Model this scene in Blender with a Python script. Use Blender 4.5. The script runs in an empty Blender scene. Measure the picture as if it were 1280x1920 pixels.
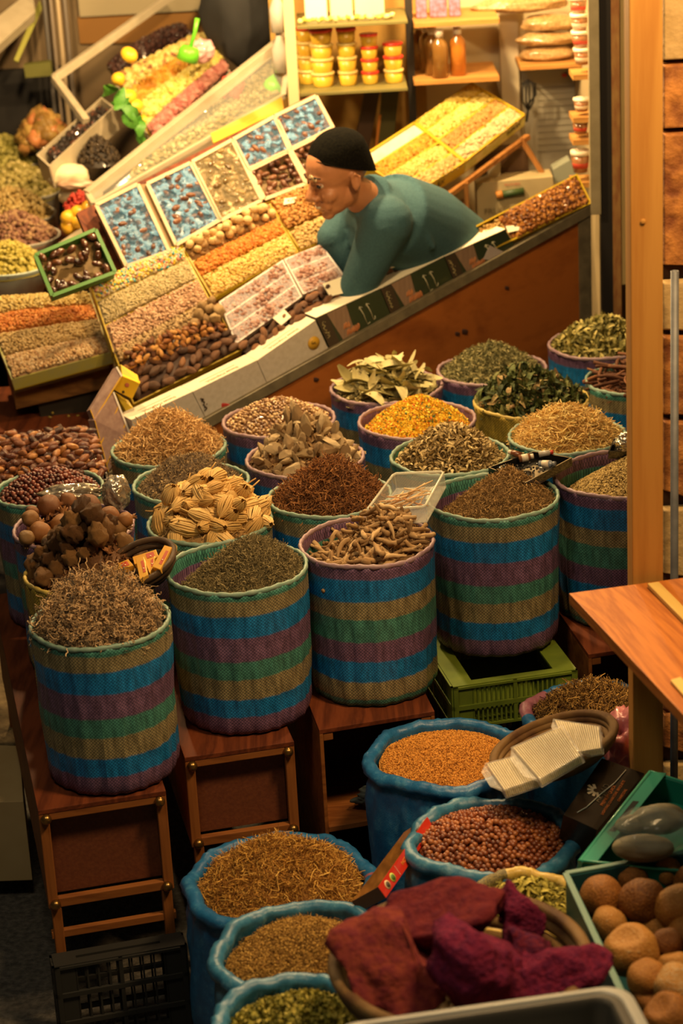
import bpy, bmesh, math, random
import numpy as np
from mathutils import Vector, Matrix, noise as mn
rng = np.random.default_rng(7); random.seed(7)
SC = bpy.context.scene; COL = SC.collection

# ---------------- camera ----------------
F_PX = 4250.0; CAM_H = 3.12; PITCH = math.radians(21.0); ROLL = math.radians(-3.15)
cam_d = bpy.data.cameras.new('camera'); cam = bpy.data.objects.new('camera', cam_d); COL.objects.link(cam); SC.camera = cam
cam_d.sensor_fit = 'VERTICAL'; cam_d.sensor_height = 36.0; cam_d.lens = F_PX / 1920 * 36.0
ROT = (Matrix.Rotation(math.pi/2 - PITCH, 3, 'X') @ Matrix.Rotation(ROLL, 3, 'Z'))
cam.matrix_world = Matrix.Translation((0, 0, CAM_H)) @ ROT.to_4x4()
cam_d.dof.use_dof = True; cam_d.dof.focus_distance = 5.75; cam_d.dof.aperture_fstop = 3.1
cam_d.clip_end = 60
# ---------------- world, exposure ----------------
W = bpy.data.worlds.new('night'); SC.world = W; W.use_nodes = True
W.node_tree.nodes['Background'].inputs[0].default_value = (0.40, 0.42, 0.36, 1)
W.node_tree.nodes['Background'].inputs[1].default_value = 0.03
SC.view_settings.view_transform = 'Standard'; SC.view_settings.look = 'None'; SC.view_settings.gamma = 1
SC.view_settings.use_curve_mapping = False
SC.view_settings.exposure = 0.35
# ---------------- lamps ----------------
def lamp(name, kind, loc, power, color, size=.1, target=None, spread=None):
    d = bpy.data.lights.new(name, kind); d.energy = power; d.color = color
    if kind == 'AREA':
        d.size = size
        if spread: d.spread = spread
    else: d.shadow_soft_size = size
    o = bpy.data.objects.new(name, d); COL.objects.link(o); o.location = loc
    if target is not None:
        o.rotation_euler = (Vector(target) - Vector(loc)).to_track_quat('-Z', 'Y').to_euler()
    return o
WARM = (1.0, .66, .30); WARM2 = (1.0, .74, .42); WARM3 = (1.0, .62, .27)
lamp('stall_bulb', 'POINT', (-.15, 6.95, 2.62), 98, WARM, .05)
lamp('stall_bulb', 'POINT', (-.95, 7.35, 2.62), 80, WARM, .05)
lamp('stall_bulb', 'POINT', (.45, 7.50, 2.50), 62, WARM, .05)
lamp('street_lamp', 'AREA', (1.1, 3.9, 3.4), 58, WARM3, .45, (.25, 4.7, .7))
lamp('street_lamp', 'AREA', (-.7, 3.3, 3.7), 17, (1.0, .80, .52), .6, (-.2, 5.6, .9))
lamp('awning_bulb', 'POINT', (.35, 5.75, 2.80), 54, WARM3, .05)

# ---------------- pixel <-> world helpers (lens maths of the camera above) ----------------
def V(*a): return Vector(a)
def _ray(x, y): return ROT @ Vector(((x-640)/F_PX, -(y-960)/F_PX, -1.0))
O0 = Vector((0, 0, CAM_H))
def PZ(x, y, z): d = _ray(x, y); return O0 + d*((z-CAM_H)/d.z)
def PY(x, y, Y): d = _ray(x, y); return O0 + d*(Y/d.y)
def PP(x, y, p, n): d = _ray(x, y); return O0 + d*((Vector(p)-O0).dot(n)/d.dot(n))

# ---------------- tagging ----------------
def tag(o, label=None, cat=None, group=None, kind=None):
    if label: o['label'] = label
    if cat: o['category'] = cat
    if group: o['group'] = group
    if kind: o['kind'] = kind
    return o
def empty(name, loc, label=None, cat=None, group=None, rz=0.0):
    o = bpy.data.objects.new(name, None); COL.objects.link(o); o.location = loc; o.rotation_euler.z = rz
    o.empty_display_size = .05
    return tag(o, label, cat, group)
def setparent(o, p):
    if p is not None:
        bpy.context.view_layer.update() if False else None
        o.parent = p; o.matrix_parent_inverse = PM(p).inverted()
def PM(p):
    m = p.matrix_basis.copy()
    if p.parent is not None: m = PM(p.parent) @ p.matrix_parent_inverse @ m
    return m

# ---------------- mesh from arrays ----------------
def mesh_arrays(name, verts, faces, mats=(), midx=None, smooth=True, uvs=None, rnd=None):
    me = bpy.data.meshes.new(name)
    me.from_pydata([tuple(map(float, v)) for v in verts] if not isinstance(verts, np.ndarray) else verts.tolist(), [], faces if isinstance(faces, list) else faces.tolist())
    for m in mats: me.materials.append(m)
    if midx is not None: me.polygons.foreach_set('material_index', np.asarray(midx, dtype=np.int32))
    me.polygons.foreach_set('use_smooth', np.full(len(me.polygons), smooth))
    if uvs is not None:
        ul = me.uv_layers.new(name='UVMap')
        li = np.zeros(len(me.loops), dtype=np.int32); me.loops.foreach_get('vertex_index', li)
        ul.data.foreach_set('uv', np.asarray(uvs, dtype=np.float32)[li].ravel())
    if rnd is not None:
        at = me.attributes.new('rnd', 'FLOAT', 'POINT'); at.data.foreach_set('value', np.asarray(rnd, dtype=np.float32))
    me.update(); return me
def add(name, me, parent=None, mw=None):
    o = bpy.data.objects.new(name, me); COL.objects.link(o)
    if mw is not None: o.matrix_basis = mw
    setparent(o, parent); return o

class MB:
    """collects solids into one mesh, in world coordinates"""
    def __init__(s): s.v = []; s.f = []; s.m = []; s.sm = []; s.uv = []
    def raw(s, vs, fs, mi=0, sm=False):
        b = len(s.v); s.v += [tuple(v) for v in vs]; s.f += [tuple(b+i for i in f) for f in fs]
        s.m += [mi]*len(fs); s.sm += [sm]*len(fs); return s
    def hexa(s, a, b, mi=0):
        """a, b: two matching quads (4 points each)"""
        vs = list(a)+list(b)
        return s.raw(vs, [(0,1,2,3),(7,6,5,4),(0,4,5,1),(1,5,6,2),(2,6,7,3),(3,7,4,0)], mi)
    def box(s, c, d, M=None, mi=0):
        x, y, z = d[0]/2, d[1]/2, d[2]/2
        P = [V(-x,-y,z), V(x,-y,z), V(x,y,z), V(-x,y,z)]; Q = [V(-x,-y,-z), V(x,-y,-z), V(x,y,-z), V(-x,y,-z)]
        if M is not None: P = [M @ p for p in P]; Q = [M @ p for p in Q]
        c = V(*c); return s.hexa([p+c for p in P], [q+c for q in Q], mi)
    def bar(s, p, q, w, h, up=V(0,0,1), mi=0):
        p, q = Vector(p), Vector(q); d = (q-p).normalized(); x = d.cross(up)
        if x.length < 1e-4: x = d.cross(V(1,0,0))
        x.normalize(); y = x.cross(d).normalized(); x = x*w/2; y = y*h/2
        return s.hexa([p-x-y, p+x-y, p+x+y, p-x+y], [q-x-y, q+x-y, q+x+y, q-x+y], mi)
    def slab(s, c4, th, mi=0):
        """c4 quad facing camera; extruded away by th"""
        n = (c4[1]-c4[0]).cross(c4[3]-c4[0]).normalized()
        if n.dot(O0-c4[0]) < 0: n = -n
        return s.hexa(c4, [p-n*th for p in c4], mi)
    def tube(s, pts, r, n=8, mi=0, cap=True):
        pts = [Vector(p) for p in pts]; N = len(pts); rr = r if hasattr(r, '__len__') else [r]*N
        vs = []; prev = None
        for i, p in enumerate(pts):
            d = (pts[min(i+1, N-1)]-pts[max(i-1, 0)]).normalized()
            if prev is None: x = d.orthogonal().normalized()
            else: x = (prev - d*prev.dot(d)).normalized()
            prev = x; y = d.cross(x)
            for k in range(n):
                a = 2*math.pi*k/n; vs.append(p + (x*math.cos(a)+y*math.sin(a))*rr[i])
        fs = [(i*n+k, i*n+(k+1) % n, (i+1)*n+(k+1) % n, (i+1)*n+k) for i in range(N-1) for k in range(n)]
        if cap: fs += [tuple(reversed(range(n))), tuple(range((N-1)*n, N*n))]
        return s.raw(vs, fs, mi, True)
    def lathe(s, prof, M=None, n=32, mi=0, sm=True):
        """prof: (r, z) list around z"""
        vs = []; 
        for r, z in prof:
            for k in range(n):
                a = 2*math.pi*k/n; p = V(r*math.cos(a), r*math.sin(a), z); vs.append(M @ p if M is not None else p)
        L = len(prof)
        fs = [(i*n+k, i*n+(k+1) % n, (i+1)*n+(k+1) % n, (i+1)*n+k) for i in range(L-1) for k in range(n)]
        if prof[0][0] > 1e-5: fs.append(tuple(reversed(range(n))))
        if prof[-1][0] > 1e-5: fs.append(tuple(range((L-1)*n, L*n)))
        return s.raw(vs, fs, mi, sm)
    def ball(s, c, r, M=None, mi=0, seg=12, sq=(1,1,1)):
        vs = []; fs = []; H = seg//2
        for i in range(H+1):
            t = math.pi*i/H
            for k in range(seg):
                a = 2*math.pi*k/seg; p = V(math.sin(t)*math.cos(a)*sq[0], math.sin(t)*math.sin(a)*sq[1], math.cos(t)*sq[2])*r
                if M is not None: p = M @ p
                vs.append(p+Vector(c))
        for i in range(H):
            for k in range(seg): fs.append((i*seg+k, i*seg+(k+1) % seg, (i+1)*seg+(k+1) % seg, (i+1)*seg+k))
        return s.raw(vs, fs, mi, True)
    def build(s, name, mats, parent=None, bevel=0, origin=None, subd=0, world_uv=False):
        if not isinstance(mats, (list, tuple)): mats = [mats]
        vs = np.array([tuple(v) for v in s.v], dtype=float)
        if origin is None: org = np.array([(vs[:,0].min()+vs[:,0].max())/2, (vs[:,1].min()+vs[:,1].max())/2, vs[:,2].min()])
        else: org = np.array(tuple(origin))
        me = mesh_arrays(name, vs-org, list(s.f), mats, s.m, False)
        me.polygons.foreach_set('use_smooth', s.sm)
        bm = bmesh.new(); bm.from_mesh(me); bmesh.ops.remove_doubles(bm, verts=bm.verts, dist=1e-6)
        bmesh.ops.recalc_face_normals(bm, faces=bm.faces); bm.to_mesh(me); bm.free()
        o = add(name, me, parent, Matrix.Translation(Vector(org)))
        if bevel:
            b = o.modifiers.new('bevel', 'BEVEL'); b.width = bevel; b.segments = 2; b.limit_method = 'ANGLE'; b.angle_limit = .7
        if subd:
            b = o.modifiers.new('sub', 'SUBSURF'); b.levels = subd; b.render_levels = subd
        return o

# ---------------- materials ----------------
def _nt(name):
    m = bpy.data.materials.new(name); m.use_nodes = True; nt = m.node_tree; return m, nt, nt.nodes, nt.links, nt.nodes['Principled BSDF']
def rampset(r, stops, interp='LINEAR'):
    cr = r.color_ramp; cr.interpolation = interp
    while len(cr.elements) < len(stops): cr.elements.new(.5)
    for e, (p, c) in zip(cr.elements, stops): e.position = p; e.color = (*c, 1)
def addbump(nt, b, fac, dist, src, normal_in=None):
    bp = nt.nodes.new('ShaderNodeBump'); bp.inputs['Strength'].default_value = fac; bp.inputs['Distance'].default_value = dist
    nt.links.new(src, bp.inputs['Height'])
    if normal_in is not None: nt.links.new(normal_in, bp.inputs['Normal'])
    nt.links.new(bp.outputs[0], b.inputs['Normal']); return bp.outputs[0]
_MC = {}
def solid(c, rough=.5, metal=0, c2=None, scale=30, bump=0, trans=0, alpha=1, spec=.5, emit=0, key=None, stretch=(1,1,1), bd=.002, coat=0, detail=3):
    k = (c, rough, metal, c2, scale, bump, trans, alpha, spec, emit, stretch, bd, coat)
    if k in _MC: return _MC[k]
    m, nt, N, L, b = _nt('surface'); b.inputs['Base Color'].default_value = (*c, 1)
    b.inputs['Roughness'].default_value = rough; b.inputs['Metallic'].default_value = metal
    b.inputs['Specular IOR Level'].default_value = spec; b.inputs['Coat Weight'].default_value = coat
    if trans: b.inputs['Transmission Weight'].default_value = trans; b.inputs['IOR'].default_value = 1.25
    if alpha < 1: b.inputs['Alpha'].default_value = alpha
    if emit: b.inputs['Emission Color'].default_value = (*c, 1); b.inputs['Emission Strength'].default_value = emit
    if c2 or bump:
        tc = N.new('ShaderNodeTexCoord'); mp = N.new('ShaderNodeMapping'); mp.inputs['Scale'].default_value = stretch
        L.new(tc.outputs['Object'], mp.inputs[0])
        n = N.new('ShaderNodeTexNoise'); n.inputs['Scale'].default_value = scale; n.inputs['Detail'].default_value = detail; L.new(mp.outputs[0], n.inputs['Vector'])
        if c2:
            r = N.new('ShaderNodeValToRGB'); rampset(r, [(.33, c), (.67, c2)]); L.new(n.outputs[0], r.inputs[0]); L.new(r.outputs[0], b.inputs['Base Color'])
        if bump: addbump(nt, b, bump, bd, n.outputs[0])
    _MC[k] = m; return m
def wood(c, c2, scale=8, axis='X', rough=.45, bump=.25, ring=5, knots=True):
    k = ('w', c, c2, scale, axis, rough)
    if k in _MC: return _MC[k]
    m, nt, N, L, b = _nt('wood'); tc = N.new('ShaderNodeTexCoord'); mp = N.new('ShaderNodeMapping')
    st = {'X': (.12, 1, 1), 'Y': (1, .12, 1), 'Z': (1, 1, .08)}[axis]; mp.inputs['Scale'].default_value = st
    L.new(tc.outputs['Object'], mp.inputs[0])
    n = N.new('ShaderNodeTexNoise'); n.inputs['Scale'].default_value = scale; n.inputs['Detail'].default_value = 6; n.inputs['Distortion'].default_value = 1.2
    n2 = N.new('ShaderNodeTexNoise'); n2.inputs['Scale'].default_value = scale*14; n2.inputs['Detail'].default_value = 4
    L.new(mp.outputs[0], n.inputs[0]); L.new(mp.outputs[0], n2.inputs[0])
    w = N.new('ShaderNodeMath'); w.operation = 'MULTIPLY'; w.inputs[1].default_value = ring; L.new(n.outputs[0], w.inputs[0])
    fr = N.new('ShaderNodeMath'); fr.operation = 'PINGPONG'; fr.inputs[1].default_value = .5; L.new(w.outputs[0], fr.inputs[0])
    ad = N.new('ShaderNodeMath'); ad.operation = 'MULTIPLY_ADD'; ad.inputs[1].default_value = 1.1; L.new(fr.outputs[0], ad.inputs[0]); 
    sc = N.new('ShaderNodeMath'); sc.operation = 'MULTIPLY'; sc.inputs[1].default_value = .55; L.new(n2.outputs[0], sc.inputs[0]); L.new(sc.outputs[0], ad.inputs[2])
    r = N.new('ShaderNodeValToRGB'); rampset(r, [(.15, c2), (.75, c)]); L.new(ad.outputs[0], r.inputs[0]); L.new(r.outputs[0], b.inputs['Base Color'])
    b.inputs['Roughness'].default_value = rough+.12; b.inputs['Specular IOR Level'].default_value = .22; addbump(nt, b, bump, .001, n2.outputs[0])
    _MC[k] = m; return m
GAIN = 1.5
def ramp_rnd(stops, rough=.8, source='attr', spec=.3, bump=0, bscale=200, bd=.001, interp='LINEAR', fine=.25, coat=0):
    """colour picked per piece: the per-piece number of a heap ('attr') or each object's own random number ('obj')"""
    k = ('r', tuple(stops), rough, source, spec, bump, bscale, interp, GAIN)
    if k in _MC: return _MC[k]
    m, nt, N, L, b = _nt('pieces')
    if source == 'attr': a = N.new('ShaderNodeAttribute'); a.attribute_name = 'rnd'; src = a.outputs['Fac']
    else: a = N.new('ShaderNodeObjectInfo'); src = a.outputs['Random']
    tc = N.new('ShaderNodeTexCoord'); n = N.new('ShaderNodeTexNoise'); n.inputs['Scale'].default_value = bscale; n.inputs['Detail'].default_value = 4
    L.new(tc.outputs['Object'], n.inputs[0])
    ma = N.new('ShaderNodeMath'); ma.operation = 'MULTIPLY_ADD'; ma.inputs[1].default_value = fine*2; L.new(n.outputs[0], ma.inputs[0])
    mb = N.new('ShaderNodeMath'); mb.operation = 'SUBTRACT'; mb.inputs[1].default_value = fine; L.new(src, mb.inputs[0]); L.new(mb.outputs[0], ma.inputs[2])
    g_ = GAIN if source == 'attr' else 1+(GAIN-1)*.4
    r = N.new('ShaderNodeValToRGB'); rampset(r, [(p_, tuple(min(x*g_, .92) for x in c_)) for p_, c_ in stops], interp); L.new(ma.outputs[0], r.inputs[0]); L.new(r.outputs[0], b.inputs['Base Color'])
    b.inputs['Roughness'].default_value = rough; b.inputs['Specular IOR Level'].default_value = spec; b.inputs['Coat Weight'].default_value = coat
    if bump: addbump(nt, b, bump, bd, n.outputs[0])
    _MC[k] = m; return m
GREEN = (.055, .21, .17); OLIVE = (.25, .21, .11); BLUE = (.010, .17, .45); PURP = (.155, .085, .165)
def weave_mat(stops, scale=1.0, inner=False):
    """striped woven plastic cloth; V of the UV runs from the bottom (0) to the rim (1), U is metres round"""
    m, nt, N, L, b = _nt('woven_cloth'); uv = N.new('ShaderNodeUVMap'); uv.uv_map = 'UVMap'
    sx = N.new('ShaderNodeSeparateXYZ'); L.new(uv.outputs[0], sx.inputs[0])
    nz = N.new('ShaderNodeTexNoise'); nz.inputs['Scale'].default_value = 4; nz.inputs['Detail'].default_value = 2; L.new(uv.outputs[0], nz.inputs[0])
    ma = N.new('ShaderNodeMath'); ma.operation = 'MULTIPLY_ADD'; ma.inputs[1].default_value = .035; L.new(nz.outputs[0], ma.inputs[0]); L.new(sx.outputs[1], ma.inputs[2])
    sb = N.new('ShaderNodeMath'); sb.operation = 'SUBTRACT'; sb.inputs[1].default_value = .0175; L.new(ma.outputs[0], sb.inputs[0])
    r = N.new('ShaderNodeValToRGB'); rampset(r, stops, 'LINEAR'); L.new(sb.outputs[0], r.inputs[0])
    # weave: fine diagonal lattice
    w1 = N.new('ShaderNodeTexChecker'); w1.inputs['Scale'].default_value = 1.0
    mp = N.new('ShaderNodeMapping'); mp.inputs['Scale'].default_value = (230, 90, 1); mp.inputs['Rotation'].default_value = (0, 0, .0); L.new(uv.outputs[0], mp.inputs[0]); L.new(mp.outputs[0], w1.inputs[0])
    w1.inputs['Color1'].default_value = (.50, .52, .55, 1); w1.inputs['Color2'].default_value = (1.28, 1.25, 1.15, 1)
    st = N.new('ShaderNodeTexNoise'); mp2 = N.new('ShaderNodeMapping'); mp2.inputs['Scale'].default_value = (90, 9, 1); L.new(uv.outputs[0], mp2.inputs[0]); L.new(mp2.outputs[0], st.inputs[0]); st.inputs['Scale'].default_value = 1; st.inputs['Detail'].default_value = 5
    st2 = N.new('ShaderNodeTexNoise'); mp3 = N.new('ShaderNodeMapping'); mp3.inputs['Scale'].default_value = (5, 160, 1); L.new(uv.outputs[0], mp3.inputs[0]); L.new(mp3.outputs[0], st2.inputs[0]); st2.inputs['Scale'].default_value = 1; st2.inputs['Detail'].default_value = 3
    rr = N.new('ShaderNodeMapRange'); rr.inputs[1].default_value = .3; rr.inputs[2].default_value = .7; rr.inputs[3].default_value = .62; rr.inputs[4].default_value = 1.42; L.new(st.outputs[0], rr.inputs[0])
    rr2 = N.new('ShaderNodeMapRange'); rr2.inputs[1].default_value = .3; rr2.inputs[2].default_value = .7; rr2.inputs[3].default_value = .8; rr2.inputs[4].default_value = 1.22; L.new(st2.outputs[0], rr2.inputs[0])
    def mul(a, c):
        x = N.new('ShaderNodeVectorMath'); x.operation = 'MULTIPLY'; L.new(a, x.inputs[0]); L.new(c, x.inputs[1]); return x.outputs[0]
    o = mul(mul(mul(r.outputs[0], w1.outputs[0]), rr.outputs[0]), rr2.outputs[0])
    L.new(o, b.inputs['Base Color']); b.inputs['Roughness'].default_value = .42; b.inputs['Specular IOR Level'].default_value = .45
    x = N.new('ShaderNodeMath'); x.operation = 'MULTIPLY_ADD'; x.inputs[1].default_value = .35; L.new(w1.outputs['Fac'], x.inputs[0]); L.new(st.outputs[0], x.inputs[2])
    addbump(nt, b, .55, .0018, x.outputs[0])
    return m
def hard(bands, w=.006):
    """bands: (top fraction from rim, colour) top->down; turn into ramp stops by height from the bottom"""
    out = []; e = [0]+[x for x, _ in bands]
    st = []
    for i in range(len(bands)-1, -1, -1):
        lo = 1-e[i+1]; hi = 1-e[i]; st.append((max(lo+w, 0), bands[i][1])); st.append((min(hi-w, 1), bands[i][1]))
    return st
BANDS_G = [(.05, GREEN), (.155, OLIVE), (.30, BLUE), (.465, PURP), (.585, GREEN), (.73, OLIVE), (.855, BLUE), (1.0, PURP)]
BANDS_P = [(.09, PURP), (.24, BLUE), (.365, OLIVE), (.52, GREEN), (.66, PURP), (.80, BLUE), (.93, OLIVE), (1.0, GREEN)]
YEL = (.42, .30, .045)
BANDS_Y = [(.20, YEL), (.42, (.10, .09, .05)), (1.0, YEL)]
M_G = weave_mat(hard(BANDS_G)); M_P = weave_mat(hard(BANDS_P)); M_Y = weave_mat(hard(BANDS_Y))
RIM_G = solid((.15, .27, .21), .5, c2=(.24, .33, .26), scale=60, bump=.5); RIM_P = solid((.26, .16, .20), .5, c2=(.34, .24, .25), scale=60, bump=.5); RIM_Y = solid((.55, .42, .10), .5, c2=(.45, .33, .08), scale=60, bump=.5)
# ---------------- piece templates ----------------
def t_ico(sub=1, sc=(1,1,1), amp=0, freq=1.5, seed=0):
    bm = bmesh.new(); bmesh.ops.create_icosphere(bm, subdivisions=sub, radius=1)
    vs = []
    for v in bm.verts:
        p = v.co.copy()
        if amp: p *= 1+amp*mn.noise(p*freq+V(seed*7.1, seed*3.3, 0))
        vs.append((p.x*sc[0], p.y*sc[1], p.z*sc[2]))
    fs = [tuple(v.index for v in f.verts) for f in bm.faces]; bm.free(); return np.array(vs), fs
def t_tube(pts, rad, n=5):
    b = MB(); b.tube(pts, rad, n); return np.array([tuple(v) for v in b.v]), list(b.f)
def t_stick(L=1, r=.05, bend=.1, seg=3, n=3, seed=0, taper=.6):
    q = random.Random(seed); pts = []; a = q.uniform(-bend, bend); c = q.uniform(-bend, bend)
    for i in range(seg+1):
        t = i/seg-.5; pts.append((t*L, a*(1-4*t*t)*L, c*(1-4*t*t)*L))
    return t_tube(pts, [r*(1-(1-taper)*i/seg) for i in range(seg+1)], n)
def t_curl(seed=0, r=.05, n=3, seg=5, wild=1.0):
    q = random.Random(seed); p = V(-.5, 0, 0); d = V(1, 0, 0); pts = [p.copy()]
    for i in range(seg):
        d = (d+V(q.uniform(-1,1), q.uniform(-1,1), q.uniform(-1,1))*wild*.7).normalized(); p = p+d*(1.0/seg); pts.append(p.copy())
    return t_tube(pts, [r]*len(pts), n)
def t_leaf(L=1, w=.3, fold=.1, curl=.25, seed=0, rows=5):
    q = random.Random(seed); vs = []; fs = []; cv = curl*q.uniform(.3, 1.5)*q.choice((-1, 1)); tw = q.uniform(-.8, .8)
    for i in range(rows+1):
        t = i/rows; x = (t-.5)*L; ww = w*math.sin(math.pi*min(1, t*.92+.05))**.8*.5; z = cv*(1-(2*t-1)**2)
        a = tw*(t-.5)
        for s_ in (-1, 0, 1): vs.append((x, s_*ww*math.cos(a), z+abs(s_)*fold*ww*3+s_*ww*math.sin(a)))
    for i in range(rows):
        for k in range(2): fs.append((i*3+k, i*3+k+1, i*3+k+4, i*3+k+3))
    return np.array(vs), fs
def t_flake(seed=0, curl=.3):
    q = random.Random(seed); n = 6; vs = [(0, 0, q.uniform(0, curl))]
    for k in range(n):
        a = 2*math.pi*k/n; r = q.uniform(.35, .6); vs.append((r*math.cos(a), r*math.sin(a)*.7, q.uniform(-curl, curl)*.7))
    return np.array(vs), [(0, k+1, (k+1) % n+1) for k in range(n)]
def t_chunk(seed=0, amp=.35, sub=2, sc=(1,1,1)):
    q = random.Random(seed); v, f = t_ico(sub, (1,1,1), 0)
    pl = [(V(q.uniform(-1,1), q.uniform(-1,1), q.uniform(-1,1)).normalized(), q.uniform(.35, .8)) for _ in range(7)]
    out = []
    for p in v:
        p = V(*p)
        for n_, d in pl:
            e = p.dot(n_)-d
            if e > 0: p = p-n_*e
        p = p*(1+amp*.4*mn.noise(p*2.2+V(seed, 0, 0)))
        out.append((p.x*sc[0], p.y*sc[1], p.z*sc[2]))
    return np.array(out), f
def t_jit(seed, sc=(1,1,1), amp=.25, freq=1.6, sub=2): return t_ico(sub, sc, amp, freq, seed)

def rotmats(n, tilt=.5, yaw=None, r=None):
    r = r or rng
    ya = r.uniform(0, 2*math.pi, n) if yaw is None else r.normal(yaw[0], yaw[1], n)
    ti = r.normal(0, tilt, n); ro = r.uniform(0, 2*math.pi, n)
    cy, sy = np.cos(ya), np.sin(ya); ct, st = np.cos(ti), np.sin(ti); cr, sr = np.cos(ro), np.sin(ro)
    Z = np.zeros(n); I = np.ones(n)
    Rz = np.stack([np.stack([cy,-sy,Z],-1), np.stack([sy,cy,Z],-1), np.stack([Z,Z,I],-1)], 1)
    Ry = np.stack([np.stack([ct,Z,st],-1), np.stack([Z,I,Z],-1), np.stack([-st,Z,ct],-1)], 1)
    Rx = np.stack([np.stack([I,Z,Z],-1), np.stack([Z,cr,-sr],-1), np.stack([Z,sr,cr],-1)], 1)
    return Rz, Ry, Rx
def heap_arrays(tmpls, pts, size, tilt=.5, yaw=None, flat=False, frame=None):
    """many small pieces -> verts, faces, rnd; size=(lo,hi)"""
    n = len(pts); Rz, Ry, Rx = rotmats(n, tilt, yaw)
    if flat:
        # leaves: keep faces roughly up, add a small roll
        ro = rng.normal(0, .45, n); cr, sr = np.cos(ro), np.sin(ro); Z = np.zeros(n); I = np.ones(n)
        Rx = np.stack([np.stack([I,Z,Z],-1), np.stack([Z,cr,-sr],-1), np.stack([Z,sr,cr],-1)], 1)
    M = Rz @ Ry @ Rx
    if frame is not None: M = np.asarray(frame)[None] @ M
    sz = rng.uniform(size[0], size[1], n); who = rng.integers(0, len(tmpls), n); rn = rng.uniform(0, 1, n)
    VS = []; FS = []; RN = []; base = 0
    for t, (tv, tf) in enumerate(tmpls):
        ix = np.nonzero(who == t)[0]
        if not len(ix): continue
        v = np.einsum('nij,kj->nki', M[ix], tv)*sz[ix][:,None,None]+pts[ix][:,None,:]
        k = len(tv); VS.append(v.reshape(-1, 3)); RN.append(np.repeat(rn[ix], k))
        for j in range(len(ix)):
            o = base+j*k; FS += [tuple(o+i for i in f) for f in tf]
        base += len(ix)*k
    return np.concatenate(VS), FS, np.concatenate(RN)
def join_arrays(parts):
    V_, F_, R_ = [], [], []; b = 0
    for v, f, r in parts:
        V_.append(v); F_ += [tuple(b+i for i in q) for q in f]; R_.append(r); b += len(v)
    return np.concatenate(V_), F_, np.concatenate(R_)
def stuff(name, arr, mat, label, cat, kind='stuff', parent=None, smooth=False):
    v, f, r = arr; org = np.array([(v[:,0].min()+v[:,0].max())/2, (v[:,1].min()+v[:,1].max())/2, v[:,2].min()])
    o = add(name, mesh_arrays(name, v-org, f, [mat], None, smooth, None, r), parent, Matrix.Translation(Vector(org)))
    return tag(o, label, cat, None, kind)
_TM = {}
def tmesh(key, tm, mat, smooth=True):
    if key not in _TM:
        _TM[key] = [mesh_arrays(key, v, f, [mat], None, smooth) for v, f in tm]
    return _TM[key]
def items(name, meshes, pts, size, label, cat, group, tilt=.5, yaw=None, frame=None, flat=False, mats=None):
    n = len(pts)
    if n == 0: return []
    Rz, Ry, Rx = rotmats(n, tilt, yaw)
    if flat:
        ro = rng.normal(0, .4, n); cr, sr = np.cos(ro), np.sin(ro); Z = np.zeros(n); I = np.ones(n)
        Rx = np.stack([np.stack([I,Z,Z],-1), np.stack([Z,cr,-sr],-1), np.stack([Z,sr,cr],-1)], 1)
    M = Rz @ Ry @ Rx
    if frame is not None: M = np.asarray(frame)[None] @ M
    out = []
    for i in range(n):
        s = rng.uniform(*size); m = Matrix(M[i].tolist()).to_4x4(); m = Matrix.Translation(Vector(pts[i])) @ m @ Matrix.Scale(s, 4)
        o = bpy.data.objects.new(name, meshes[int(rng.integers(len(meshes)))]); COL.objects.link(o); o.matrix_basis = m
        tag(o, label, cat, group); out.append(o)
    return out

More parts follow.
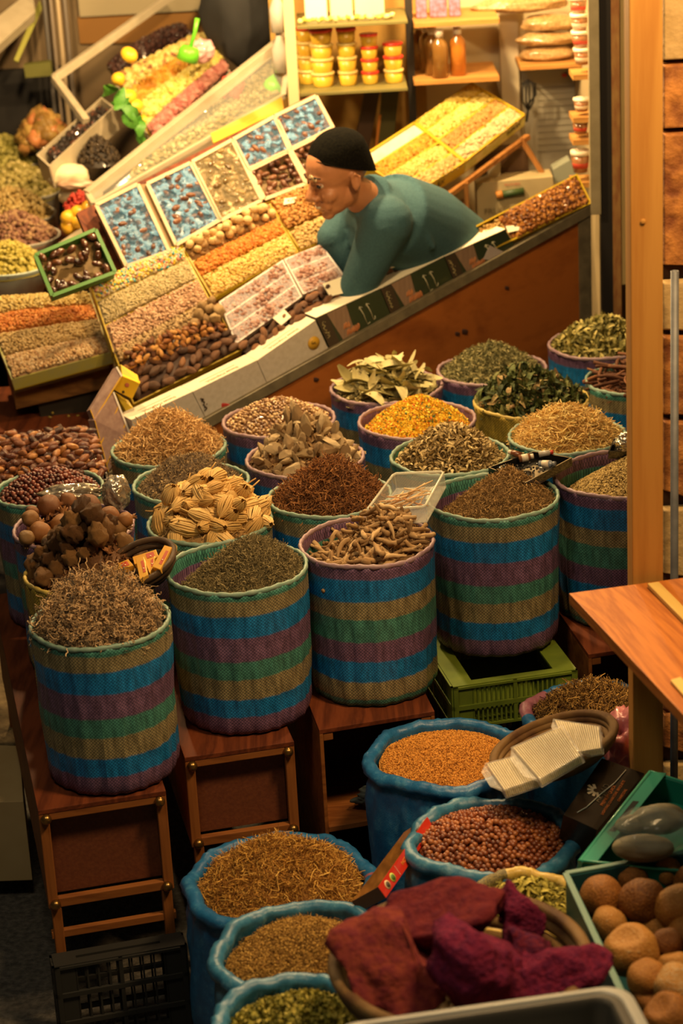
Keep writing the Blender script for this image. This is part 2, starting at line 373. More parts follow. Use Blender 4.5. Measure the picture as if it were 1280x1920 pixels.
# ---------------- heaps ----------------
class Mound:
    def __init__(s, c, r, edge, peak, off=(0,0), p=1.6, rough=.008, freq=14, seed=0, tilt=(0,0), el=None):
        s.c = Vector(c); s.r = r; s.e = edge; s.p = peak; s.off = off; s.pw = p; s.ro = rough; s.fr = freq; s.sd = seed; s.tl = tilt
    def h(s, x, y):
        dx, dy = x-s.c.x, y-s.c.y; rr = math.hypot(dx, dy)/s.r
        # distance from the off-centre peak, normalised so that the rim is 1
        ox, oy = s.off[0]*s.r, s.off[1]*s.r; ex, ey = dx-ox, dy-oy; d = math.hypot(ex, ey)
        if d < 1e-6: t = 0
        else:
            ux, uy = ex/d, ey/d; b_ = ux*ox+uy*oy; cc = ox*ox+oy*oy-s.r*s.r; L = -b_+math.sqrt(max(b_*b_-cc, 1e-9)); t = min(d/L, 1)
        z = s.e+(s.p-s.e)*(1-t**s.pw)**1.0
        z += s.tl[0]*dx+s.tl[1]*dy
        z += s.ro*mn.noise(V(x*s.fr, y*s.fr, s.sd*3.7))+s.ro*.5*mn.noise(V(x*s.fr*3, y*s.fr*3, s.sd*1.7+9))
        return s.c.z+z
    def base(s, drop=.004, nr=22, na=64, rn=.2, rmax=1.0):
        vs = []; 
        for i in range(nr+1):
            for k in range(na):
                a = 2*math.pi*k/na; r = s.r*rmax*i/nr; x = s.c.x+r*math.cos(a); y = s.c.y+r*math.sin(a); vs.append((x, y, s.h(x, y)-drop))
        fs = [(i*na+k, i*na+(k+1) % na, (i+1)*na+(k+1) % na, (i+1)*na+k) for i in range(nr) for k in range(na)]
        return np.array(vs), fs, np.full(len(vs), rn)
    def pts(s, n, up=(0, .004), rmax=.97):
        r = s.r*rmax*np.sqrt(rng.uniform(0, 1, n)); a = rng.uniform(0, 2*math.pi, n); x = s.c.x+r*np.cos(a); y = s.c.y+r*np.sin(a)
        z = np.array([s.h(x[i], y[i]) for i in range(n)])+rng.uniform(up[0], up[1], n); return np.stack([x, y, z], 1)
    def grid(s, sp, up=0, rmax=.95, jit=.2):
        out = []; R_ = s.r*rmax; ny = int(2*R_/(sp*.866))+1
        for j in range(ny+1):
            y = -R_+j*sp*.866
            for i in range(int(2*R_/sp)+2):
                x = -R_+i*sp+(j % 2)*sp/2
                xx = x+rng.normal(0, jit*sp); yy = y+rng.normal(0, jit*sp)
                if xx*xx+yy*yy < R_*R_:
                    X, Y = s.c.x+xx, s.c.y+yy; out.append((X, Y, s.h(X, Y)+up+rng.uniform(-.15, .35)*sp))
        return np.array(out)
def nearest_first(p):
    d = ((p-np.array([0, 0, CAM_H]))**2).sum(1); return p[np.argsort(d)]

# ---------------- baskets of striped woven cloth ----------------
BAG_H = .39
def bag(c, r, mat, rimmat, label, h=BAG_H, seed=0, taper=.94, tilt=0.0, inner=.11, stand=0):
    """c: centre of rim circle"""
    n = 112; c = Vector(c); q = random.Random(seed)
    ph = [q.uniform(0, 6.28) for _ in range(6)]
    prof = [(.0, 0), (.6, -.0), (.86, .004), (.955, .018), (.985, .045), (1.0, .09)]+[(1.0, .09+(1-.09)*i/26) for i in range(1, 27)]
    vs = []; uv = []
    def rad(fr, a, v):
        wr = .0016*math.sin(a*9+ph[0]+v*2)*(1-v)+.0022*math.sin(a*23+ph[1]+v*3)*(1-v*.6)+.0014*math.sin(a*41+ph[2]-v*4)*(1-v*.8)
        wr += .004*mn.noise(V(math.cos(a)*2+seed*3.1, math.sin(a)*2, v*3)); 
        wr += .0035*max(0, mn.noise(V(math.cos(a)*7+seed, math.sin(a)*7, v*1.3)))
        return fr*r*(taper+(1-taper)*v)+wr*min(fr*1.0, 1)*(1 if fr > .8 else 0)
    for fr, v in prof:
        for k in range(n+1):
            a = 2*math.pi*k/n-math.pi/2; R_ = rad(fr, 2*math.pi*(k % n)/n-math.pi/2, v)
            vs.append((R_*math.cos(a), R_*math.sin(a), -h+v*h)); uv.append((k/n*2*math.pi*.17, v))
    L_ = len(prof)
    # turn over the rim and down the inside
    ins = [(.985, 0.0, .999), (.96, -.004, .99), (.955, -.02, .975), (.952, -.034, .962), (.951, -.036, .60), (.95, -inner*.6, .585), (.94, -inner, .56)]
    for fr, z, vv_ in ins:
        for k in range(n+1):
            a = 2*math.pi*k/n-math.pi/2; R_ = r*fr+.003*mn.noise(V(math.cos(a)*4+seed, math.sin(a)*4, z*20))
            vs.append((R_*math.cos(a), R_*math.sin(a), z)); uv.append((k/n*2*math.pi*.17, vv_))
    m = n+1; T = L_+len(ins)
    fs = [(i*m+k, i*m+k+1, (i+1)*m+k+1, (i+1)*m+k) for i in range(T-1) for k in range(n)]
    o = add('woven_basket', mesh_arrays('woven_basket', np.array(vs), fs, [mat], None, True, uv), None, Matrix.Translation(c))
    tag(o, label, 'basket', 'striped woven baskets of spices')
    # rim: a soft rolled hem
    rv = []; K = 10; N_ = 96
    for k in range(N_):
        a = 2*math.pi*k/N_; wob = .0018*math.sin(a*5+ph[3])+.0025*mn.noise(V(math.cos(a)*3, math.sin(a)*3, seed*2.0)); rr = .0052*(1+.2*math.sin(a*31+ph[4]))
        for j in range(K):
            b = 2*math.pi*j/K; R_ = r*.985+rr*math.cos(b); rv.append((R_*math.cos(a), R_*math.sin(a), wob+rr*1.25*math.sin(b)))
    rf = [(k*K+j, ((k+1) % N_)*K+j, ((k+1) % N_)*K+(j+1) % K, k*K+(j+1) % K) for k in range(N_) for j in range(K)]
    add('rim', mesh_arrays('rim', np.array(rv), rf, [rimmat]), o, Matrix.Translation(c))
    return o
def sack(c, r, h, mat, label, seed=0, roll=.02, wob=.012, sq=(1, 1), bulge=1.06, patch=None, name='woven_sack'):
    """floor sack with the mouth rolled outwards into a thick soft collar"""
    c = Vector(c); n = 120; vs = []; uv = []
    # profile from floor up, over the rolled collar, down inside
    prof = [(0, -h), (.75, -h), (.92, -h+.015), (1.0, -h+.06)]
    for i in range(1, 14): t = i/13; prof.append((1.0+(bulge-1)*math.sin(math.pi*t)*1.0, -h+.06+(h-.06-.055)*t))
    ang = [(-200+i*26) for i in range(12)]
    for a_ in ang:
        b = math.radians(-a_-0); 
        prof.append((.965+roll/r*math.cos(math.radians(-110+ (a_+200)*1.0)), -.012+roll*.95*math.sin(math.radians(-110+(a_+200)*1.0))))
    prof += [(.93, -.05), (.92, -.12)]
    T = len(prof)
    for i, (fr, z) in enumerate(prof):
        t = i/(T-1)
        for k in range(n+1):
            a = 2*math.pi*(k % n)/n; u = V(math.cos(a), math.sin(a), 0)
            w = wob*mn.noise(u*1.6+V(seed*5.3, 0, z*3))*1.6+wob*.5*mn.noise(u*5+V(0, seed, z*6))+.0025*mn.noise(V(u.x*16, u.y*16, z*22+seed))
            zz = 0
            if z > -.16: zz = wob*.9*mn.noise(u*1.9+V(seed*2.2, 4, 0))+.004*mn.noise(u*11+V(seed, 2, z*10)); w += .0035*mn.noise(u*5+V(seed, 9, z*30))+.0055*abs(mn.noise(u*14+V(seed*2, 3, z*45)))
            # vertical pleats below the collar
            if -.5*h-.02 < z < -.02: w += .0035*math.sin(a*17+seed+3*mn.noise(u*2))*(1+z/(.5*h))
            R_ = r*fr+(w if fr > .5 else 0); vs.append((R_*u.x*sq[0], R_*u.y*sq[1], z+zz)); uv.append((k/n*2*math.pi*r, z))
    m = n+1; fs = [(i*m+k, i*m+k+1, (i+1)*m+k+1, (i+1)*m+k) for i in range(T-1) for k in range(n)]
    mats = [mat]; midx = None
    if patch:
        mats = [mat, patch[0]]; midx = [1 if (patch[1] < (j % n)/n < patch[2] and i*1 > T-15) else 0 for i in range(T-1) for j in range(n)]
    o = add(name, mesh_arrays(name, np.array(vs), fs, mats, midx, True, uv), None, Matrix.Translation(c)); o.rotation_euler.z = 0
    return tag(o, label, 'sack', 'open sacks of spices on the floor')
def sack_mat(c, c2, light):
    m, nt, N, L, b = _nt('sack_cloth'); uv = N.new('ShaderNodeUVMap'); uv.uv_map = 'UVMap'
    mp = N.new('ShaderNodeMapping'); mp.inputs['Scale'].default_value = (300, 300, 1); L.new(uv.outputs[0], mp.inputs[0])
    ck = N.new('ShaderNodeTexChecker'); ck.inputs['Scale'].default_value = 1; L.new(mp.outputs[0], ck.inputs[0])
    n = N.new('ShaderNodeTexNoise'); n.inputs['Scale'].default_value = 22; n.inputs['Detail'].default_value = 6; n.inputs['Roughness'].default_value = .7
    tc = N.new('ShaderNodeTexCoord'); L.new(tc.outputs['Object'], n.inputs[0])
    r = N.new('ShaderNodeValToRGB'); rampset(r, [(.3, c), (.55, c2), (.74, light)]); L.new(n.outputs[0], r.inputs[0]); L.new(r.outputs[0], b.inputs['Base Color'])
    b.inputs['Roughness'].default_value = .38
    x = N.new('ShaderNodeMath'); x.operation = 'MULTIPLY_ADD'; x.inputs[1].default_value = .2; L.new(ck.outputs['Fac'], x.inputs[0]); L.new(n.outputs[0], x.inputs[2])
    addbump(nt, b, .6, .004, x.outputs[0]); return m

# ---------------- trays on sloping planes ----------------
def quadpt(q, u, v):
    """q = TL,TR,BR,BL ; u 0..1 left->right, v 0..1 top->bottom"""
    a = q[0].lerp(q[1], u); b = q[3].lerp(q[2], u); return a.lerp(b, v)
def qnormal(q):
    n = (q[1]-q[0]).cross(q[3]-q[0]).normalized()
    return n if n.dot(O0-q[0]) > 0 else -n
def qframe(q):
    n = qnormal(q); x = (q[1]-q[0]).normalized(); y = n.cross(x).normalized(); return np.array([[x.x, y.x, n.x], [x.y, y.y, n.y], [x.z, y.z, n.z]])
def subquad(q, u0, u1, v0, v1): return [quadpt(q, u0, v0), quadpt(q, u1, v0), quadpt(q, u1, v1), quadpt(q, u0, v1)]
def qbase(q, drop, bulge=.008, nu=24, nv=10, rn=.2, rough=.004):
    n = qnormal(q); vs = []
    for j in range(nv+1):
        for i in range(nu+1):
            u, v = i/nu, j/nv; p = quadpt(q, u, v); h = bulge*(16*u*(1-u)*v*(1-v))**.4+rough*mn.noise(p*22)
            p = p+n*(h-drop); vs.append(tuple(p))
    fs = [(j*(nu+1)+i, j*(nu+1)+i+1, (j+1)*(nu+1)+i+1, (j+1)*(nu+1)+i) for j in range(nv) for i in range(nu)]
    return np.array(vs), fs, np.full(len(vs), rn)
def qpts(q, n_, bulge=.008, up=(0, .003), rough=.004, m=.02):
    n = qnormal(q); out = []
    for _ in range(n_):
        u, v = rng.uniform(m, 1-m), rng.uniform(m, 1-m); p = quadpt(q, u, v); h = bulge*(16*u*(1-u)*v*(1-v))**.4+rough*mn.noise(p*22)+rng.uniform(*up)
        out.append(tuple(p+n*h))
    return np.array(out)
def qgrid(q, sp, bulge=.008, up=0, jit=.2, m=.03):
    n = qnormal(q); W_ = ((q[1]-q[0]).length+(q[2]-q[3]).length)/2; H_ = ((q[3]-q[0]).length+(q[2]-q[1]).length)/2
    nu = max(1, int(W_/sp)); nv = max(1, int(H_/(sp*.87))); out = []
    for j in range(nv):
        for i in range(nu):
            u = (i+.5+(j % 2)*.4-.2+rng.normal(0, jit))/nu; v = (j+.5+rng.normal(0, jit))/nv
            if not (m < u < 1-m and m < v < 1-m): u = min(max(u, m), 1-m); v = min(max(v, m), 1-m)
            p = quadpt(q, u, v); h = bulge*(16*u*(1-u)*v*(1-v))**.4+up+rng.uniform(-.2, .3)*sp; out.append(tuple(p+n*h))
    return np.array(out)
def strip_stuff(q, tm, n, size, mat, label, cat, name, bulge=.01, rn=.3, tilt=.5, up=(0,.003)):
    fr = qframe(q)
    return stuff(name, join_arrays([qbase(q, .002, bulge, rn=rn), heap_arrays(tm, qpts(q, n, bulge, up), size, tilt, frame=fr)]), mat, label, cat)
def frame_tray(q, depth, th, mats, name, label, cat, group=None, splits_v=(), splits_u=(), wall=None, lip=.0, parts=True):
    """open tray: floor + four walls + dividers; q is the rim plane"""
    n = qnormal(q); root = empty(name, tuple((q[3]+q[2])/2-n*depth), label, cat, group)
    fb = MB(); lo = [p-n*(depth-.002) for p in q]; fb.hexa(lo, [p-n*.004 for p in lo]); fb.build('base', mats[0], root)
    for a, b_ in ((0,1),(1,2),(2,3),(3,0)):
        w = MB(); P, Q = q[a], q[b_]; c = (q[0]+q[1]+q[2]+q[3])/4; ins = (c-(P+Q)/2); d = (Q-P).normalized(); ins = (ins-d*ins.dot(d)).normalized()*th
        w.hexa([P+n*lip, Q+n*lip, Q+ins+n*lip, P+ins+n*lip], [P-n*depth, Q-n*depth, Q+ins-n*depth, P+ins-n*depth]); w.build('side_wall', mats[min(1, len(mats)-1)], root)
    for v in splits_v:
        w = MB(); a, b_ = quadpt(q, 0, v), quadpt(q, 1, v); w.bar(a-n*depth/2, b_-n*depth/2, th, depth*.98, n); w.build('divider', mats[-1], root)
    for u in splits_u:
        w = MB(); a, b_ = quadpt(q, u, 0), quadpt(q, u, 1); w.bar(a-n*depth/2, b_-n*depth/2, th, depth*.98, n); w.build('divider', mats[-1], root)
    return root
def text(s, q_origin, xdir, ydir, size, mat, parent=None, name='lettering', extr=.0004, align='CENTER', tag_=None):
    cu = bpy.data.curves.new(name, 'FONT'); cu.body = s; cu.size = size; cu.extrude = extr; cu.align_x = align; cu.align_y = 'CENTER'
    cu.materials.append(mat); x = Vector(xdir).normalized(); z = x.cross(Vector(ydir)).normalized(); y = z.cross(x)
    M = Matrix(((x.x,y.x,z.x),(x.y,y.y,z.y),(x.z,y.z,z.z))).to_4x4(); M.translation = Vector(q_origin)
    t_ = bpy.data.objects.new(name, cu); me = bpy.data.meshes.new_from_object(t_); bpy.data.objects.remove(t_); o = bpy.data.objects.new(name, me); COL.objects.link(o); o.matrix_basis = M; setparent(o, parent); return o
def scribble(p, xd, yd, s, seed, mat, parent, name='script_lettering', n=5, th=.0012, out=None):
    """a line of handwritten-looking script strokes"""
    q = random.Random(seed); b = MB(); x = Vector(xd).normalized(); y = Vector(yd).normalized(); nn = x.cross(y).normalized()
    if nn.dot(O0-Vector(p)) < 0: nn = -nn
    for i in range(n):
        o = Vector(p)+x*(s*i*.95); pts = []
        a0 = q.uniform(0, 6); k = q.uniform(.25, .5)
        for j in range(7):
            t = j/6; pts.append(o+x*(s*(t*.9))+y*(s*k*math.sin(a0+t*q.uniform(3, 7)))+nn*.0012)
        b.tube(pts, th, 4)
        if q.random() < .5: b.ball(o+x*s*.4+y*s*.75+nn*.001, th*1.2, seg=6)
    return b.build(name, mat, parent)
# =====================================================================
# FLOOR, BENCHES
# =====================================================================
st_floor = MB(); st_floor.box((0, 5.6, -.01), (9, 10, .02))
M_FLOOR = solid((.045, .042, .036), .8, c2=(.11, .10, .085), scale=55, bump=.8, bd=.01)
fl = st_floor.build('floor', M_FLOOR); fl['kind'] = 'structure'
W_BENCH = wood((.17, .042, .013), (.070, .016, .006), 9, 'Y', .5)
W_FRAME = wood((.28, .10, .024), (.16, .050, .013), 10, 'X', .5)
W_FRAMEZ = wood((.28, .10, .024), (.16, .050, .013), 10, 'Z', .5)
M_PANEL = solid((.13, .035, .014), .6, c2=(.17, .05, .018), scale=120, bump=.3)
M_BRASS = solid((.30, .17, .05), .3, .9)
def bench(fl_, fr_, back, ztop, h, label, legs=True, length=1.15, open_front=False):
    """long low box; fl_/fr_ front corners (x,y); runs backwards"""
    a, b = V(fl_[0], fl_[1], 0), V(fr_[0], fr_[1], 0); x = (b-a).normalized(); w = (b-a).length; y = V(-x.y, x.x, 0)
    if back: y = V(back[0], back[1], 0).normalized()
    def P(u, v, z): return a+x*u+y*v+V(0, 0, z)
    root = empty('wooden_bench', P(w/2, length/2, 0), label, 'bench', 'wooden benches under the baskets')
    def bx(name, u0, u1, v0, v1, z0, z1, m, bev=.002, par=root):
        q = MB(); q.hexa([P(u0,v0,z1), P(u1,v0,z1), P(u1,v1,z1), P(u0,v1,z1)], [P(u0,v0,z0), P(u1,v0,z0), P(u1,v1,z0), P(u0,v1,z0)]); return q.build(name, m, par, bev)
    T = .012
    bx('bench_top', 0, w, 0, length, ztop-T, ztop, W_BENCH, .001)
    zb = ztop-h
    if not open_front:
        bx('side_panel', 0, .01, .012, length, zb, ztop-T, W_FRAME); bx('side_panel', w-.01, w, .012, length, zb, ztop-T, W_FRAME)
        f = .024
        bx('front_stile', 0, f, .001, .02, zb, ztop-T, W_FRAMEZ); bx('front_stile', w-f, w, .001, .02, zb, ztop-T, W_FRAMEZ)
        bx('front_rail', f, w-f, .001, .02, ztop-T-f*.8, ztop-T, W_FRAME); bx('front_rail', f, w-f, .001, .02, zb, zb+f, W_FRAME)
        bx('front_panel', f, w-f, .032, .036, zb+f, ztop-T-f*.8, M_PANEL, 0)
        for u, z in ((f*.7, ztop-T-f*.5), (w-f*.7, ztop-T-f*.5), (f*.7, zb+f*.5), (w-f*.7, zb+f*.5)):
            q = MB(); q.ball(P(u, -.004, z), .013, seg=14); q.build('brass_stud', M_BRASS, root)
        if legs:
            for u in (.006, w-.03):
                for v in (.002, length-.03): bx('leg', u, u+.024, v, v+.024, 0, zb, W_FRAMEZ)
            bx('stretcher', 0, w, .004, .02, zb-.085, zb-.065, W_FRAME)
    else:
        bx('side_panel', 0, .01, .0, length, 0, ztop-T, W_FRAME); bx('side_panel', w-.01, w, .0, length, 0, ztop-T, W_FRAME)
        bx('shelf', .01, w-.01, .0, length, zb, zb+.016, W_FRAME); bx('back_panel', .01, w-.01, .35, .36, zb+.016, ztop-T, M_PANEL, 0)
        for u in (.01, w-.035): bx('corner_block', u, u+.025, .002, .03, ztop-T-.022, ztop-T, W_FRAME)
    return root
bench((-.745, 4.700), (-.450, 4.765), (-.20, .98), .612, .265, 'reddish wooden bench with brass studs, basket of grey lichen on its front end', length=1.35)
bench((-.413, 4.930), (-.147, 4.985), (-.20, .98), .612, .25, 'reddish wooden bench with brass studs, behind the wide blue sack of straw', length=1.45)
bench((-.085, 5.040), (.205, 5.110), (-.16, .98), .612, .29, 'open-fronted wooden bench holding a crumpled dark cloth, under the basket of finger roots', open_front=True, length=1.45)
bench((.625, 5.395), (.93, 5.46), (-.16, .98), .612, .30, 'small brown wooden stool with curved brackets right of the green plastic crate', open_front=True, length=1.5)
# brackets of the stool at the right are part of that bench's front; a long low shelf carries the middle column
def plain_table(c4, zt, th, label, name='wooden_table'):
    root = empty(name, (sum(p[0] for p in c4)/4, sum(p[1] for p in c4)/4, 0), label, 'table')
    q = MB(); q.hexa([V(p[0], p[1], zt) for p in c4], [V(p[0], p[1], zt-th) for p in c4]); q.build('table_top', W_BENCH, root, .002)
    c = V(sum(p[0] for p in c4)/4, sum(p[1] for p in c4)/4, 0)
    for p in c4:
        o = V(p[0], p[1], 0); o = o+(c-o)*.06; q = MB(); q.box((o.x, o.y, (zt-th)/2), (.03, .03, zt-th)); q.build('leg', W_FRAMEZ, root)
    return root
plain_table([(.235, 5.75), (.52, 5.80), (.33, 6.93), (.05, 6.86)], .609, .014, 'dark table under the middle baskets of leaves and yellow petals')
# green plastic crate under the brown herb basket
M_GP = solid((.17, .23, .025), .42, c2=(.13, .19, .02), scale=20)
def crate(a, b, depthv, z0, z1, mat, label, name='plastic_crate', slots=9, rows=2, th=.006, cat='crate', group=None, top=True):
    a = V(a[0], a[1], 0); b = V(b[0], b[1], 0); x = (b-a).normalized(); w = (b-a).length; y = V(-x.y, x.x, 0)
    def P(u, v, z): return a+x*u+y*v+V(0, 0, z)
    root = empty(name, P(w/2, depthv/2, z0), label, cat, group)
    def side(o, d, L, nm):
        q = MB(); H = z1-z0
        def bb(u0, u1, za, zb, out=0.0, t=th):
            p = o+d*u0; r_ = o+d*u1; n = V(d.y, -d.x, 0)
            q.hexa([p+n*out+V(0,0,zb), r_+n*out+V(0,0,zb), r_-n*t+V(0,0,zb), p-n*t+V(0,0,zb)], [p+n*out+V(0,0,za), r_+n*out+V(0,0,za), r_-n*t+V(0,0,za), p-n*t+V(0,0,za)])
        for r_ in range(rows+1): zz = z0+H*r_/rows; bb(0, L, max(z0, zz-.006), min(z1, zz+.006), .005)
        bb(0, .012, z0, z1, .005); bb(L-.012, L, z0, z1, .005)
        for r_ in range(rows):
            za, zb = z0+H*r_/rows, z0+H*(r_+1)/rows
            bb(.012, L*.16, za, zb); bb(L*.84, L-.012, za, zb)
            bb(L*.485, L*.515, za, zb, .004)
            for k in range(slots*2+1): u = L*.16+(L*.68)*k/(slots*2); bb(u-.0022, u+.0022, za, zb)
        return q.build(nm, mat, root)
    side(P(0,0,0), x, w, 'front_side'); side(P(w,0,0), y, depthv, 'end_side'); side(P(w,depthv,0), -x, w, 'back_side'); side(P(0,depthv,0), -y, depthv, 'end_side')
    q = MB(); q.hexa([P(0,0,z0+.004), P(w,0,z0+.004), P(w,depthv,z0+.004), P(0,depthv,z0+.004)], [P(0,0,z0), P(w,0,z0), P(w,depthv,z0), P(0,depthv,z0)]); q.build('base', mat, root)
    if top:
        q = MB()
        for (u0,u1,v0,v1) in ((0,w,0,.025),(0,w,depthv-.025,depthv),(0,.055,.025,depthv-.025),(w-.055,w,.025,depthv-.025)):
            q.hexa([P(u0,v0,z1+.003), P(u1,v0,z1+.003), P(u1,v1,z1+.003), P(u0,v1,z1+.003)], [P(u0,v0,z1-.003), P(u1,v0,z1-.003), P(u1,v1,z1-.003), P(u0,v1,z1-.003)])
        q.build('top_rim', mat, root)
    return root
crate((.262, 5.275), (.585, 5.34), .40, .475, .594, M_GP, 'lime green plastic crate, topmost of its stack, under a striped basket of brown herb')
crate((.270, 5.30), (.57, 5.36), .38, .005, .235, solid((.03,.03,.03), .6), 'black plastic crate at the bottom of the stack beneath the green crate', slots=6)
crate((.270, 5.30), (.57, 5.36), .38, .24, .468, solid((.035,.03,.025), .6), 'black plastic crate in the middle of the stack beneath the green crate', slots=6)
M_BLK = solid((.025, .025, .022), .55)
crate((-.735, 4.62), (-.43, 4.69), .06, .002, .235, M_BLK, 'black lattice plastic crate on the floor in front of the brass-studded bench', slots=4, rows=3, th=.004)

# =====================================================================
# WOVEN BASKETS  (centre of rim, radius)
# =====================================================================
def cz(x, y, z): p = PZ(x, y, z); return (p.x, p.y, z)
def chk(m, *a): pass
T_ST = [t_stick(1, .03, .15, seed=i) for i in range(4)]; T_CU = [t_curl(i, .035) for i in range(6)]
T_CUf = [t_curl(i+20, .05, wild=1.6, seg=6) for i in range(6)]; T_LI = [t_curl(i+40, .026, wild=1.9, seg=9) for i in range(8)]
T_LF = [t_leaf(1, .32, .12, .22, i) for i in range(5)]; T_LFn = [t_leaf(1, .16, .1, .3, i+9, 3) for i in range(4)]
T_FL = [t_flake(i, .3) for i in range(5)]; T_GR = [t_ico(1, (.5, .32, .26), .2, 2, 1)]; T_SD = [t_ico(1, (.5, .42, .34), .1, 2, 3)]

def content(name, M, parts, mat, label, cat='dried herb', base_rn=.15, drop=.006, nr=22):
    """parts: list of (templates, count, size range, tilt, up range, flat)"""
    arr = [M.base(drop, nr=nr, rn=base_rn)]
    for tm, n, sz, ti, up, flat in parts: arr.append(heap_arrays(tm, M.pts(n, up), sz, ti, None, flat))
    return stuff(name, join_arrays(arr), mat, label, cat)
ZR = .952
# --- A lichen
A = (-.581, 4.895, 1.0); bag(A, .165, M_G, RIM_G, 'striped green-rimmed basket heaped with grey-tan curly lichen, front left corner', seed=1, h=.388)
mA = Mound(A, .165*.90, -.018, .082, (.0, .15), 2.0, .02, 16, 1)
content('dried_lichen', mA, [(T_LI, 6200, (.022, .048), 1.2, (-.004, .014), False)], ramp_rnd([(0, (.028,.028,.026)), (.25, (.15,.10,.055)), (.6, (.33,.22,.11)), (1, (.48,.33,.18))], .9), 'curly grey-tan lichen heaped in the front left striped basket', 'dried lichen', .1)
# --- B fine olive herb
B = (-.266, 5.181, 1.0); bag(B, .1745, M_G, RIM_G, 'striped green-rimmed basket half full of fine olive-brown herb, on the second bench', seed=2, h=.388)
mB = Mound(B, .1745*ZR, -.048, .045, (.22, .30), 1.4, .010, 18, 2, (.24, .02))
content('dried_herb', mB, [(T_CUf, 4200, (.010, .022), 1.0, (-.002, .007), False), (T_ST, 2600, (.012, .026), .5, (0, .006), False)], ramp_rnd([(0, (.04,.033,.015)), (.5, (.13,.10,.045)), (1, (.24,.19,.09))], .9), 'fine olive-brown herb sloping to one side in a striped basket', base_rn=.2)
# --- C finger roots
C_ = (.059, 5.300, 1.0); bag(C_, .170, M_P, RIM_P, 'striped woven basket with a purple rim holding tan finger roots', seed=3, h=.39)
mC = Mound(C_, .170*ZR, -.045, .038, (.35, .30), 1.3, .010, 14, 3, (.22, .04))
M_ROOT = ramp_rnd([(0, (.16,.09,.035)), (.45, (.33,.20,.085)), (1, (.52,.36,.18))], .75, 'obj', bump=.7, bscale=90, bd=.002)
content('root_crumbs', mC, [(T_ST, 1100, (.012, .03), .6, (-.004, .002), False)], ramp_rnd([(0, (.09,.05,.02)), (.5, (.24,.14,.055)), (1, (.40,.26,.12))], .85), 'small broken root bits filling the purple-rimmed basket under the finger roots', 'dried root', .1)
T_FR = []
for i in range(8):
    q = random.Random(i+50); pts = []; p = V(-.5, 0, 0); d = V(1, q.uniform(-.3,.3), 0)
    for j in range(7): pts.append(p.copy()); d = (d+V(0, q.uniform(-.35,.35), q.uniform(-.35,.35))).normalized(); p += d/6
    T_FR.append(t_tube(pts, [.10*q.uniform(.7, 1.15)*(1 if j < 5 else .6) for j in range(7)], 7))
g = mC.grid(.0215, .004, .93, .3); items('finger_root', tmesh('froot', T_FR, M_ROOT), g, (.036, .075), 'tan knobbly finger root in the purple-rimmed basket at the front', 'dried root', 'finger roots in the purple-rimmed basket', .5)
g = mC.grid(.03, .016, .75, .3); g = g[g[:,0] > C_[0]-.03]; items('finger_root', tmesh('froot', T_FR, M_ROOT), g, (.05, .085), 'tan knobbly finger root in the purple-rimmed basket at the front', 'dried root', 'finger roots in the purple-rimmed basket', .6)
# --- D brown herb
D_ = (.399, 5.571, 1.0); bag(D_, .1735, M_G, RIM_G, 'striped green-rimmed basket with a pointed mound of brown herb, on the lime green crate', seed=4, h=.398)
mD = Mound(D_, .1735*ZR, -.050, .062, (.28, .18), 1.05, .008, 18, 4, (.20, .0))
content('dried_herb', mD, [(T_CU, 4200, (.010, .022), .8, (-.001, .005), False), (T_LFn, 2400, (.010, .02), .6, (0, .006), False)], ramp_rnd([(0, (.05,.028,.010)), (.5, (.17,.10,.035)), (1, (.33,.21,.085))], .9), 'pointed mound of reddish brown crushed herb in the basket on the green crate', base_rn=.2)
# --- E tan seed
E_ = (.752, 5.688, 1.0); bag(E_, .180, M_P, RIM_P, 'striped woven basket with a purple rim and fine tan seed, half behind the wooden post', seed=5, h=.388)
mE = Mound(E_, .180*ZR, -.050, .035, (.35, .15), 1.4, .006, 12, 5, (.22, .0))
content('dried_seed', mE, [(T_GR, 9000, (.006, .010), .5, (-.001, .003), False)], ramp_rnd([(0, (.10,.065,.02)), (.5, (.28,.20,.07)), (1, (.44,.33,.13))], .8), 'fine tan seed banked up in the basket beside the wooden post', 'dried seed', .3)
# --- F yellow, brown galls
F_ = (-.640, 5.235, .990); bag(F_, .158, M_Y, RIM_Y, 'yellow woven basket with a dark band, piled with brown knobbly resin lumps', seed=6, h=.38)
mF = Mound(F_, .158*ZR, -.02, .09, (.1, .1), 1.8, .012, 14, 6)
M_LUMP = ramp_rnd([(0, (.06,.024,.008)), (.5, (.19,.085,.025)), (1, (.36,.19,.06))], .6, 'obj', bump=1.0, bscale=38, bd=.010, fine=.6)
content('resin_crumbs', mF, [(T_FL, 500, (.015, .03), .8, (-.004, .0), False)], ramp_rnd([(0, (.05,.022,.008)), (1, (.18,.08,.03))], .8), 'brown resin crumbs lying under the lumps in the yellow basket', 'resin', .1)
T_LP = [t_jit(i, (1, .85, .75), .42, 2.3, 3) for i in range(6)]
for sp, up, rm, lo, hi in ((.042, .004, .95, .020, .030), (.05, .03, .62, .022, .034), (.05, .052, .35, .02, .034)):
    gF = mF.grid(sp, up, rm, .25); gc_ = PZ(262, 1054, 1.035); gF = gF[np.hypot(gF[:,0]-gc_.x, gF[:,1]-gc_.y) > .098]
    items('resin_lump', tmesh('lump', T_LP, M_LUMP), gF, (lo, hi), 'brown knobbly resin lump in the yellow woven basket', 'resin lump', 'resin lumps in the yellow basket', 1.2)
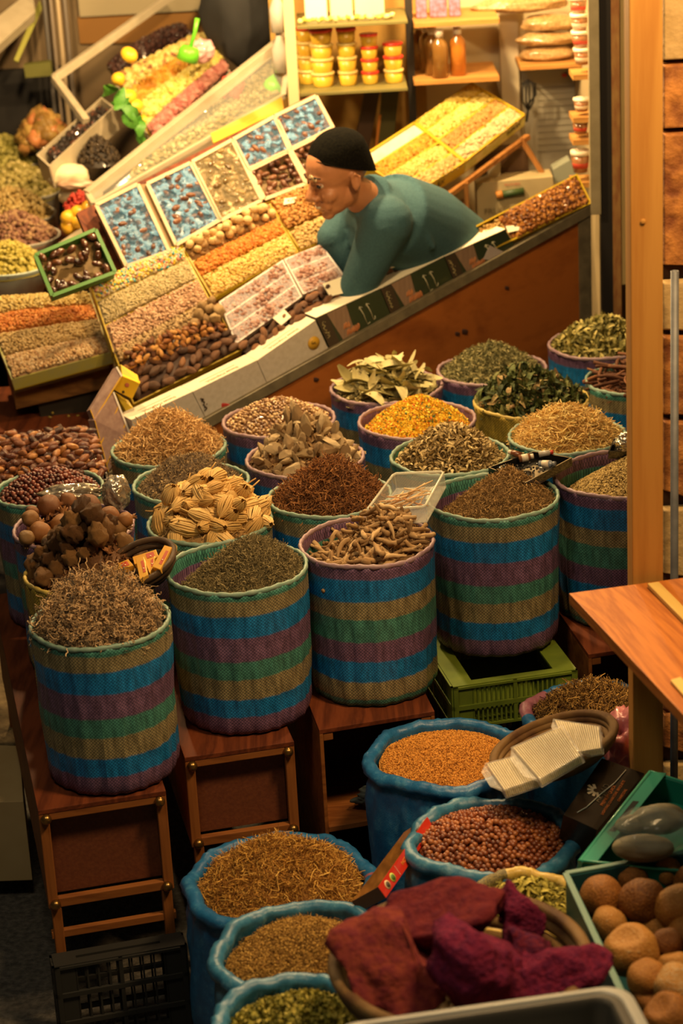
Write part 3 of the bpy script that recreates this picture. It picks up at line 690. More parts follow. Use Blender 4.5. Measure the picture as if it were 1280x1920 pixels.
# --- L pomegranates
L_ = (-.703, 5.545, .99); bag(L_, .158, M_P, RIM_P, 'striped woven basket with a purple rim filled with dried pomegranates', seed=7, h=.38)
mL = Mound(L_, .158*ZR, -.035, .05, (.0, .1), 1.8, .006, 12, 7)
content('shell_crumbs', mL, [(T_FL, 300, (.02, .04), .6, (-.01, -.002), False)], ramp_rnd([(0, (.04,.015,.008)), (1, (.15,.06,.02))], .7), 'dark dry rind crumbs lying below the dried pomegranates', 'dried rind', .1)
M_POM = ramp_rnd([(0, (.11,.034,.007)), (.5, (.22,.085,.016)), (1, (.17,.10,.035))], .42, 'obj', bump=.6, bscale=30, bd=.003, spec=.5)
def pome(seed):
    b = MB(); q = random.Random(seed); n = 24; prof = []
    for i in range(15):
        t = math.pi*i/14*.93+.0; prof.append((math.sin(t)*(1+.03*math.cos(3*t)), -math.cos(t)*.92))
    b.lathe([(.001, -.9)]+prof[1:]+[(.22, .98), (.30, 1.2), (.34, 1.32), (.27, 1.30), (.2, 1.05), (.02, .93)], None, n)
    vs = np.array([tuple(v) for v in b.v])
    for k, v in enumerate(vs):
        if v[2] > 1.12: vs[k] *= 1+.12*math.sin(math.atan2(v[1], v[0])*6)
        vs[k] *= 1+.09*mn.noise(Vector(v)*1.4+V(seed*3, 0, 0))
    return vs, list(b.f)
T_PO = [pome(i) for i in range(5)]
pp_ = [(57,972,.028),(92,950,.038),(128,940,.030),(165,950,.042),(205,968,.034),(222,990,.032),(75,998,.036),(118,985,.040),(160,985,.036),(195,1000,.030),(50,1008,.026),(95,1018,.030),(60,960,.022),(235,975,.026),(140,962,.026)]
labs = items('dried_pomegranate', tmesh('pome', T_PO, M_POM), np.array([tuple(PZ(x, y, .985+(.05 if y < 985 else .03))) for x, y, r_ in pp_]), (.9, 1.0), 'round brown dried pomegranate with a crown in the purple-rimmed basket', 'pomegranate', 'dried pomegranates in the basket', 1.0)
for o, (x, y, r_) in zip(labs, pp_): o.scale = (r_*.82, r_*.82, r_*.82)
# --- R red berries
R_ = (-.800, 5.86, .985); bag(R_, .150, M_G, RIM_G, 'striped woven basket with a green rim full of dark red berries, beside the foil packets', seed=8, h=.375)
mR = Mound(R_, .150*ZR, -.018, .045, (.0, .1), 1.9, .006, 12, 8)
M_BER = ramp_rnd([(0, (.03,.006,.004)), (.5, (.09,.017,.010)), (1, (.16,.035,.016))], .35, 'obj', spec=.6, bump=.2, bscale=120)
g = nearest_first(mR.grid(.0135, .0, .96, .12)); T_BE = [t_jit(i, (1,1,.95), .12, 1.6, 2) for i in range(3)]
items('red_berry', tmesh('berry', T_BE, M_BER), g[:300], (.0062, .0074), 'small dark red dried berry in the green-rimmed basket near the foil packets', 'berry', 'red berries in the basket', 1)
stuff('red_berries', join_arrays([mR.base(.005), heap_arrays(T_BE, g[300:] if len(g) > 300 else g[-5:], (.006, .0072))]), ramp_rnd([(0, (.02,.004,.003)), (.5, (.06,.011,.007)), (1, (.11,.024,.011))], .4, spec=.6), 'rest of the dark red berries at the back of their basket', 'berries', smooth=True)
# --- G khella umbels (tan fibre bundles)
G_ = (-.345, 5.525, .992); bag(G_, .163, M_G, RIM_G, 'striped woven basket with a green rim overflowing with tan ribbed flower heads', seed=9, h=.38)
mG = Mound(G_, .163*ZR, -.015, .065, (.0, .0), 2.2, .006, 12, 9)
def umbel(seed):
    b = MB(); q = random.Random(seed); n = 22
    for k in range(n):
        a = 2*math.pi*k/n+q.uniform(-.1,.1); sp = q.uniform(.85, 1.1)
        pts = [(0, 0, 0), (.22*math.cos(a)*sp, .22*math.sin(a)*sp, .12), (.40*math.cos(a)*sp, .40*math.sin(a)*sp, .42), (.36*math.cos(a), .36*math.sin(a), .80), (.14*math.cos(a), .14*math.sin(a), 1.02*q.uniform(.92, 1.05))]
        b.tube([V(*p) for p in pts], [.03, .055, .07, .06, .025], 4, cap=False)
    b.tube([V(0,0,.02), V(.02,.02,-.15), V(.06*q.uniform(-1,1),.05,-.34)], [.05,.04,.035], 5)
    v = np.array([tuple(x) for x in b.v]); v[:, 2] = (v[:, 2]-.4)*1.3; v[:, :2] *= .85; return v[:, [2, 0, 1]], list(b.f)
T_UM = [umbel(i) for i in range(4)]
M_UMB = ramp_rnd([(0, (.42,.25,.075)), (.5, (.58,.38,.13)), (1, (.68,.48,.20))], .7, 'obj', bump=.4, bscale=200)
content('straw_litter', mG, [(T_ST, 900, (.02, .05), .4, (-.006, 0), False)], ramp_rnd([(0, (.16,.09,.03)), (1, (.45,.29,.11))], .8), 'tan straw litter lying under the ribbed flower heads', 'straw', .1)
for sp, up, rm in ((.038, .004, .93), (.042, .026, .72), (.05, .046, .4)):
    items('dried_flower_head', tmesh('umbel', T_UM, M_UMB), mG.grid(sp, up, rm, .22), (.046, .064), 'tan ribbed dried flower head in the overflowing green-rimmed basket', 'dried flower', 'ribbed flower heads in the basket', .55)
# --- M grey-brown herb
M_ = (-.408, 5.845, .985); bag(M_, .160, M_G, RIM_G, 'striped green-rimmed basket of grey-brown herb behind the ribbed flower heads', seed=10, h=.375)
mM = Mound(M_, .160*ZR, -.02, .072, (.0, .1), 1.7, .008, 18, 10)
content('dried_herb', mM, [(T_CU, 3600, (.009, .02), .8, (-.001, .006), False), (T_FL, 1200, (.006, .012), .8, (0, .006), False)], ramp_rnd([(0, (.05,.038,.03)), (.5, (.17,.12,.07)), (1, (.33,.24,.12))], .9), 'grey-brown crushed herb in the basket behind the ribbed flower heads', base_rn=.2)
# --- S straw
S_ = (-.488, 6.185, .972); bag(S_, .166, M_G, RIM_G, 'striped woven basket with a green rim of pale straw, against the white boxes', seed=11, h=.362)
mS = Mound(S_, .166*ZR, -.025, .098, (.05, .05), 1.5, .010, 14, 11)
content('dried_straw', mS, [(T_CU, 3200, (.02, .045), .5, (-.001, .010), False), (T_ST, 900, (.03, .06), .4, (0, .014), False)], ramp_rnd([(0, (.20,.11,.04)), (.5, (.40,.25,.10)), (1, (.60,.42,.20))], .85), 'tangled pale straw heaped in the basket against the white boxes', 'dried straw', .2)
# --- N root chunks
N_ = (-.094, 5.985, .99); bag(N_, .166, M_P, RIM_P, 'striped woven basket with a purple rim heaped with pale root chunks', seed=12, h=.38)
mN = Mound(N_, .166*ZR, -.02, .075, (.0, .1), 1.6, .010, 14, 12)
M_CHK = ramp_rnd([(0, (.34,.22,.11)), (.5, (.52,.38,.20)), (1, (.66,.52,.31))], .85, 'obj', bump=.9, bscale=60, bd=.003)
content('root_crumbs', mN, [(T_FL, 500, (.015, .03), .8, (-.006, 0), False)], ramp_rnd([(0, (.14,.08,.035)), (1, (.42,.29,.14))], .85), 'crumbled pale root lying under the root chunks', 'dried root', .1)
T_CH = [t_chunk(i, .25, 2, (1.15, .62, .36)) for i in range(9)]
for sp, up, rm in ((.030, .004, .95), (.036, .022, .66), (.042, .045, .35)):
    items('root_chunk', tmesh('rchunk', T_CH, M_CHK, False), mN.grid(sp, up, rm, .28), (.021, .036), 'pale angular root chunk in the purple-rimmed basket', 'dried root', 'pale root chunks in the basket', .9)
# --- H brown root tangle
H_ = (-.029, 5.660, .995); bag(H_, .165, M_G, RIM_G, 'striped green-rimmed basket of dark red-brown twigs behind the finger roots', seed=13, h=.383)
mH = Mound(H_, .165*ZR, -.028, .092, (.05, .05), 1.5, .010, 14, 13)
content('dried_twigs', mH, [(T_CU, 3600, (.018, .04), .8, (-.002, .010), False), (T_ST, 900, (.02, .045), .6, (0, .012), False)], ramp_rnd([(0, (.045,.018,.008)), (.5, (.16,.065,.022)), (1, (.32,.15,.05))], .85), 'tangled dark red-brown twigs heaped behind the finger roots', 'dried twigs', .1)
# --- T beans
T_ = (-.170, 6.345, .985); bag(T_, .166, M_P, RIM_P, 'striped woven basket with a purple rim of shiny speckled brown beans, below the white boxes', seed=14, h=.375)
mT = Mound(T_, .166*ZR, -.012, .058, (.0, .05), 1.8, .004, 12, 14)
st_bean = [(0, (.10,.045,.018)), (.45, (.24,.13,.055)), (.8, (.42,.28,.13)), (1, (.62,.46,.25))]
g = nearest_first(mT.grid(.0118, .0, .97, .16)); T_BN = [t_ico(2, (.62, .44, .34)), t_ico(2, (.55, .46, .36))]
items('speckled_bean', tmesh('bean', T_BN, ramp_rnd(st_bean, .25, 'obj', spec=.6, coat=.3)), g[:300], (.0095, .0118), 'shiny speckled brown bean in the basket below the white boxes', 'bean', 'speckled beans in the basket', .4)
stuff('speckled_beans', join_arrays([mT.base(.004), heap_arrays([t_ico(1, (.6,.44,.36))], g[300:], (.0095, .0118), .4)]), ramp_rnd(st_bean, .3, spec=.6, coat=.3), 'rest of the shiny speckled beans at the back of their basket', 'beans', smooth=True)
# --- O yellow petals
Oo = (.234, 6.26, .99); bag(Oo, .171, M_P, RIM_P, 'striped woven basket with a purple rim of bright yellow petals', seed=15, h=.38)
mO = Mound(Oo, .171*ZR, -.035, .062, (.10, .12), 1.6, .006, 16, 15)
content('yellow_petals', mO, [(T_FL, 5200, (.007, .013), .8, (-.001, .005), False)], ramp_rnd([(0, (.04,.12,.06)), (.07, (.10,.13,.03)), (.12, (.52,.30,.02)), (.6, (.68,.42,.03)), (.86, (.78,.55,.08)), (.92, (.60,.10,.02)), (1, (.5,.08,.02))], .8), 'bright yellow petals flecked with orange and green in a striped basket', 'dried petals', .5)
# --- I olive leaves
I_ = (.309, 5.925, .995); bag(I_, .166, M_G, RIM_G, 'striped green-rimmed basket of tan narrow leaves behind the clear tub of sticks', seed=16, h=.383)
mI = Mound(I_, .166*ZR, -.025, .078, (.05, .1), 1.5, .008, 14, 16)
content('dried_leaves', mI, [(T_LF, 2600, (.018, .032), .5, (-.001, .008), True)], ramp_rnd([(0, (.10,.065,.025)), (.5, (.27,.20,.085)), (1, (.46,.37,.19))], .8), 'tan narrow dried leaves heaped behind the clear tub of sticks', 'dried leaves', .1)
# --- J yellow straw
J_ = (.647, 6.035, .997); bag(J_, .165, M_G, RIM_G, 'striped woven basket with a green rim of golden straw below the dark leaves', seed=17, h=.385)
mJ = Mound(J_, .165*ZR, -.02, .080, (.05, .1), 1.6, .008, 14, 17)
content('golden_straw', mJ, [(T_ST, 2400, (.025, .055), .35, (-.002, .010), False)], ramp_rnd([(0, (.24,.14,.04)), (.5, (.52,.34,.11)), (1, (.72,.53,.23))], .75), 'chopped golden straw heaped in a basket beside the wooden post', 'dried straw', .15)
# --- P dark leaves, yellow bag
P_ = (.579, 6.385, .99); bag(P_, .170, M_Y, RIM_Y, 'yellow woven basket with a dark band, heaped with dark green leaves', seed=18, h=.38)
mP = Mound(P_, .170*ZR, -.02, .078, (-.05, .1), 1.7, .012, 14, 18)
content('dark_green_leaves', mP, [(T_LF, 900, (.035, .065), .7, (-.002, .016), True), (T_FL, 900, (.012, .03), .8, (0, .01), False)], ramp_rnd([(0, (.015,.022,.008)), (.5, (.055,.075,.020)), (.85, (.13,.13,.04)), (1, (.24,.15,.07))], .7), 'crumpled dark green leaves heaped in the yellow woven basket', 'dried leaves', .1)
# --- U bay leaves
U_ = (.158, 6.605, .985); bag(U_, .172, M_P, RIM_P, 'striped woven basket with a purple rim of long pale bay leaves', seed=19, h=.375)
mU = Mound(U_, .172*ZR, -.022, .04, (.0, .05), 1.7, .008, 14, 19)
content('leaf_litter', mU, [(T_LF, 500, (.02, .04), .4, (-.004, .004), True)], ramp_rnd([(0, (.12,.10,.04)), (1, (.40,.34,.17))], .8), 'broken pale leaf litter under the bay leaves', 'dried leaves', .1)
M_BAY = ramp_rnd([(0, (.24,.21,.08)), (.5, (.37,.33,.14)), (1, (.47,.42,.22))], .65, 'obj', bump=.2, bscale=80)
T_BAY = [t_leaf(1, .34, .10, .22, i+30, 8) for i in range(6)]
for sp, up, rm, ti in ((.034, .006, .9, .2), (.04, .02, .75, .4), (.05, .036, .5, .55)):
    items('bay_leaf', tmesh('bay', T_BAY, M_BAY), mU.grid(sp, up, rm, .3), (.085, .125), 'long pale dried bay leaf in the purple-rimmed basket below the date boxes', 'bay leaf', 'bay leaves in the basket', ti, flat=True)
# --- V herb
V_ = (.491, 6.725, .985); bag(V_, .170, M_P, RIM_P, 'striped woven basket with a purple rim of grey-green herb against the wooden panel', seed=20, h=.375)
mV = Mound(V_, .170*ZR, -.02, .075, (.0, .1), 1.5, .010, 14, 20)
content('dried_herb', mV, [(T_LFn, 3000, (.014, .030), .6, (-.001, .007), False), (T_CU, 1200, (.012, .022), .7, (0, .006), False)], ramp_rnd([(0, (.04,.045,.02)), (.5, (.16,.15,.06)), (1, (.34,.30,.14))], .85), 'grey-green narrow leaf herb heaped against the wooden panel', base_rn=.2)
# --- W dry leaves
Ww = (.858, 6.93, .985); bag(Ww, .170, M_P, RIM_P, 'striped woven basket with a purple rim of curled brown-green leaves at the far corner', seed=21, h=.375)
mW = Mound(Ww, .170*ZR, -.02, .075, (.1, .1), 1.5, .012, 14, 21)
content('curled_leaves', mW, [(T_LF, 1500, (.022, .042), .8, (-.001, .012), True)], ramp_rnd([(0, (.05,.05,.015)), (.5, (.20,.18,.05)), (1, (.42,.36,.13))], .75), 'curled brown-green dry leaves heaped at the far corner of the stall', 'dried leaves', .1)
# --- Q dark sticks
Q_ = (.926, 6.545, .985); bag(Q_, .165, M_G, RIM_G, 'striped woven basket with a green rim of dark bark sticks, cut by the wooden post', seed=22, h=.375)
mQ = Mound(Q_, .165*ZR, -.025, .03, (.0, .1), 1.5, .006, 14, 22)
content('bark_bits', mQ, [(T_ST, 600, (.03, .06), .3, (-.004, .002), False)], ramp_rnd([(0, (.03,.012,.006)), (1, (.14,.05,.02))], .8), 'dark bark bits lying under the bark sticks', 'bark', .1)
items('bark_stick', tmesh('bark', [t_stick(1, .05, .12, 5, 6, i, .8) for i in range(5)], ramp_rnd([(0, (.06,.02,.01)), (1, (.22,.09,.035))], .7, 'obj', bump=.6, bscale=90)), mQ.grid(.033, .012, .9, .3), (.08, .14), 'dark brown bark stick in the basket beside the wooden post', 'bark stick', 'bark sticks in the basket', .2)
# --- K mostly hidden
K_ = (1.005, 6.17, .985); bag(K_, .165, M_G, RIM_G, 'striped woven basket showing only its green rim beside the wooden post', seed=23, h=.375)
mK = Mound(K_, .165*ZR, -.03, .03, (.0, .1), 1.5, .006, 14, 23)
content('dried_herb', mK, [(T_LF, 600, (.02, .04), .5, (-.001, .006), True)], ramp_rnd([(0, (.05,.05,.015)), (1, (.25,.2,.07))], .8), 'dried leaves in the basket hidden behind the wooden post')
plain_table([(.94, 5.95), (1.20, 6.0), (1.12, 7.10), (.72, 7.00)], .60, .014, 'dark table under the baskets at the far right corner')
# =====================================================================
# FLOOR SACKS, FRONT RIGHT
# =====================================================================
M_SK = sack_mat((.009, .085, .23), (.018, .15, .36), (.09, .30, .48)); M_SK2 = sack_mat((.016, .10, .20), (.035, .18, .32), (.18, .38, .48))
M_SKP = sack_mat((.22, .07, .11), (.34, .13, .18), (.5, .3, .32)); M_SKY = sack_mat((.42, .27, .04), (.60, .42, .09), (.7, .55, .2))
s1 = (.220, 4.905, .60); sack(s1, .186, .598, M_SK, 'blue woven sack of golden-brown grain under the edge of the wicker tray', 1, .017, .010)
m1 = Mound(s1, .163, -.022, .012, (.1, .0), 1.6, .007, 9, 31)
content('golden_grain', m1, [([t_ico(1, (.5,.32,.28))], 15000, (.0035, .0058), .5, (-.001, .002), False)], ramp_rnd([(0, (.20,.075,.010)), (.5, (.44,.19,.03)), (1, (.62,.31,.06))], .75), 'fine golden-brown grain filling the blue sack', 'grain', .45)
s2 = (.300, 4.525, .58); sack(s2, .188, .578, M_SK2, 'blue woven sack of shelled hazelnuts with a pale crinkled collar', 2, .018, .012)
m2 = Mound(s2, .166, -.022, .028, (.05, .1), 1.8, .004, 9, 32)
st_hz = [(0, (.07,.014,.005)), (.5, (.16,.040,.011)), (1, (.28,.095,.026))]
T_HZ = [t_jit(i, (1, 1, 1.05), .10, 1.4, 2) for i in range(4)]
g = nearest_first(m2.grid(.0128, .0, .98, .13))
items('hazelnut', tmesh('hazel', T_HZ, ramp_rnd(st_hz, .33, 'obj', spec=.5, bump=.15, bscale=120)), g[:300], (.0062, .0076), 'round red-brown hazelnut in the blue sack by the black box', 'hazelnut', 'hazelnuts in the blue sack', 1.2)
stuff('hazelnuts', join_arrays([m2.base(.006), heap_arrays(T_HZ, g[300:], (.0062, .0076), 1.2)]), ramp_rnd(st_hz, .35, spec=.5), 'rest of the hazelnuts towards the back of the blue sack', 'hazelnuts', smooth=True)
s3 = (.600, 5.09, .60); sack(s3, .165, .598, M_SK, 'blue sack with a pink patch on its rim, full of dark brown dried stems', 3, .017, .010, patch=(M_SKP, .36, .50))
m3 = Mound(s3, .145, -.02, .045, (.1, .1), 1.8, .010, 14, 33)
content('dried_stems', m3, [(T_CU, 3400, (.018, .04), .8, (-.001, .010), False), (T_FL, 500, (.010, .02), .8, (0, .01), False)], ramp_rnd([(0, (.035,.018,.006)), (.5, (.15,.08,.022)), (1, (.36,.22,.06))], .85), 'dark brown dried stems in the sack with the pink patch', 'dried stems', .15)
s4 = (-.190, 4.600, .455); sack(s4, .218, .453, M_SK, 'wide blue woven sack overflowing with rust-brown straw in front of the second bench', 4, .019, .014, patch=(M_SKP, .985, 1.0))
m4 = Mound(s4, .192, -.03, .075, (.0, .15), 1.7, .010, 10, 34)
content('rust_straw', m4, [(T_CU, 5200, (.012, .028), .6, (-.001, .008), False), (T_ST, 3600, (.010, .022), .5, (0, .008), False), ([t_stick(1, .018, .12, seed=i) for i in range(4)], 900, (.03, .06), .35, (0, .016), False)], ramp_rnd([(0, (.07,.025,.005)), (.4, (.26,.12,.022)), (.8, (.47,.26,.05)), (1, (.62,.40,.10))], .8), 'rust-brown straw heaped in the wide blue sack', 'dried straw', .2)
s5 = (-.131, 4.165, .53); sack(s5, .192, .528, M_SK2, 'blue woven sack of ochre-brown crushed herb, second from the front', 5, .018, .012)
m5 = Mound(s5, .170, -.03, .035, (.1, .1), 1.6, .010, 10, 35)
content('ochre_herb', m5, [(T_CU, 5200, (.008, .016), .8, (-.001, .005), False), (T_GR, 5000, (.004, .008), .5, (0, .004), False)], ramp_rnd([(0, (.07,.030,.006)), (.5, (.25,.14,.030)), (1, (.42,.27,.07))], .9), 'ochre-brown crushed herb in the second blue sack from the front', base_rn=.25)
s6 = (-.139, 3.745, .63); sack(s6, .168, .628, M_SK2, 'blue sack of green-yellow herb at the bottom edge beside the big wicker basket', 6, .018, .014)
m6 = Mound(s6, .146, -.03, .03, (.2, .1), 1.6, .010, 12, 36)
content('green_flakes', m6, [(T_FL, 3200, (.008, .018), .8, (-.001, .006), False)], ramp_rnd([(0, (.05,.05,.008)), (.5, (.22,.20,.03)), (1, (.42,.36,.09))], .85), 'green-yellow flaked herb in the front blue sack', base_rn=.2)
s7 = (.343, 4.20, .60); sack(s7, .130, .598, M_SKY, 'small yellow woven sack with a black mesh patch, holding olive-green leaves', 7, .015, .010, patch=(solid((.05,.045,.03), .6, c2=(.25,.2,.06), scale=260), .28, .42))
m7 = Mound(s7, .115, -.03, .02, (.1, .1), 1.6, .008, 12, 37)
content('olive_leaves', m7, [(T_LF, 1500, (.018, .032), .5, (-.001, .008), True)], ramp_rnd([(0, (.05,.045,.006)), (.5, (.22,.19,.03)), (1, (.40,.35,.08))], .8), 'olive-green narrow leaves in the small yellow sack', 'dried leaves', .15)

# ---------------- coiled wicker baskets ----------------
def wicker_mat(c, c2, dark):
    m, nt, N, L, b = _nt('wicker'); uv = N.new('ShaderNodeUVMap'); uv.uv_map = 'UVMap'
    w = N.new('ShaderNodeTexWave'); w.inputs['Scale'].default_value = 1; w.bands_direction = 'X'; mp = N.new('ShaderNodeMapping'); mp.inputs['Scale'].default_value = (28, 1, 1); mp.inputs['Rotation'].default_value = (0, 0, .25)
    L.new(uv.outputs[0], mp.inputs[0]); L.new(mp.outputs[0], w.inputs[0]); w.inputs['Distortion'].default_value = 1.5
    n = N.new('ShaderNodeTexNoise'); n.inputs['Scale'].default_value = 14; n.inputs['Detail'].default_value = 5; tc = N.new('ShaderNodeTexCoord'); L.new(tc.outputs['Object'], n.inputs[0])
    r = N.new('ShaderNodeValToRGB'); rampset(r, [(.32, dark), (.5, c), (.7, c2)]); L.new(n.outputs[0], r.inputs[0])
    mx = N.new('ShaderNodeMix'); mx.data_type = 'RGBA'; mx.blend_type = 'MULTIPLY'; mx.inputs[0].default_value = .55; L.new(r.outputs[0], mx.inputs[6]); L.new(w.outputs[0], mx.inputs[7]); L.new(mx.outputs[2], b.inputs['Base Color'])
    b.inputs['Roughness'].default_value = .6; addbump(nt, b, .7, .003, w.outputs[0]); return m
M_WK = wicker_mat((.36, .20, .065), (.50, .31, .12), (.16, .07, .03)); M_WKD = wicker_mat((.10, .055, .025), (.17, .10, .05), (.05, .025, .015))
def coil_basket(c, r, depth, mat, label, M=None, base=.62, coil=.011, name='wicker_basket', el=1.0, group=None):
    """rows of coils stacked as rings; c = rim centre"""
    rows = max(3, int(depth/(coil*1.55)))+1; vs = []; fs = []; uv = []; n = 80; K = 8
    def ring(R_, z, rr):
        b0 = len(vs)
        for k in range(n+1):
            a = 2*math.pi*k/n
            for j in range(K):
                b_ = 2*math.pi*j/K; q = R_+rr*math.cos(b_)
                vs.append((q*math.cos(a)*el, q*math.sin(a), z+rr*math.sin(b_))); uv.append((k/n*2*math.pi*R_*9, j/K))
        for k in range(n):
            for j in range(K): fs.append((b0+k*K+j, b0+(k+1)*K+j, b0+(k+1)*K+(j+1) % K, b0+k*K+(j+1) % K))
    for i in range(rows):
        t = i/(rows-1); ring(r*(1-(1-base)*t**1.6), -depth*t, coil*(1.12 if i == 0 else 1.0))
    R0 = r*base; 
    while R0 > coil: R0 -= coil*1.7; ring(max(R0, .004), -depth, coil) if R0 > 0 else None
    T = Matrix.Translation(Vector(c)) @ (M.to_4x4() if M is not None else Matrix())
    o = add(name, mesh_arrays(name, np.array(vs), fs, [mat], None, True, uv), None, T)
    return tag(o, label, 'basket', group)
PBc = V(.178, 3.69, .785)
coil_basket(PBc, .238, .11, M_WK, 'big round coiled wicker basket holding crimson pigment blocks', coil=.0125, base=.6)
M_CRIM = ramp_rnd([(0, (.035,.008,.040)), (.35, (.12,.013,.030)), (.65, (.17,.018,.026)), (1, (.19,.034,.026))], .95, 'obj', bump=.6, bscale=7, bd=.03, spec=.1, fine=.5)
M_BRK = solid((.22, .045, .030), .95, c2=(.13, .020, .030), scale=7, bump=.8, bd=.012, spec=.1, detail=8); M_CRM = solid((.19, .018, .050), .95, c2=(.10, .012, .045), scale=8, bump=1, bd=.014, spec=.1, detail=8); M_VIO = solid((.060, .012, .045), .95, c2=(.14, .016, .030), scale=7, bump=.8, bd=.012, spec=.1, detail=8); M_DRD = solid((.15, .022, .024), .95, c2=(.09, .012, .022), scale=7, bump=.8, bd=.012, spec=.1, detail=8)
PGM = {3: M_BRK, 8: M_DRD, 5: M_CRM, 12: M_CRM, 15: M_VIO, 18: M_CRM}
def pigment(cx, cy, z, s, sc, seed, rz, rx=0.0, label=''):
    v, f = t_chunk(seed, .5, 4, sc); out = []
    for p in v:
        p = Vector(p); p = p*(1+.12*mn.noise(p*2.5+V(seed, 0, 0))+.07*mn.noise(p*6+V(seed,1,0))+.035*mn.noise(p*15)+.02*mn.noise(p*32)); out.append(tuple(p))
    p = PZ(cx, cy, z); o = add('pigment_block', mesh_arrays('pigment_block', np.array(out), f, [PGM[seed]]), None, Matrix.Translation(p) @ Matrix.Rotation(rz, 4, 'Z') @ Matrix.Rotation(rx, 4, 'X') @ Matrix.Scale(s, 4))
    tag(o, label, 'pigment block', 'crimson pigment blocks in the wicker basket')
pigment(742, 1815, .80, .140, (1, .95, .60), 3, .3, .2, 'large smooth brick-red pigment block at the left side of the wicker basket')
pigment(835, 1716, .835, .130, (1.15, .8, .46), 8, .2, -.2, 'long dark red pigment block at the back of the wicker basket')
pigment(916, 1810, .845, .118, (.95, .95, .74), 5, .8, .5, 'rough rose-crimson pigment block, topmost in the middle of the wicker basket')
pigment(968, 1712, .84, .062, (.8, 1.2, .9), 12, .5, .9, 'small upright crimson pigment wedge next to the yellow sack')
pigment(1005, 1780, .81, .062, (.8, 1.25, .6), 15, .6, .3, 'violet-red pigment wedge leaning in the right half of the wicker basket')
pigment(1038, 1825, .80, .092, (1.25, .7, .5), 18, .35, .1, 'deep crimson pigment block against the right rim of the wicker basket')
# wicker tray with wax packs
TRM = (Matrix.Rotation(math.radians(-16), 3, 'Y') @ Matrix.Rotation(math.radians(-3), 3, 'X')); TRc = V(.462, 4.715, .705)
coil_basket(TRc, .138, .035, M_WK, 'oval wicker tray holding pale wafer packs in clear wrap', TRM, base=.75, coil=.0095, name='wicker_tray', el=1.06)
M_WAF = solid((.46, .35, .13), .4, c2=(.54, .43, .19), scale=14, bump=.3, coat=.4); M_FILM = solid((.95, .93, .85), .12, alpha=.22, bump=.9, scale=45, bd=.01)
def wafer_pack(c4, th, label, n=12):
    nrm = qnormal(c4); n = n*2; n = int(n*.75); root = empty('wafer_pack', (c4[3]+c4[2])/2-nrm*th, label, 'packet', 'wafer packs in the wicker tray')
    b = MB()
    for i in range(n):
        a, b_ = i/n, (i+.82)/n; b.slab([quadpt(c4, a, 0), quadpt(c4, b_, 0), quadpt(c4, b_, 1), quadpt(c4, a, 1)], th)
    b.build('wafer_stack', M_WAF, root, .0006)
    w = MB(); e = subquad(c4, -.05, 1.05, -.04, 1.04); w.slab([p+nrm*.0015 for p in e], th+.003); f = w.build('clear_wrap', M_FILM, root, .003)
    # twisted film tail
    t = MB(); m_ = (e[0]+e[3])/2; d = (e[0]-e[1]).normalized(); s_ = (e[3]-e[0])/2
    t.hexa([m_-s_*.9, m_-s_*.5+d*.018, m_+s_*.5+d*.020, m_+s_*.9], [m_-s_*.9-nrm*.006, m_-s_*.5+d*.018-nrm*.002, m_+s_*.5+d*.020-nrm*.002, m_+s_*.9-nrm*.006]); t.build('wrap_end', M_FILM, root)
trn = (TRM @ V(0, 0, 1))
def on_tray(x, y, h): return PP(x, y, TRc+trn*h, trn)
wafer_pack([on_tray(912, 1432, .016), on_tray(990, 1412, .016), on_tray(1012, 1458, .016), on_tray(945, 1480, .016)], .02, 'pale wafer pack lying lowest at the left end of the wicker tray')
wafer_pack([on_tray(962, 1402, .032), on_tray(1052, 1362, .032), on_tray(1088, 1416, .032), on_tray(1012, 1460, .032)], .018, 'pale wafer pack on top in the middle of the wicker tray', 16)
wafer_pack([on_tray(1040, 1350, .018), on_tray(1122, 1362, .018), on_tray(1126, 1402, .018), on_tray(1068, 1412, .018)], .016, 'pale wafer pack at the right end of the wicker tray')
# pink plastic bag on the stems
def crumple(name, c, r, sc, mat, label, cat, seed, amp=.35, sub=4, fr=2.2, group=None):
    v, f = t_ico(sub); out = []
    for p in v:
        p = Vector(p); q = 1+amp*mn.noise(p*fr+V(seed, 1, 2))+amp*.5*abs(mn.noise(p*fr*2.5+V(seed, 5, 2)))+amp*.22*abs(mn.noise(p*fr*6+V(seed, 5, 2))); out.append((p.x*q*sc[0]*r, p.y*q*sc[1]*r, p.z*q*sc[2]*r))
    o = add(name, mesh_arrays(name, np.array(out), f, [mat]), None, Matrix.Translation(Vector(c))); return tag(o, label, cat, group)
M_PINK = solid((.62, .16, .20), .28, c2=(.72, .30, .30), scale=30, bump=.6, alpha=.9, bd=.006, coat=.4)
crumple('plastic_bag', PZ(1172, 1388, .66), .058, (.8, 1, 1.15), M_PINK, 'crumpled pink plastic bag resting on the dried stems beside the wooden post', 'plastic bag', 4, .5)

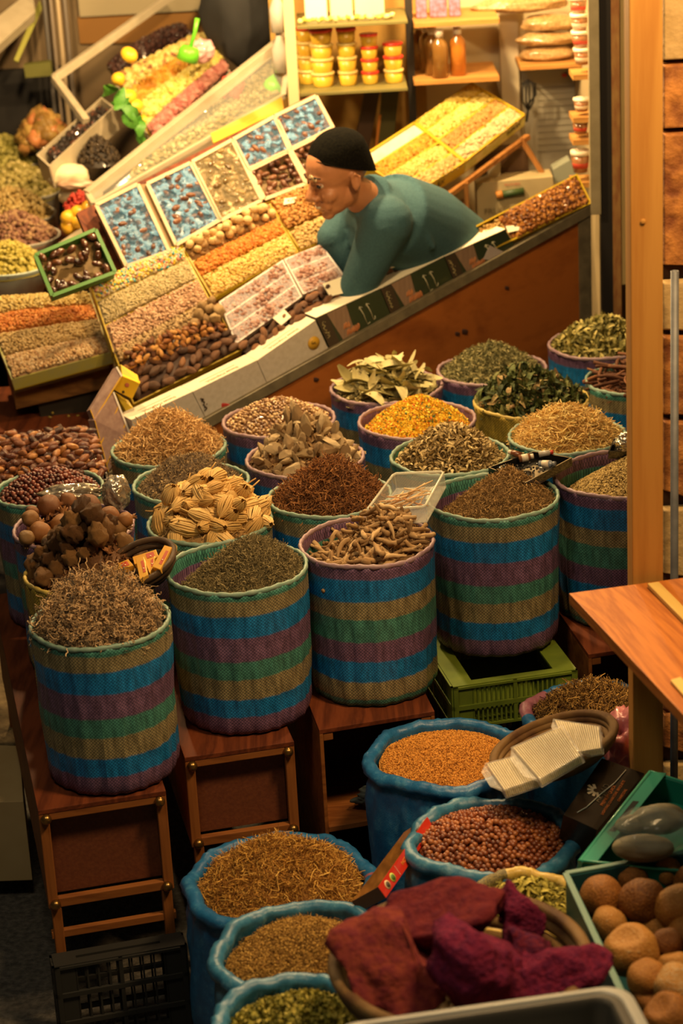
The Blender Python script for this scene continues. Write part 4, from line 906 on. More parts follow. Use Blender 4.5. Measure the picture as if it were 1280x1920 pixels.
# ---------------- charcoal box, teal tray, fruit crate, grey tub ----------------
M_CB = solid((.012, .008, .005), .3, c2=(.022, .014, .007), scale=6, coat=.25); M_PRT = solid((.62, .17, .03), .5); M_BEI = solid((.75, .58, .36), .5); M_BRN = solid((.22, .15, .08), .5)
cb = [PY(1128, 1421, 4.66), PY(1208, 1450, 4.62), PY(1119, 1556, 4.43), PY(1056, 1527, 4.47)]
b = MB(); b.slab(cb, .075); cbo = b.build('charcoal_box', M_CB, None, .001); tag(cbo, 'black cardboard box of lighting charcoal with orange print, beside the hazelnut sack', 'box')
cx_ = (cb[0]-cb[3]).normalized(); cy_ = -(cb[2]-cb[3]).normalized(); cn = qnormal(cb)
def on_cb(u, v): return quadpt(cb, u, v)+cn*.0012
text('AL JIAD', on_cb(.50, .50), cx_, cy_, .020, M_BRN, cbo); 
text('PREMIUM QUICK', on_cb(.66, .50), cx_, cy_, .0105, M_PRT, cbo); text('LIGHTING CHARCOAL BRIQUETS', on_cb(.79, .50), cx_, cy_, .0088, M_PRT, cbo); text('MADE FOR SHISHA'[:0]+'INSTANT LIGHT'[:0]+'CHARCOAL', on_cb(.93, .42), cx_, cy_, .0088, M_PRT, cbo)
pt = MB()
for k in range(6):
    a = math.radians(40+k*36); c0 = on_cb(.34, .50); d = cx_*math.cos(a)+cy_*math.sin(a); pt.bar(c0+d*.006, c0+d*(.020+.003*(k % 2)), .0062, .001, cn)
pt.build('petal_emblem', M_BEI, cbo)
# glint on the clear film, drawn as a pale raised line
fm = MB(); fm.tube([on_cb(.62, .06)+cn*.001, on_cb(.60, .3)+cn*.002, on_cb(.50, .52)+cn*.002, on_cb(.40, .78)+cn*.001, on_cb(.28, .9)], .0012, 5); fm.build('film_glint', solid((.9,.85,.7), .1, coat=1), cbo)
# teal tilted tray with a bag of white gourds
M_TEAL = solid((.012, .22, .17), .32, c2=(.02, .30, .20), scale=6, coat=.3); M_TEALL = solid((.05, .36, .24), .3, coat=.3)
tq = [PY(1218, 1450, 4.50), PY(1345, 1490, 4.46), PY(1310, 1640, 4.13), PY(1085, 1617, 4.17)]
tr = frame_tray(tq, .055, .008, [M_TEAL, M_TEAL, M_TEAL], 'plastic_tray', 'teal green plastic tray standing tilted between the wooden post and the fruit crate', 'tray', lip=.004)
n_ = qnormal(tq)
b = MB(); b.tube([p+n_*.004 for p in (tq[0], tq[1], tq[2], tq[3], tq[0])], .0045, 6); b.build('rolled_rim', M_TEALL, tr)
sl = MB(); fb_ = MB(); fi = (tq[2]-tq[3]).normalized()*.036; fb_.hexa([tq[0]+n_*.006, tq[0]+fi+n_*.006, tq[3]+fi+n_*.006, tq[3]+n_*.006], [tq[0]+n_*.002, tq[0]+fi+n_*.002, tq[3]+fi+n_*.002, tq[3]+n_*.002]); fb_.build('flange', M_TEAL, tr, .001)
mid0, mid1 = tq[3].lerp(tq[0], .32), tq[3].lerp(tq[0], .66); off_ = (tq[2]-tq[3]).normalized()*.012
sl.hexa([mid0+off_+n_*.0065, mid1+off_+n_*.0065, mid1+off_*2.1+n_*.0065, mid0+off_*2.1+n_*.0065], [mid0+off_+n_*.0055, mid1+off_+n_*.0055, mid1+off_*2.1+n_*.0055, mid0+off_*2.1+n_*.0055]); sl.build('handle_slot', solid((.004,.006,.005), .9), tr)
M_GOU = solid((.20, .17, .09), .6, c2=(.30, .26, .15), scale=18, bump=.3); M_PLB = solid((.35, .42, .38), .2, alpha=.22, bump=.8, scale=20, bd=.01)
for i, (x, y, z, s, e) in enumerate([(1205, 1590, .735, .042, (1.5, .7, .7)), (1235, 1535, .745, .045, (1.3, .8, .7)), (1185, 1545, .74, .030, (1.2, .8, .6))]):
    crumple('white_gourd', PZ(x, y, z), s, e, M_GOU, ['long white gourd lying lowest in the teal tray', 'fat white gourd at the top of the teal tray', 'small white gourd by the slot of the teal tray'][i], 'gourd', i+3, .12, 4, 1.0)
crumple('plastic_bag', PZ(1222, 1558, .755), .075, (1.1, .9, .55), M_PLB, 'clear plastic bag wrapped over the white gourds in the teal tray', 'plastic bag', 14, .25)
# fruit crate
M_CR = solid((.006, .060, .075), .5, c2=(.012, .09, .10), scale=8); M_CRL = solid((.08, .20, .17), .45)
ZC = .70; fq = [PZ(1060, 1640, ZC), PZ(1330, 1592, ZC), PZ(1420, 1850, ZC), PZ(1203, 1945, ZC)]
fc = frame_tray(fq, .14, .009, [M_CR, M_CR, M_CR], 'fruit_crate', 'dark teal plastic crate of brown dried citrus at the bottom right corner', 'crate')
b = MB()
for a_, b_ in ((0,1),(1,2),(2,3),(3,0)): b.bar(fq[a_]+V(0,0,.003), fq[b_]+V(0,0,.003), .014, .006)
b.build('rim', M_CRL, fc, .002)
crate((.36, 3.74), (.66, 3.74), .30, .003, .27, M_BLK, 'black plastic crate standing under the fruit crate', slots=5); crate((.36, 3.74), (.66, 3.74), .30, .275, .552, M_BLK, 'black plastic crate stacked second under the fruit crate', slots=5)
M_CIT = ramp_rnd([(0, (.11,.038,.008)), (.4, (.25,.10,.018)), (.8, (.35,.17,.035)), (1, (.36,.27,.15))], .55, 'obj', bump=.6, bscale=11, bd=.006, fine=.55)
cits = [(1128,1682,.042,.69),(1205,1690,.046,.70),(1268,1702,.045,.70),(1186,1648,.032,.665),(1250,1634,.030,.67),(1142,1732,.034,.67),(1184,1782,.050,.69),(1250,1770,.030,.68),(1212,1836,.037,.69),(1262,1812,.030,.67),(1268,1852,.042,.70),(1252,1905,.042,.70),(1225,1742,.035,.65),(1150,1660,.030,.63),(1215,1880,.035,.65),(1290,1752,.038,.67),(1300,1660,.040,.67),(1320,1800,.04,.67)]
T_CI = []
for i in range(5):
    v, f = t_jit(i, (1, 1, .93), .10, 1.5, 4)
    for k in range(len(v)):
        if v[k][2] > .75: v[k][2] = .75+(v[k][2]-.75)*-.5   # sunken stalk end
    T_CI.append((v, f))
o_ = items('dried_citrus', tmesh('citrus', T_CI, M_CIT), np.array([tuple(PZ(x, y, z)) for x, y, r_, z in cits]), (.9, 1), 'round brown dried citrus fruit in the dark teal crate', 'dried citrus', 'dried citrus in the crate', 1.0)
for o, (x, y, r_, z) in zip(o_, cits): o.scale = (r_*1.1, r_*1.1, r_*1.1)
# grey tub at the bottom edge
M_TUB = solid((.34, .36, .35), .38, c2=(.40, .42, .40), scale=5)
def rounded_tub(o, xd, yd, w, d, h, rad, mat, label, lip=.012, name='plastic_tub', cat='tub'):
    xd = Vector(xd).normalized(); yd = Vector(yd); yd = (yd-xd*yd.dot(xd)).normalized(); o = Vector(o); zd = V(0, 0, 1); path = []
    for (cx2, cy2, a0) in ((w-rad, d-rad, 0), (rad, d-rad, 90), (rad, rad, 180), (w-rad, rad, 270)):
        for k in range(9): a = math.radians(a0+k*11.25); path.append((cx2+rad*math.cos(a), cy2+rad*math.sin(a)))
    P = len(path); cx3, cy3 = w/2, d/2; vs = []
    prof = [(.86, -h), (1.0, -.02), (1.0, -.004), (1.0+lip*2/w*1.6, -.004), (1.0+lip*2/w*1.6, .004), (1.0, .008), (.975, .002), (.965, -.02), (.83, -h+.006), (0.0, -h+.006)]
    for s_, z in prof:
        for (x, y) in path: X = cx3+(x-cx3)*s_; Y = cy3+(y-cy3)*s_; vs.append(tuple(o+xd*X+yd*Y+zd*z))
    fs = [(i*P+k, i*P+(k+1) % P, (i+1)*P+(k+1) % P, (i+1)*P+k) for i in range(len(prof)-1) for k in range(P)]+[tuple(range(P))]
    b = MB(); b.raw(vs, fs, 0, True); q = b.build(name, mat, None, .001); return tag(q, label, cat)
ZT = .90; c_ = PZ(1158, 1858, ZT); l_ = PZ(640, 1932, ZT); xd = (c_-l_).normalized(); yd = V(-xd.y, xd.x, 0)
rounded_tub(l_-yd*.34-xd*.0, xd, yd, (c_-l_).length, .34, .13, .045, M_TUB, 'pale grey plastic tub with a rounded rim, cut by the bottom edge')
rounded_tub(l_-yd*.32+xd*.02, xd, yd, (c_-l_).length-.04, .30, .765, .03, solid((.05,.05,.045), .6), 'tall dark bin standing on the floor under the grey tub', name='storage_bin', cat='bin')
crate((.06, 3.60), (.31, 3.60), .20, .003, .32, M_BLK, 'black plastic crate on the floor under the big wicker basket', slots=5); crate((.06, 3.60), (.31, 3.60), .20, .325, .655, M_BLK, 'black plastic crate stacked under the big wicker basket', slots=5)

# incense box leaning between the sacks
M_RED = solid((.62, .035, .015), .3, coat=.5); M_AMB = solid((.38, .17, .04), .12, c2=(.16, .07, .02), scale=40, coat=.8, stretch=(1, .1, 1)); M_DK = solid((.03, .015, .01), .5)
iq = [PY(757, 1560, 4.62), PY(800, 1532, 4.62), PY(708, 1663, 4.325), PY(659, 1690, 4.325)]
root = empty('incense_box', iq[3], 'long red and amber incense box leaning between the straw sack and the hazelnut sack', 'box')
nn = qnormal(iq); dn = (-nn*.030)
b = MB(); b.hexa(iq, [p+dn for p in iq]); b.build('clear_front', M_AMB, root, .001)
rq = [iq[1], iq[2], iq[2]+dn, iq[1]+dn]; out = (iq[1]-iq[0]).normalized()*.0012
b = MB(); b.hexa([p+out for p in rq], rq); b.build('red_side', M_RED, root)
sx_ = (rq[0]-rq[1]).normalized(); sy_ = (rq[1]-rq[2]).normalized()
for t, c, c2 in ((.10, (.70,.52,.30), (.10,.08,.06)), (.20, (.55,.62,.10), (.10,.22,.04))):
    p = rq[1].lerp(rq[0], t)+dn*.5+out*1.3; M = Matrix((tuple(sx_), tuple(sy_), tuple(out.normalized()))).transposed()
    b = MB(); b.lathe([(.0001, .0), (.0105, .0), (.0105, .001), (.0001, .001)], Matrix.Translation(p) @ M.to_4x4(), 20); b.build('round_emblem', solid(c, .5), root)
    b = MB(); b.lathe([(.0001, .0), (.0070, .0), (.0070, .0016), (.0001, .0016)], Matrix.Translation(p) @ M.to_4x4(), 14); b.build('emblem_center', solid(c2, .5), root)
b = MB(); p = rq[1].lerp(rq[0], .30)+dn*.1+out*1.3; b.bar(p, p+dn*.8, .0016, .0006, out); b.build('white_line', solid((.8,.6,.5), .5), root)
for t, s in ((.46, 'MASALA INCENSE'[:0]+'INCENSE'), ): text(s, rq[1].lerp(rq[0], t)+dn*.5+out*1.4, sx_, sy_, .012, solid((.75,.28,.05), .5), root)
b = MB(); e = [iq[3], iq[2], iq[2]+dn, iq[3]+dn]; o3 = (iq[3]-iq[0]).normalized()*.001; b.hexa([p+o3 for p in e], e); b.build('end_flap', M_DK, root)

# ---------------- small things lying on the baskets ----------------
# dark little basket with gold boxes
GBM = (Matrix.Rotation(math.radians(-16), 3, 'Y') @ Matrix.Rotation(math.radians(12), 3, 'X')); GBc = PZ(262, 1054, 1.035)
coil_basket(GBc, .088, .045, M_WKD, 'small dark wicker basket holding gold boxes between the lichen and the flower heads', GBM, base=.6, coil=.0075, name='small_wicker_basket', el=1.0)
M_GOLD = solid((.66, .33, .035), .3, .25, c2=(.75, .42, .06), scale=9, coat=.5); M_GRD = solid((.42, .05, .015), .4)
gn = (GBM @ V(0, 0, 1))
def onb(x, y, h): return PP(x, y, GBc+gn*h, gn)
gl = ['gold box lying lowest at the front of the dark wicker basket', 'gold box at the left end of the dark wicker basket', 'gold box lying across the back of the dark wicker basket', 'gold box standing crosswise in the middle of the dark wicker basket', 'gold box leaning on the right rim of the dark wicker basket', 'gold box tilted behind the crosswise one in the dark wicker basket']
gb = [([(213,1072),(258,1082),(252,1096),(210,1089)], .004), ([(208,1062),(240,1048),(250,1060),(206,1074)], .006), ([(248,1044),(292,1030),(297,1044),(252,1058)], -.004), ([(254,1048),(269,1043),(277,1078),(262,1086)], .014), ([(308,1022),(322,1026),(300,1068),(285,1062)], .012), ([(272,1052),(290,1042),(288,1062),(280,1074)], .002)]
for (q, h), lb in zip(gb, gl):
    w4 = [onb(x, y, h) for x, y in q]; b = MB(); b.slab(w4, .014); o = b.build('gold_box', M_GOLD, None, .0008); tag(o, lb, 'box', 'gold boxes in the dark wicker basket')
    nq = qnormal(w4); b = MB(); e = subquad(w4, .55, .88, .2, .8); b.slab([p+nq*.0008 for p in e], .0006); b.build('red_print', M_GRD, o)
    b = MB(); b.ball(quadpt(w4, .72, .6)+nq*.0008, .0028, seg=10, sq=(1,1,.25)); b.build('white_seal', M_BEI, o)
# foil/clear packets by the berries
M_FOIL = solid((.50, .46, .38), .14, .55, c2=(.22, .17, .11), scale=28, bump=.9, bd=.006, coat=.6)
crumple('foil_packet', PZ(133, 925, 1.035), .062, (1.25, .55, .36), M_FOIL, 'crinkled clear packet lying across the red berries', 'packet', 5, .30, 5, 2.5, 'clear packets by the berries')
crumple('foil_packet', PZ(218, 925, 1.03), .058, (.62, .75, .85), M_FOIL, 'crinkled clear packet standing between the berries and the grey-brown herb', 'packet', 9, .24, 5, 2.0, 'clear packets by the berries')
# clear clamshell of sticks
M_CLR = solid((.92, .93, .86), .06, alpha=.20, coat=.5); M_CLRIM = solid((.85, .85, .70), .12, alpha=.55, coat=.6)
cq = [PZ(738, 888, 1.075), PZ(832, 884, 1.085), PZ(796, 950, 1.062), PZ(687, 957, 1.045)]
tb = frame_tray(cq, .045, .003, [M_CLR, M_CLR, M_CLR], 'clear_tub', 'clear plastic tub of thin wooden sticks resting between the twigs and the green crate basket', 'tub')
nn = qnormal(cq); b = MB(); e = []
for i in range(4):
    A0, B0, C0 = cq[i-1], cq[i], cq[(i+1) % 4]
    for t in (.18, .05): e.append(B0.lerp(A0, t))
    for t in (.05, .18): e.append(B0.lerp(C0, t))
b.tube(e+[e[0]], .0035, 6); b.build('rim', M_CLRIM, tb)
M_TP = ramp_rnd([(0, (.50,.33,.15)), (.6, (.68,.50,.28)), (1, (.55,.26,.12))], .6, 'obj')
sp_ = [tuple(quadpt(cq, rng.uniform(.25, .75), rng.uniform(.3, .72))-nn*rng.uniform(.004, .038)) for _ in range(26)]
items('wooden_stick', tmesh('tooth', [t_stick(1, .034, .03, 2, 6, i, .6) for i in range(3)], M_TP), np.array(sp_), (.06, .085), 'thin pale wooden stick in the clear plastic tub', 'stick', 'sticks in the clear tub', .15, yaw=(.65, .4))
# black tray with vials
M_BT = solid((.010, .010, .009), .18, coat=.6)
vq = [PZ(915, 876, 1.045), PZ(1000, 846, 1.05), PZ(1072, 858, 1.05), PZ(985, 905, 1.045)]
tb = frame_tray(vq, .022, .003, [M_BT, M_BT, M_BT], 'black_tray', 'shallow black plastic tray of little bottles beside the golden straw', 'tray')
nn = qnormal(vq)
def vial(x, y, ang, L, r, body, cap, label, lab=None):
    p = PZ(x, y, 1.052); d = V(math.cos(ang), math.sin(ang), .12).normalized(); root = empty('little_bottle', p, label, 'bottle', 'little bottles in the black tray')
    z = d; x_ = z.orthogonal().normalized(); y_ = z.cross(x_); M = Matrix.Translation(p) @ Matrix((tuple(x_), tuple(y_), tuple(z))).transposed().to_4x4()
    b = MB(); b.lathe([(.0001, -L/2), (r, -L/2), (r, L*.28), (r*.55, L*.36), (r*.55, L*.42), (.0001, L*.42)], M, 16); b.build('bottle_body', body, root)
    b = MB(); b.lathe([(.0001, L*.38), (r*.7, L*.38), (r*.7, L*.60), (.0001, L*.60)], M, 16); b.build('cap', cap, root)
    if lab: b = MB(); b.lathe([(r*1.02, -L*.3), (r*1.02, L*.18)], M, 16); b.build('paper_label', lab, root)
WH = solid((.70, .62, .48), .5)
vial(966, 851, 2.5, .034, .009, solid((.14,.05,.02), .15, coat=.8), WH, 'brown little bottle with a white cap at the back of the black tray', None)
vial(985, 858, .1, .036, .010, solid((.22,.09,.04), .15, coat=.8), WH, 'fat brown little bottle lying in the middle of the black tray', WH)
vial(1025, 870, -.5, .042, .010, solid((.20,.24,.30), .15, coat=.8), solid((.16,.18,.2), .3), 'grey-blue little bottle with a white label in the black tray', WH)
vial(1022, 850, .0, .036, .008, solid((.45,.42,.36), .2, coat=.8), solid((.5,.04,.02), .35), 'clear little bottle with a red cap at the back of the black tray', None)
vial(940, 880, 1.0, .030, .009, solid((.03,.03,.02), .1, coat=.8), solid((.02,.02,.02), .3), 'black little bottle at the left corner of the black tray', None)
b = MB(); c0 = PZ(985, 880, 1.045)
for k in range(34): a = k*.42; r_ = .012+.0010*k; b.ball(c0+V(r_*math.cos(a)*1.2, r_*math.sin(a)*.9, .003*math.sin(k)), .0032, seg=8)
tag(b.build('bead_string', solid((.006,.006,.006), .12, coat=1)), 'coiled string of shiny black beads in the black tray', 'beads')
# half-hidden black tray with a foil packet
hq = [PZ(1150, 822, 1.05), PZ(1225, 815, 1.05), PZ(1235, 848, 1.045), PZ(1140, 846, 1.045)]
frame_tray(hq, .02, .003, [M_BT, M_BT, M_BT], 'black_tray', 'shallow black plastic tray cut by the wooden post', 'tray')
crumple('foil_packet', PZ(1180, 829, 1.065), .036, (1, .6, .65), solid((.7,.68,.55), .16, .8, c2=(.4,.38,.3), scale=30, bump=.9, bd=.006), 'bright silver foil packet in the tray cut by the wooden post', 'packet', 11, .4, 5, 2.5)
# cloth in the open bench
crumple('crumpled_cloth', (.085, 5.13, .372), .062, (1.15, .7, .55), solid((.045, .060, .055), .6, c2=(.09, .11, .10), scale=20), 'crumpled dark grey-green cloth on the shelf of the open bench', 'cloth', 3, .6, 5, 1.8)

# =====================================================================
# POST, SHELF PLANK, STONE WALL, TUBE
# =====================================================================
W_POST = wood((.46, .23, .050), (.35, .15, .028), 7, 'Z', .5, .2, 3)
pl = PY(1186, 1250, 4.64).x; pr = PY(1243, 1250, 4.64).x
b = MB(); b.hexa([V(pl, 4.64, 0), V(pr, 4.64, 0), V(pr, 4.72, 0), V(pl, 4.72, 0)], [V(pl, 4.64, 3.5), V(pr, 4.64, 3.5), V(pr, 4.72, 3.5), V(pl, 4.72, 3.5)])
po = b.build('trim_1', W_POST, None, .003); po['kind'] = 'structure'
b = MB(); b.lathe([(.0045, 0), (.0055, .001), (.0055, .002), (.0045, .0025)], Matrix.Translation(PY(1205, 415, 4.639)) @ Matrix.Rotation(math.pi/2, 4, 'X'), 16); b.build('plug', W_POST, po)
W_PLK = wood((.46, .155, .025), (.27, .075, .012), 11, 'Y', .38, .3, 6)
zp = 1.14
pq = [PZ(1066, 1112, zp), PZ(1330, 1076, zp), PZ(1560, 1330, zp), PZ(1330, 1392, zp)]
root = empty('counter_shelf', tuple((pq[0]+pq[2])/2), 'reddish wooden shelf board jutting out in front of the wooden post', 'shelf')
gx = (pq[3]-pq[0]).normalized(); ang = math.atan2(gx.y, gx.x)-math.pi/2
loc = (pq[0]+pq[2])/2; Mi = Matrix.Translation(loc) @ Matrix.Rotation(ang, 4, 'Z')
def local_build(c4top, th, name, mat, parent, bev=.002):
    inv = Mi.inverted(); t = [inv @ p for p in c4top]; u = [p-V(0, 0, th) for p in t]; b = MB(); b.hexa(t, u)
    vs = np.array([tuple(v) for v in b.v]); o = add(name, mesh_arrays(name, vs, list(b.f), [mat], None, False), parent, Mi)
    m = o.modifiers.new('bevel', 'BEVEL'); m.width = bev; m.segments = 2; return o
local_build(pq, .026, 'shelf_board', W_PLK, root)
W_PALE = wood((.62, .42, .12), (.52, .33, .08), 7, 'Y', .5, .2, 3)
def zq(pts, z): return [PZ(x, y, z) for x, y in pts]
local_build(zq([(1213, 1093), (1235, 1090), (1420, 1275), (1392, 1275)], zp+.012), .011, 'pale_batten', W_PALE, root)
local_build(zq([(1256, 1274), (1276, 1268), (1330, 1330), (1310, 1336)], zp+.008), .007, 'pale_batten', W_PALE, root)
b = MB(); b.box((pl+.035, 4.565, zp-.05), (.03, .15, .045)); b.build('bracket', W_POST, root)
# stone-clad pier
xs = PY(1240, 500, 4.99).x; M_ST = solid((.17, .048, .008), .75, c2=(.48, .20, .040), scale=22, bump=1.0, bd=.012, detail=8); M_ST2 = solid((.40, .27, .10), .75, c2=(.50, .35, .15), scale=26, bump=.8, bd=.008, detail=8); M_MOR = solid((.08, .035, .012), .9)
b = MB(); b.box((xs+.35, 5.13, 1.75), (.70, .22, 3.5)); q = random.Random(4)
rowsz = []; z = .02
while z < 3.4: h_ = q.uniform(.14, .22); rowsz.append((z, min(z+h_, 3.45))); z += h_
for i, (z0, z1) in enumerate(rowsz):
    x = xs-.004
    while x < xs+.68:
        w_ = q.uniform(.12, .26); x1 = min(x+w_, xs+.70); g_ = .004; j = [q.uniform(-.03, .03) for _ in range(4)]
        f4 = [V(x+g_, 5.015, z1-g_+j[0]), V(x1-g_, 5.015, z1-g_-abs(j[0])), V(x1-g_, 5.015, z0+g_-abs(j[1])), V(x+g_, 5.015, z0+g_+j[1])]
        dy = q.uniform(.018, .030); b.hexa([p-V(0, dy, 0)+V(.006*(1 if k in (0, 3) else -1), 0, .006*(-1 if k < 2 else 1)) for k, p in enumerate(f4)], f4, 1 if q.random() > .2 else 2); x = x1
w = b.build('wall_right', [M_MOR, M_ST, M_ST2], None, .005); w['kind'] = 'structure'
M_TUBE = solid((.15, .16, .17), .55, .3, c2=(.11, .12, .13), scale=30)
tp = PY(1264, 508, 4.93); b = MB(); b.lathe([(.0095, 0), (.0095, tp.z), (.0075, tp.z), (.0075, tp.z-.02), (.0001, tp.z-.02)], Matrix.Translation(V(PY(1264, 900, 4.93).x, 4.93, 0)), 20)
tag(b.build('steel_tube', M_TUBE), 'grey upright steel tube in front of the stone wall', 'pipe')
# cardboard and stone at the left edge
M_CARD = solid((.42, .30, .13), .8, c2=(.50, .37, .18), scale=6)
b = MB(); b.slab([PZ(-60, 1395, .30), PZ(36, 1398, .30), PZ(44, 1502, .30), PZ(-60, 1506, .30)], .24); tag(b.build('cardboard_box', M_CARD, None, .002), 'plain beige cardboard box on the floor at the left edge', 'box')
b = MB(); b.slab([PZ(-160, 1140, .20), PZ(18, 1150, .20), PZ(34, 1392, .20), PZ(-160, 1392, .20)], .20); tag(b.build('stone_step', solid((.11,.075,.035), .9, c2=(.24,.17,.08), scale=24, bump=1, bd=.02), None, .008), 'rough brown stone step at the left edge behind the cardboard box', 'step')
# =====================================================================
# STALL: panel, ledge, display board, boxes, trays
# =====================================================================
GAIN = .82
a31 = math.radians(31); UH = V(math.cos(a31), math.sin(a31), 0); NH = V(-math.sin(a31), math.cos(a31), 0); P0 = V(-.625, 6.475, 0)
def PNL(x, y, off=0.0): return PP(x, y, P0+NH*off, NH)
L0 = PNL(365, 793); L1 = PNL(1105, 382); U3 = (L1-L0).normalized()
PA = PNL(356, 713, .10); WD = (NH*math.cos(math.radians(45))+V(0, 0, math.sin(math.radians(45)))); ND = U3.cross(WD).normalized(); WP = ND.cross(U3).normalized()
if ND.dot(O0-PA) < 0: ND = -ND; 
if WP.z < 0: WP = -WP
def DM(x, y, h=0.0): return PP(x, y, PA+ND*h, ND)
def DQ(*px, h=0.0): return [DM(x, y, h) for x, y in px]
W_PNL = wood((.40, .125, .022), (.21, .058, .010), 3.2, 'X', .5, .15, 3)
M_LEDGE = solid((.20, .17, .10), .45, c2=(.13, .11, .065), scale=30); M_ALU = solid((.42, .36, .22), .4, .3, c2=(.34, .29, .17), scale=20)
root = empty('market_stall', (P0+UH*.9), 'stall counter with a knotty reddish wooden front under the raked rows of boxes', 'market stall')
sl_, sr_ = (L0-P0).dot(UH)-.36, (L1-P0).dot(UH)
def LZ(s): return L0.z+(s-(L0-P0).dot(UH))*(L1.z-L0.z)/((L1-P0).dot(UH)-(L0-P0).dot(UH))
def pw(s, off, z): return P0+UH*s+NH*off+V(0, 0, z)
b = MB(); b.hexa([pw(sl_, .0, LZ(sl_)-.03), pw(sr_, .0, LZ(sr_)-.03), pw(sr_, .0, .0), pw(sl_, .0, .0)], [pw(sl_, .018, LZ(sl_)-.03), pw(sr_, .018, LZ(sr_)-.03), pw(sr_, .018, 0), pw(sl_, .018, 0)])
# knots are dark discs of their own in the board
po_ = b.build('front_panel', W_PNL, root); M_KN = solid((.045, .014, .006), .6)
inv = None
for x, y, r_ in ((590, 712, .011), (868, 622, .013), (855, 626, .010), (948, 540, .009), (703, 742, .006)):
    k = MB(); p = PNL(x, y, -.001); k.ball(p, r_, None, 0, 12, (1.3, .12, .7)); k.build('knot', M_KN, root)
b = MB(); b.hexa([pw(sl_, -.012, LZ(sl_)), pw(sr_, -.012, LZ(sr_)), pw(sr_, -.012, LZ(sr_)-.036), pw(sl_, -.012, LZ(sl_)-.036)], [pw(sl_, .12, LZ(sl_)), pw(sr_, .12, LZ(sr_)), pw(sr_, .12, LZ(sr_)-.036), pw(sl_, .12, LZ(sl_)-.036)]); b.build('ledge', M_LEDGE, root, .002)
b = MB(); b.hexa([pw(sr_-.05, -.006, LZ(sr_)-.036), pw(sr_-.0, -.006, LZ(sr_)-.036), pw(sr_, -.006, 0), pw(sr_-.05, -.006, 0)], [pw(sr_-.05, 0, LZ(sr_)-.036), pw(sr_, 0, LZ(sr_)-.036), pw(sr_, 0, 0), pw(sr_-.05, 0, 0)]); b.build('corner_strip', M_LEDGE, root)
# raked display board + legs
def DP(s, t, h=0.0): return PA+U3*s+WP*t+ND*h
b = MB(); b.hexa([DP(.04, .70, -.045), DP(.98, .70, -.045), DP(.66, -.02, -.045), DP(-.12, -.02, -.045)], [DP(.04, .70, -.065), DP(.98, .70, -.065), DP(.66, -.02, -.065), DP(-.12, -.02, -.065)]); b.build('display_board', W_BENCH, root)
for s, t in ((.06, .62), (.30, .62), (.84, .62)):
    p = DP(s, t, -.066); b = MB(); b.hexa([p+V(-.02,-.02,0), p+V(.02,-.02,0), p+V(.02,.02,0), p+V(-.02,.02,0)], [V(p.x-.02,p.y-.02,0), V(p.x+.02,p.y-.02,0), V(p.x+.02,p.y+.02,0), V(p.x-.02,p.y+.02,0)]); b.build('leg', W_FRAMEZ, root)

# ---- date boxes standing on the ledge
M_WB = solid((.58, .54, .46), .5, c2=(.50, .46, .38), scale=70); M_WT = solid((.78, .72, .55), .42); M_PRN = solid((.36, .29, .14), .6); M_DGR = solid((.030, .045, .020), .35, coat=.3); M_OR = solid((.65, .38, .03), .5); M_DK2 = solid((.05, .03, .01), .6)
M_DBR = solid((.055, .038, .022), .5); M_DTAN = solid((.30, .20, .13), .6, c2=(.22, .14, .09), scale=120, stretch=(1, 1, .1)); M_REDM = solid((.45, .03, .02), .5)
def ledge_box(q, label, body, topm, deep=.075, name='date_box'):
    f = [PNL(x, y, .004) for x, y in q]; d = NH*deep; b = MB(); b.hexa(f, [p+d for p in f]); o = b.build(name, body, None, .0012)
    e = [f[0], f[1], f[1]+d, f[0]+d]; up = V(0, 0, .0012); b = MB(); b.hexa([p+up for p in e], [p-up*.2 for p in e]); b.build('box_top', topm, o); tag(o, label, 'box', 'date boxes on the ledge'); return o, f
w_x = (PNL(600, 600)-PNL(360, 735)).normalized(); w_y = V(0, 0, 1)
for i, (q, lb) in enumerate([([(246, 788), (360, 735), (384, 782), (262, 850)], 'white date box lowest on the ledge, its corner behind the pale straw'), ([(361, 735), (481, 676), (500, 719), (385, 782)], 'white date box with handwritten script, second from the low end of the ledge'), ([(482, 676), (591, 601), (615, 653), (501, 719)], 'white date box with a round orange price sticker')]):
    o, f = ledge_box(q, lb, M_WB, M_WT)
    c = (f[0]+f[1])/2+NH*.018+V(0, 0, .0018)
    text('Dattes MAJHOUL', c, -(f[1]-f[0]), -NH, .016, M_PRN, o)
    t = MB(); t.bar(c+NH*.022-(f[1]-f[0])*.30, c+NH*.022+(f[1]-f[0])*.25, .0016, .0006, V(0,0,1)); t.build('print_line', M_PRN, o)
    if i == 1:
        scribble(PNL(378, 745, .002), V(0, 0, -1)+(f[1]-f[0]).normalized()*.25, f[1]-f[0], .012, 5, M_DK2, o, n=4, th=.0016)
        r_ = MB(); r_.ball(PNL(418, 762, .003), .022, None, 0, 14, (1.1, .08, .5)); r_.build('red_mark', M_REDM, o)
    if i == 2:
        p = PNL(588, 643, .0025); Mx = Matrix((tuple(UH), tuple(V(0,0,1)), tuple(-NH))).transposed(); s_ = MB(); s_.lathe([(.0001, 0), (.0215, 0), (.0215, .0012), (.0001, .0012)], Matrix.Translation(p) @ Mx.to_4x4(), 24); s_.build('price_sticker', M_OR, o)
        scribble(p-NH*.002-UH*.010, UH, V(0,0,1), .009, 3, M_DK2, o, n=2, th=.0011)
gb_ = [([(592, 596), (712, 541), (732, 590), (618, 652)], 'dark green date box with arabic print, between the white boxes and the seller'), ([(713, 541), (832, 481), (850, 527), (733, 590)], 'dark green date box with arabic print, middle one in front of the seller'), ([(833, 481), (947, 430), (967, 465), (851, 527)], 'dark green date box at the top end, a blank card leaning on its face')]
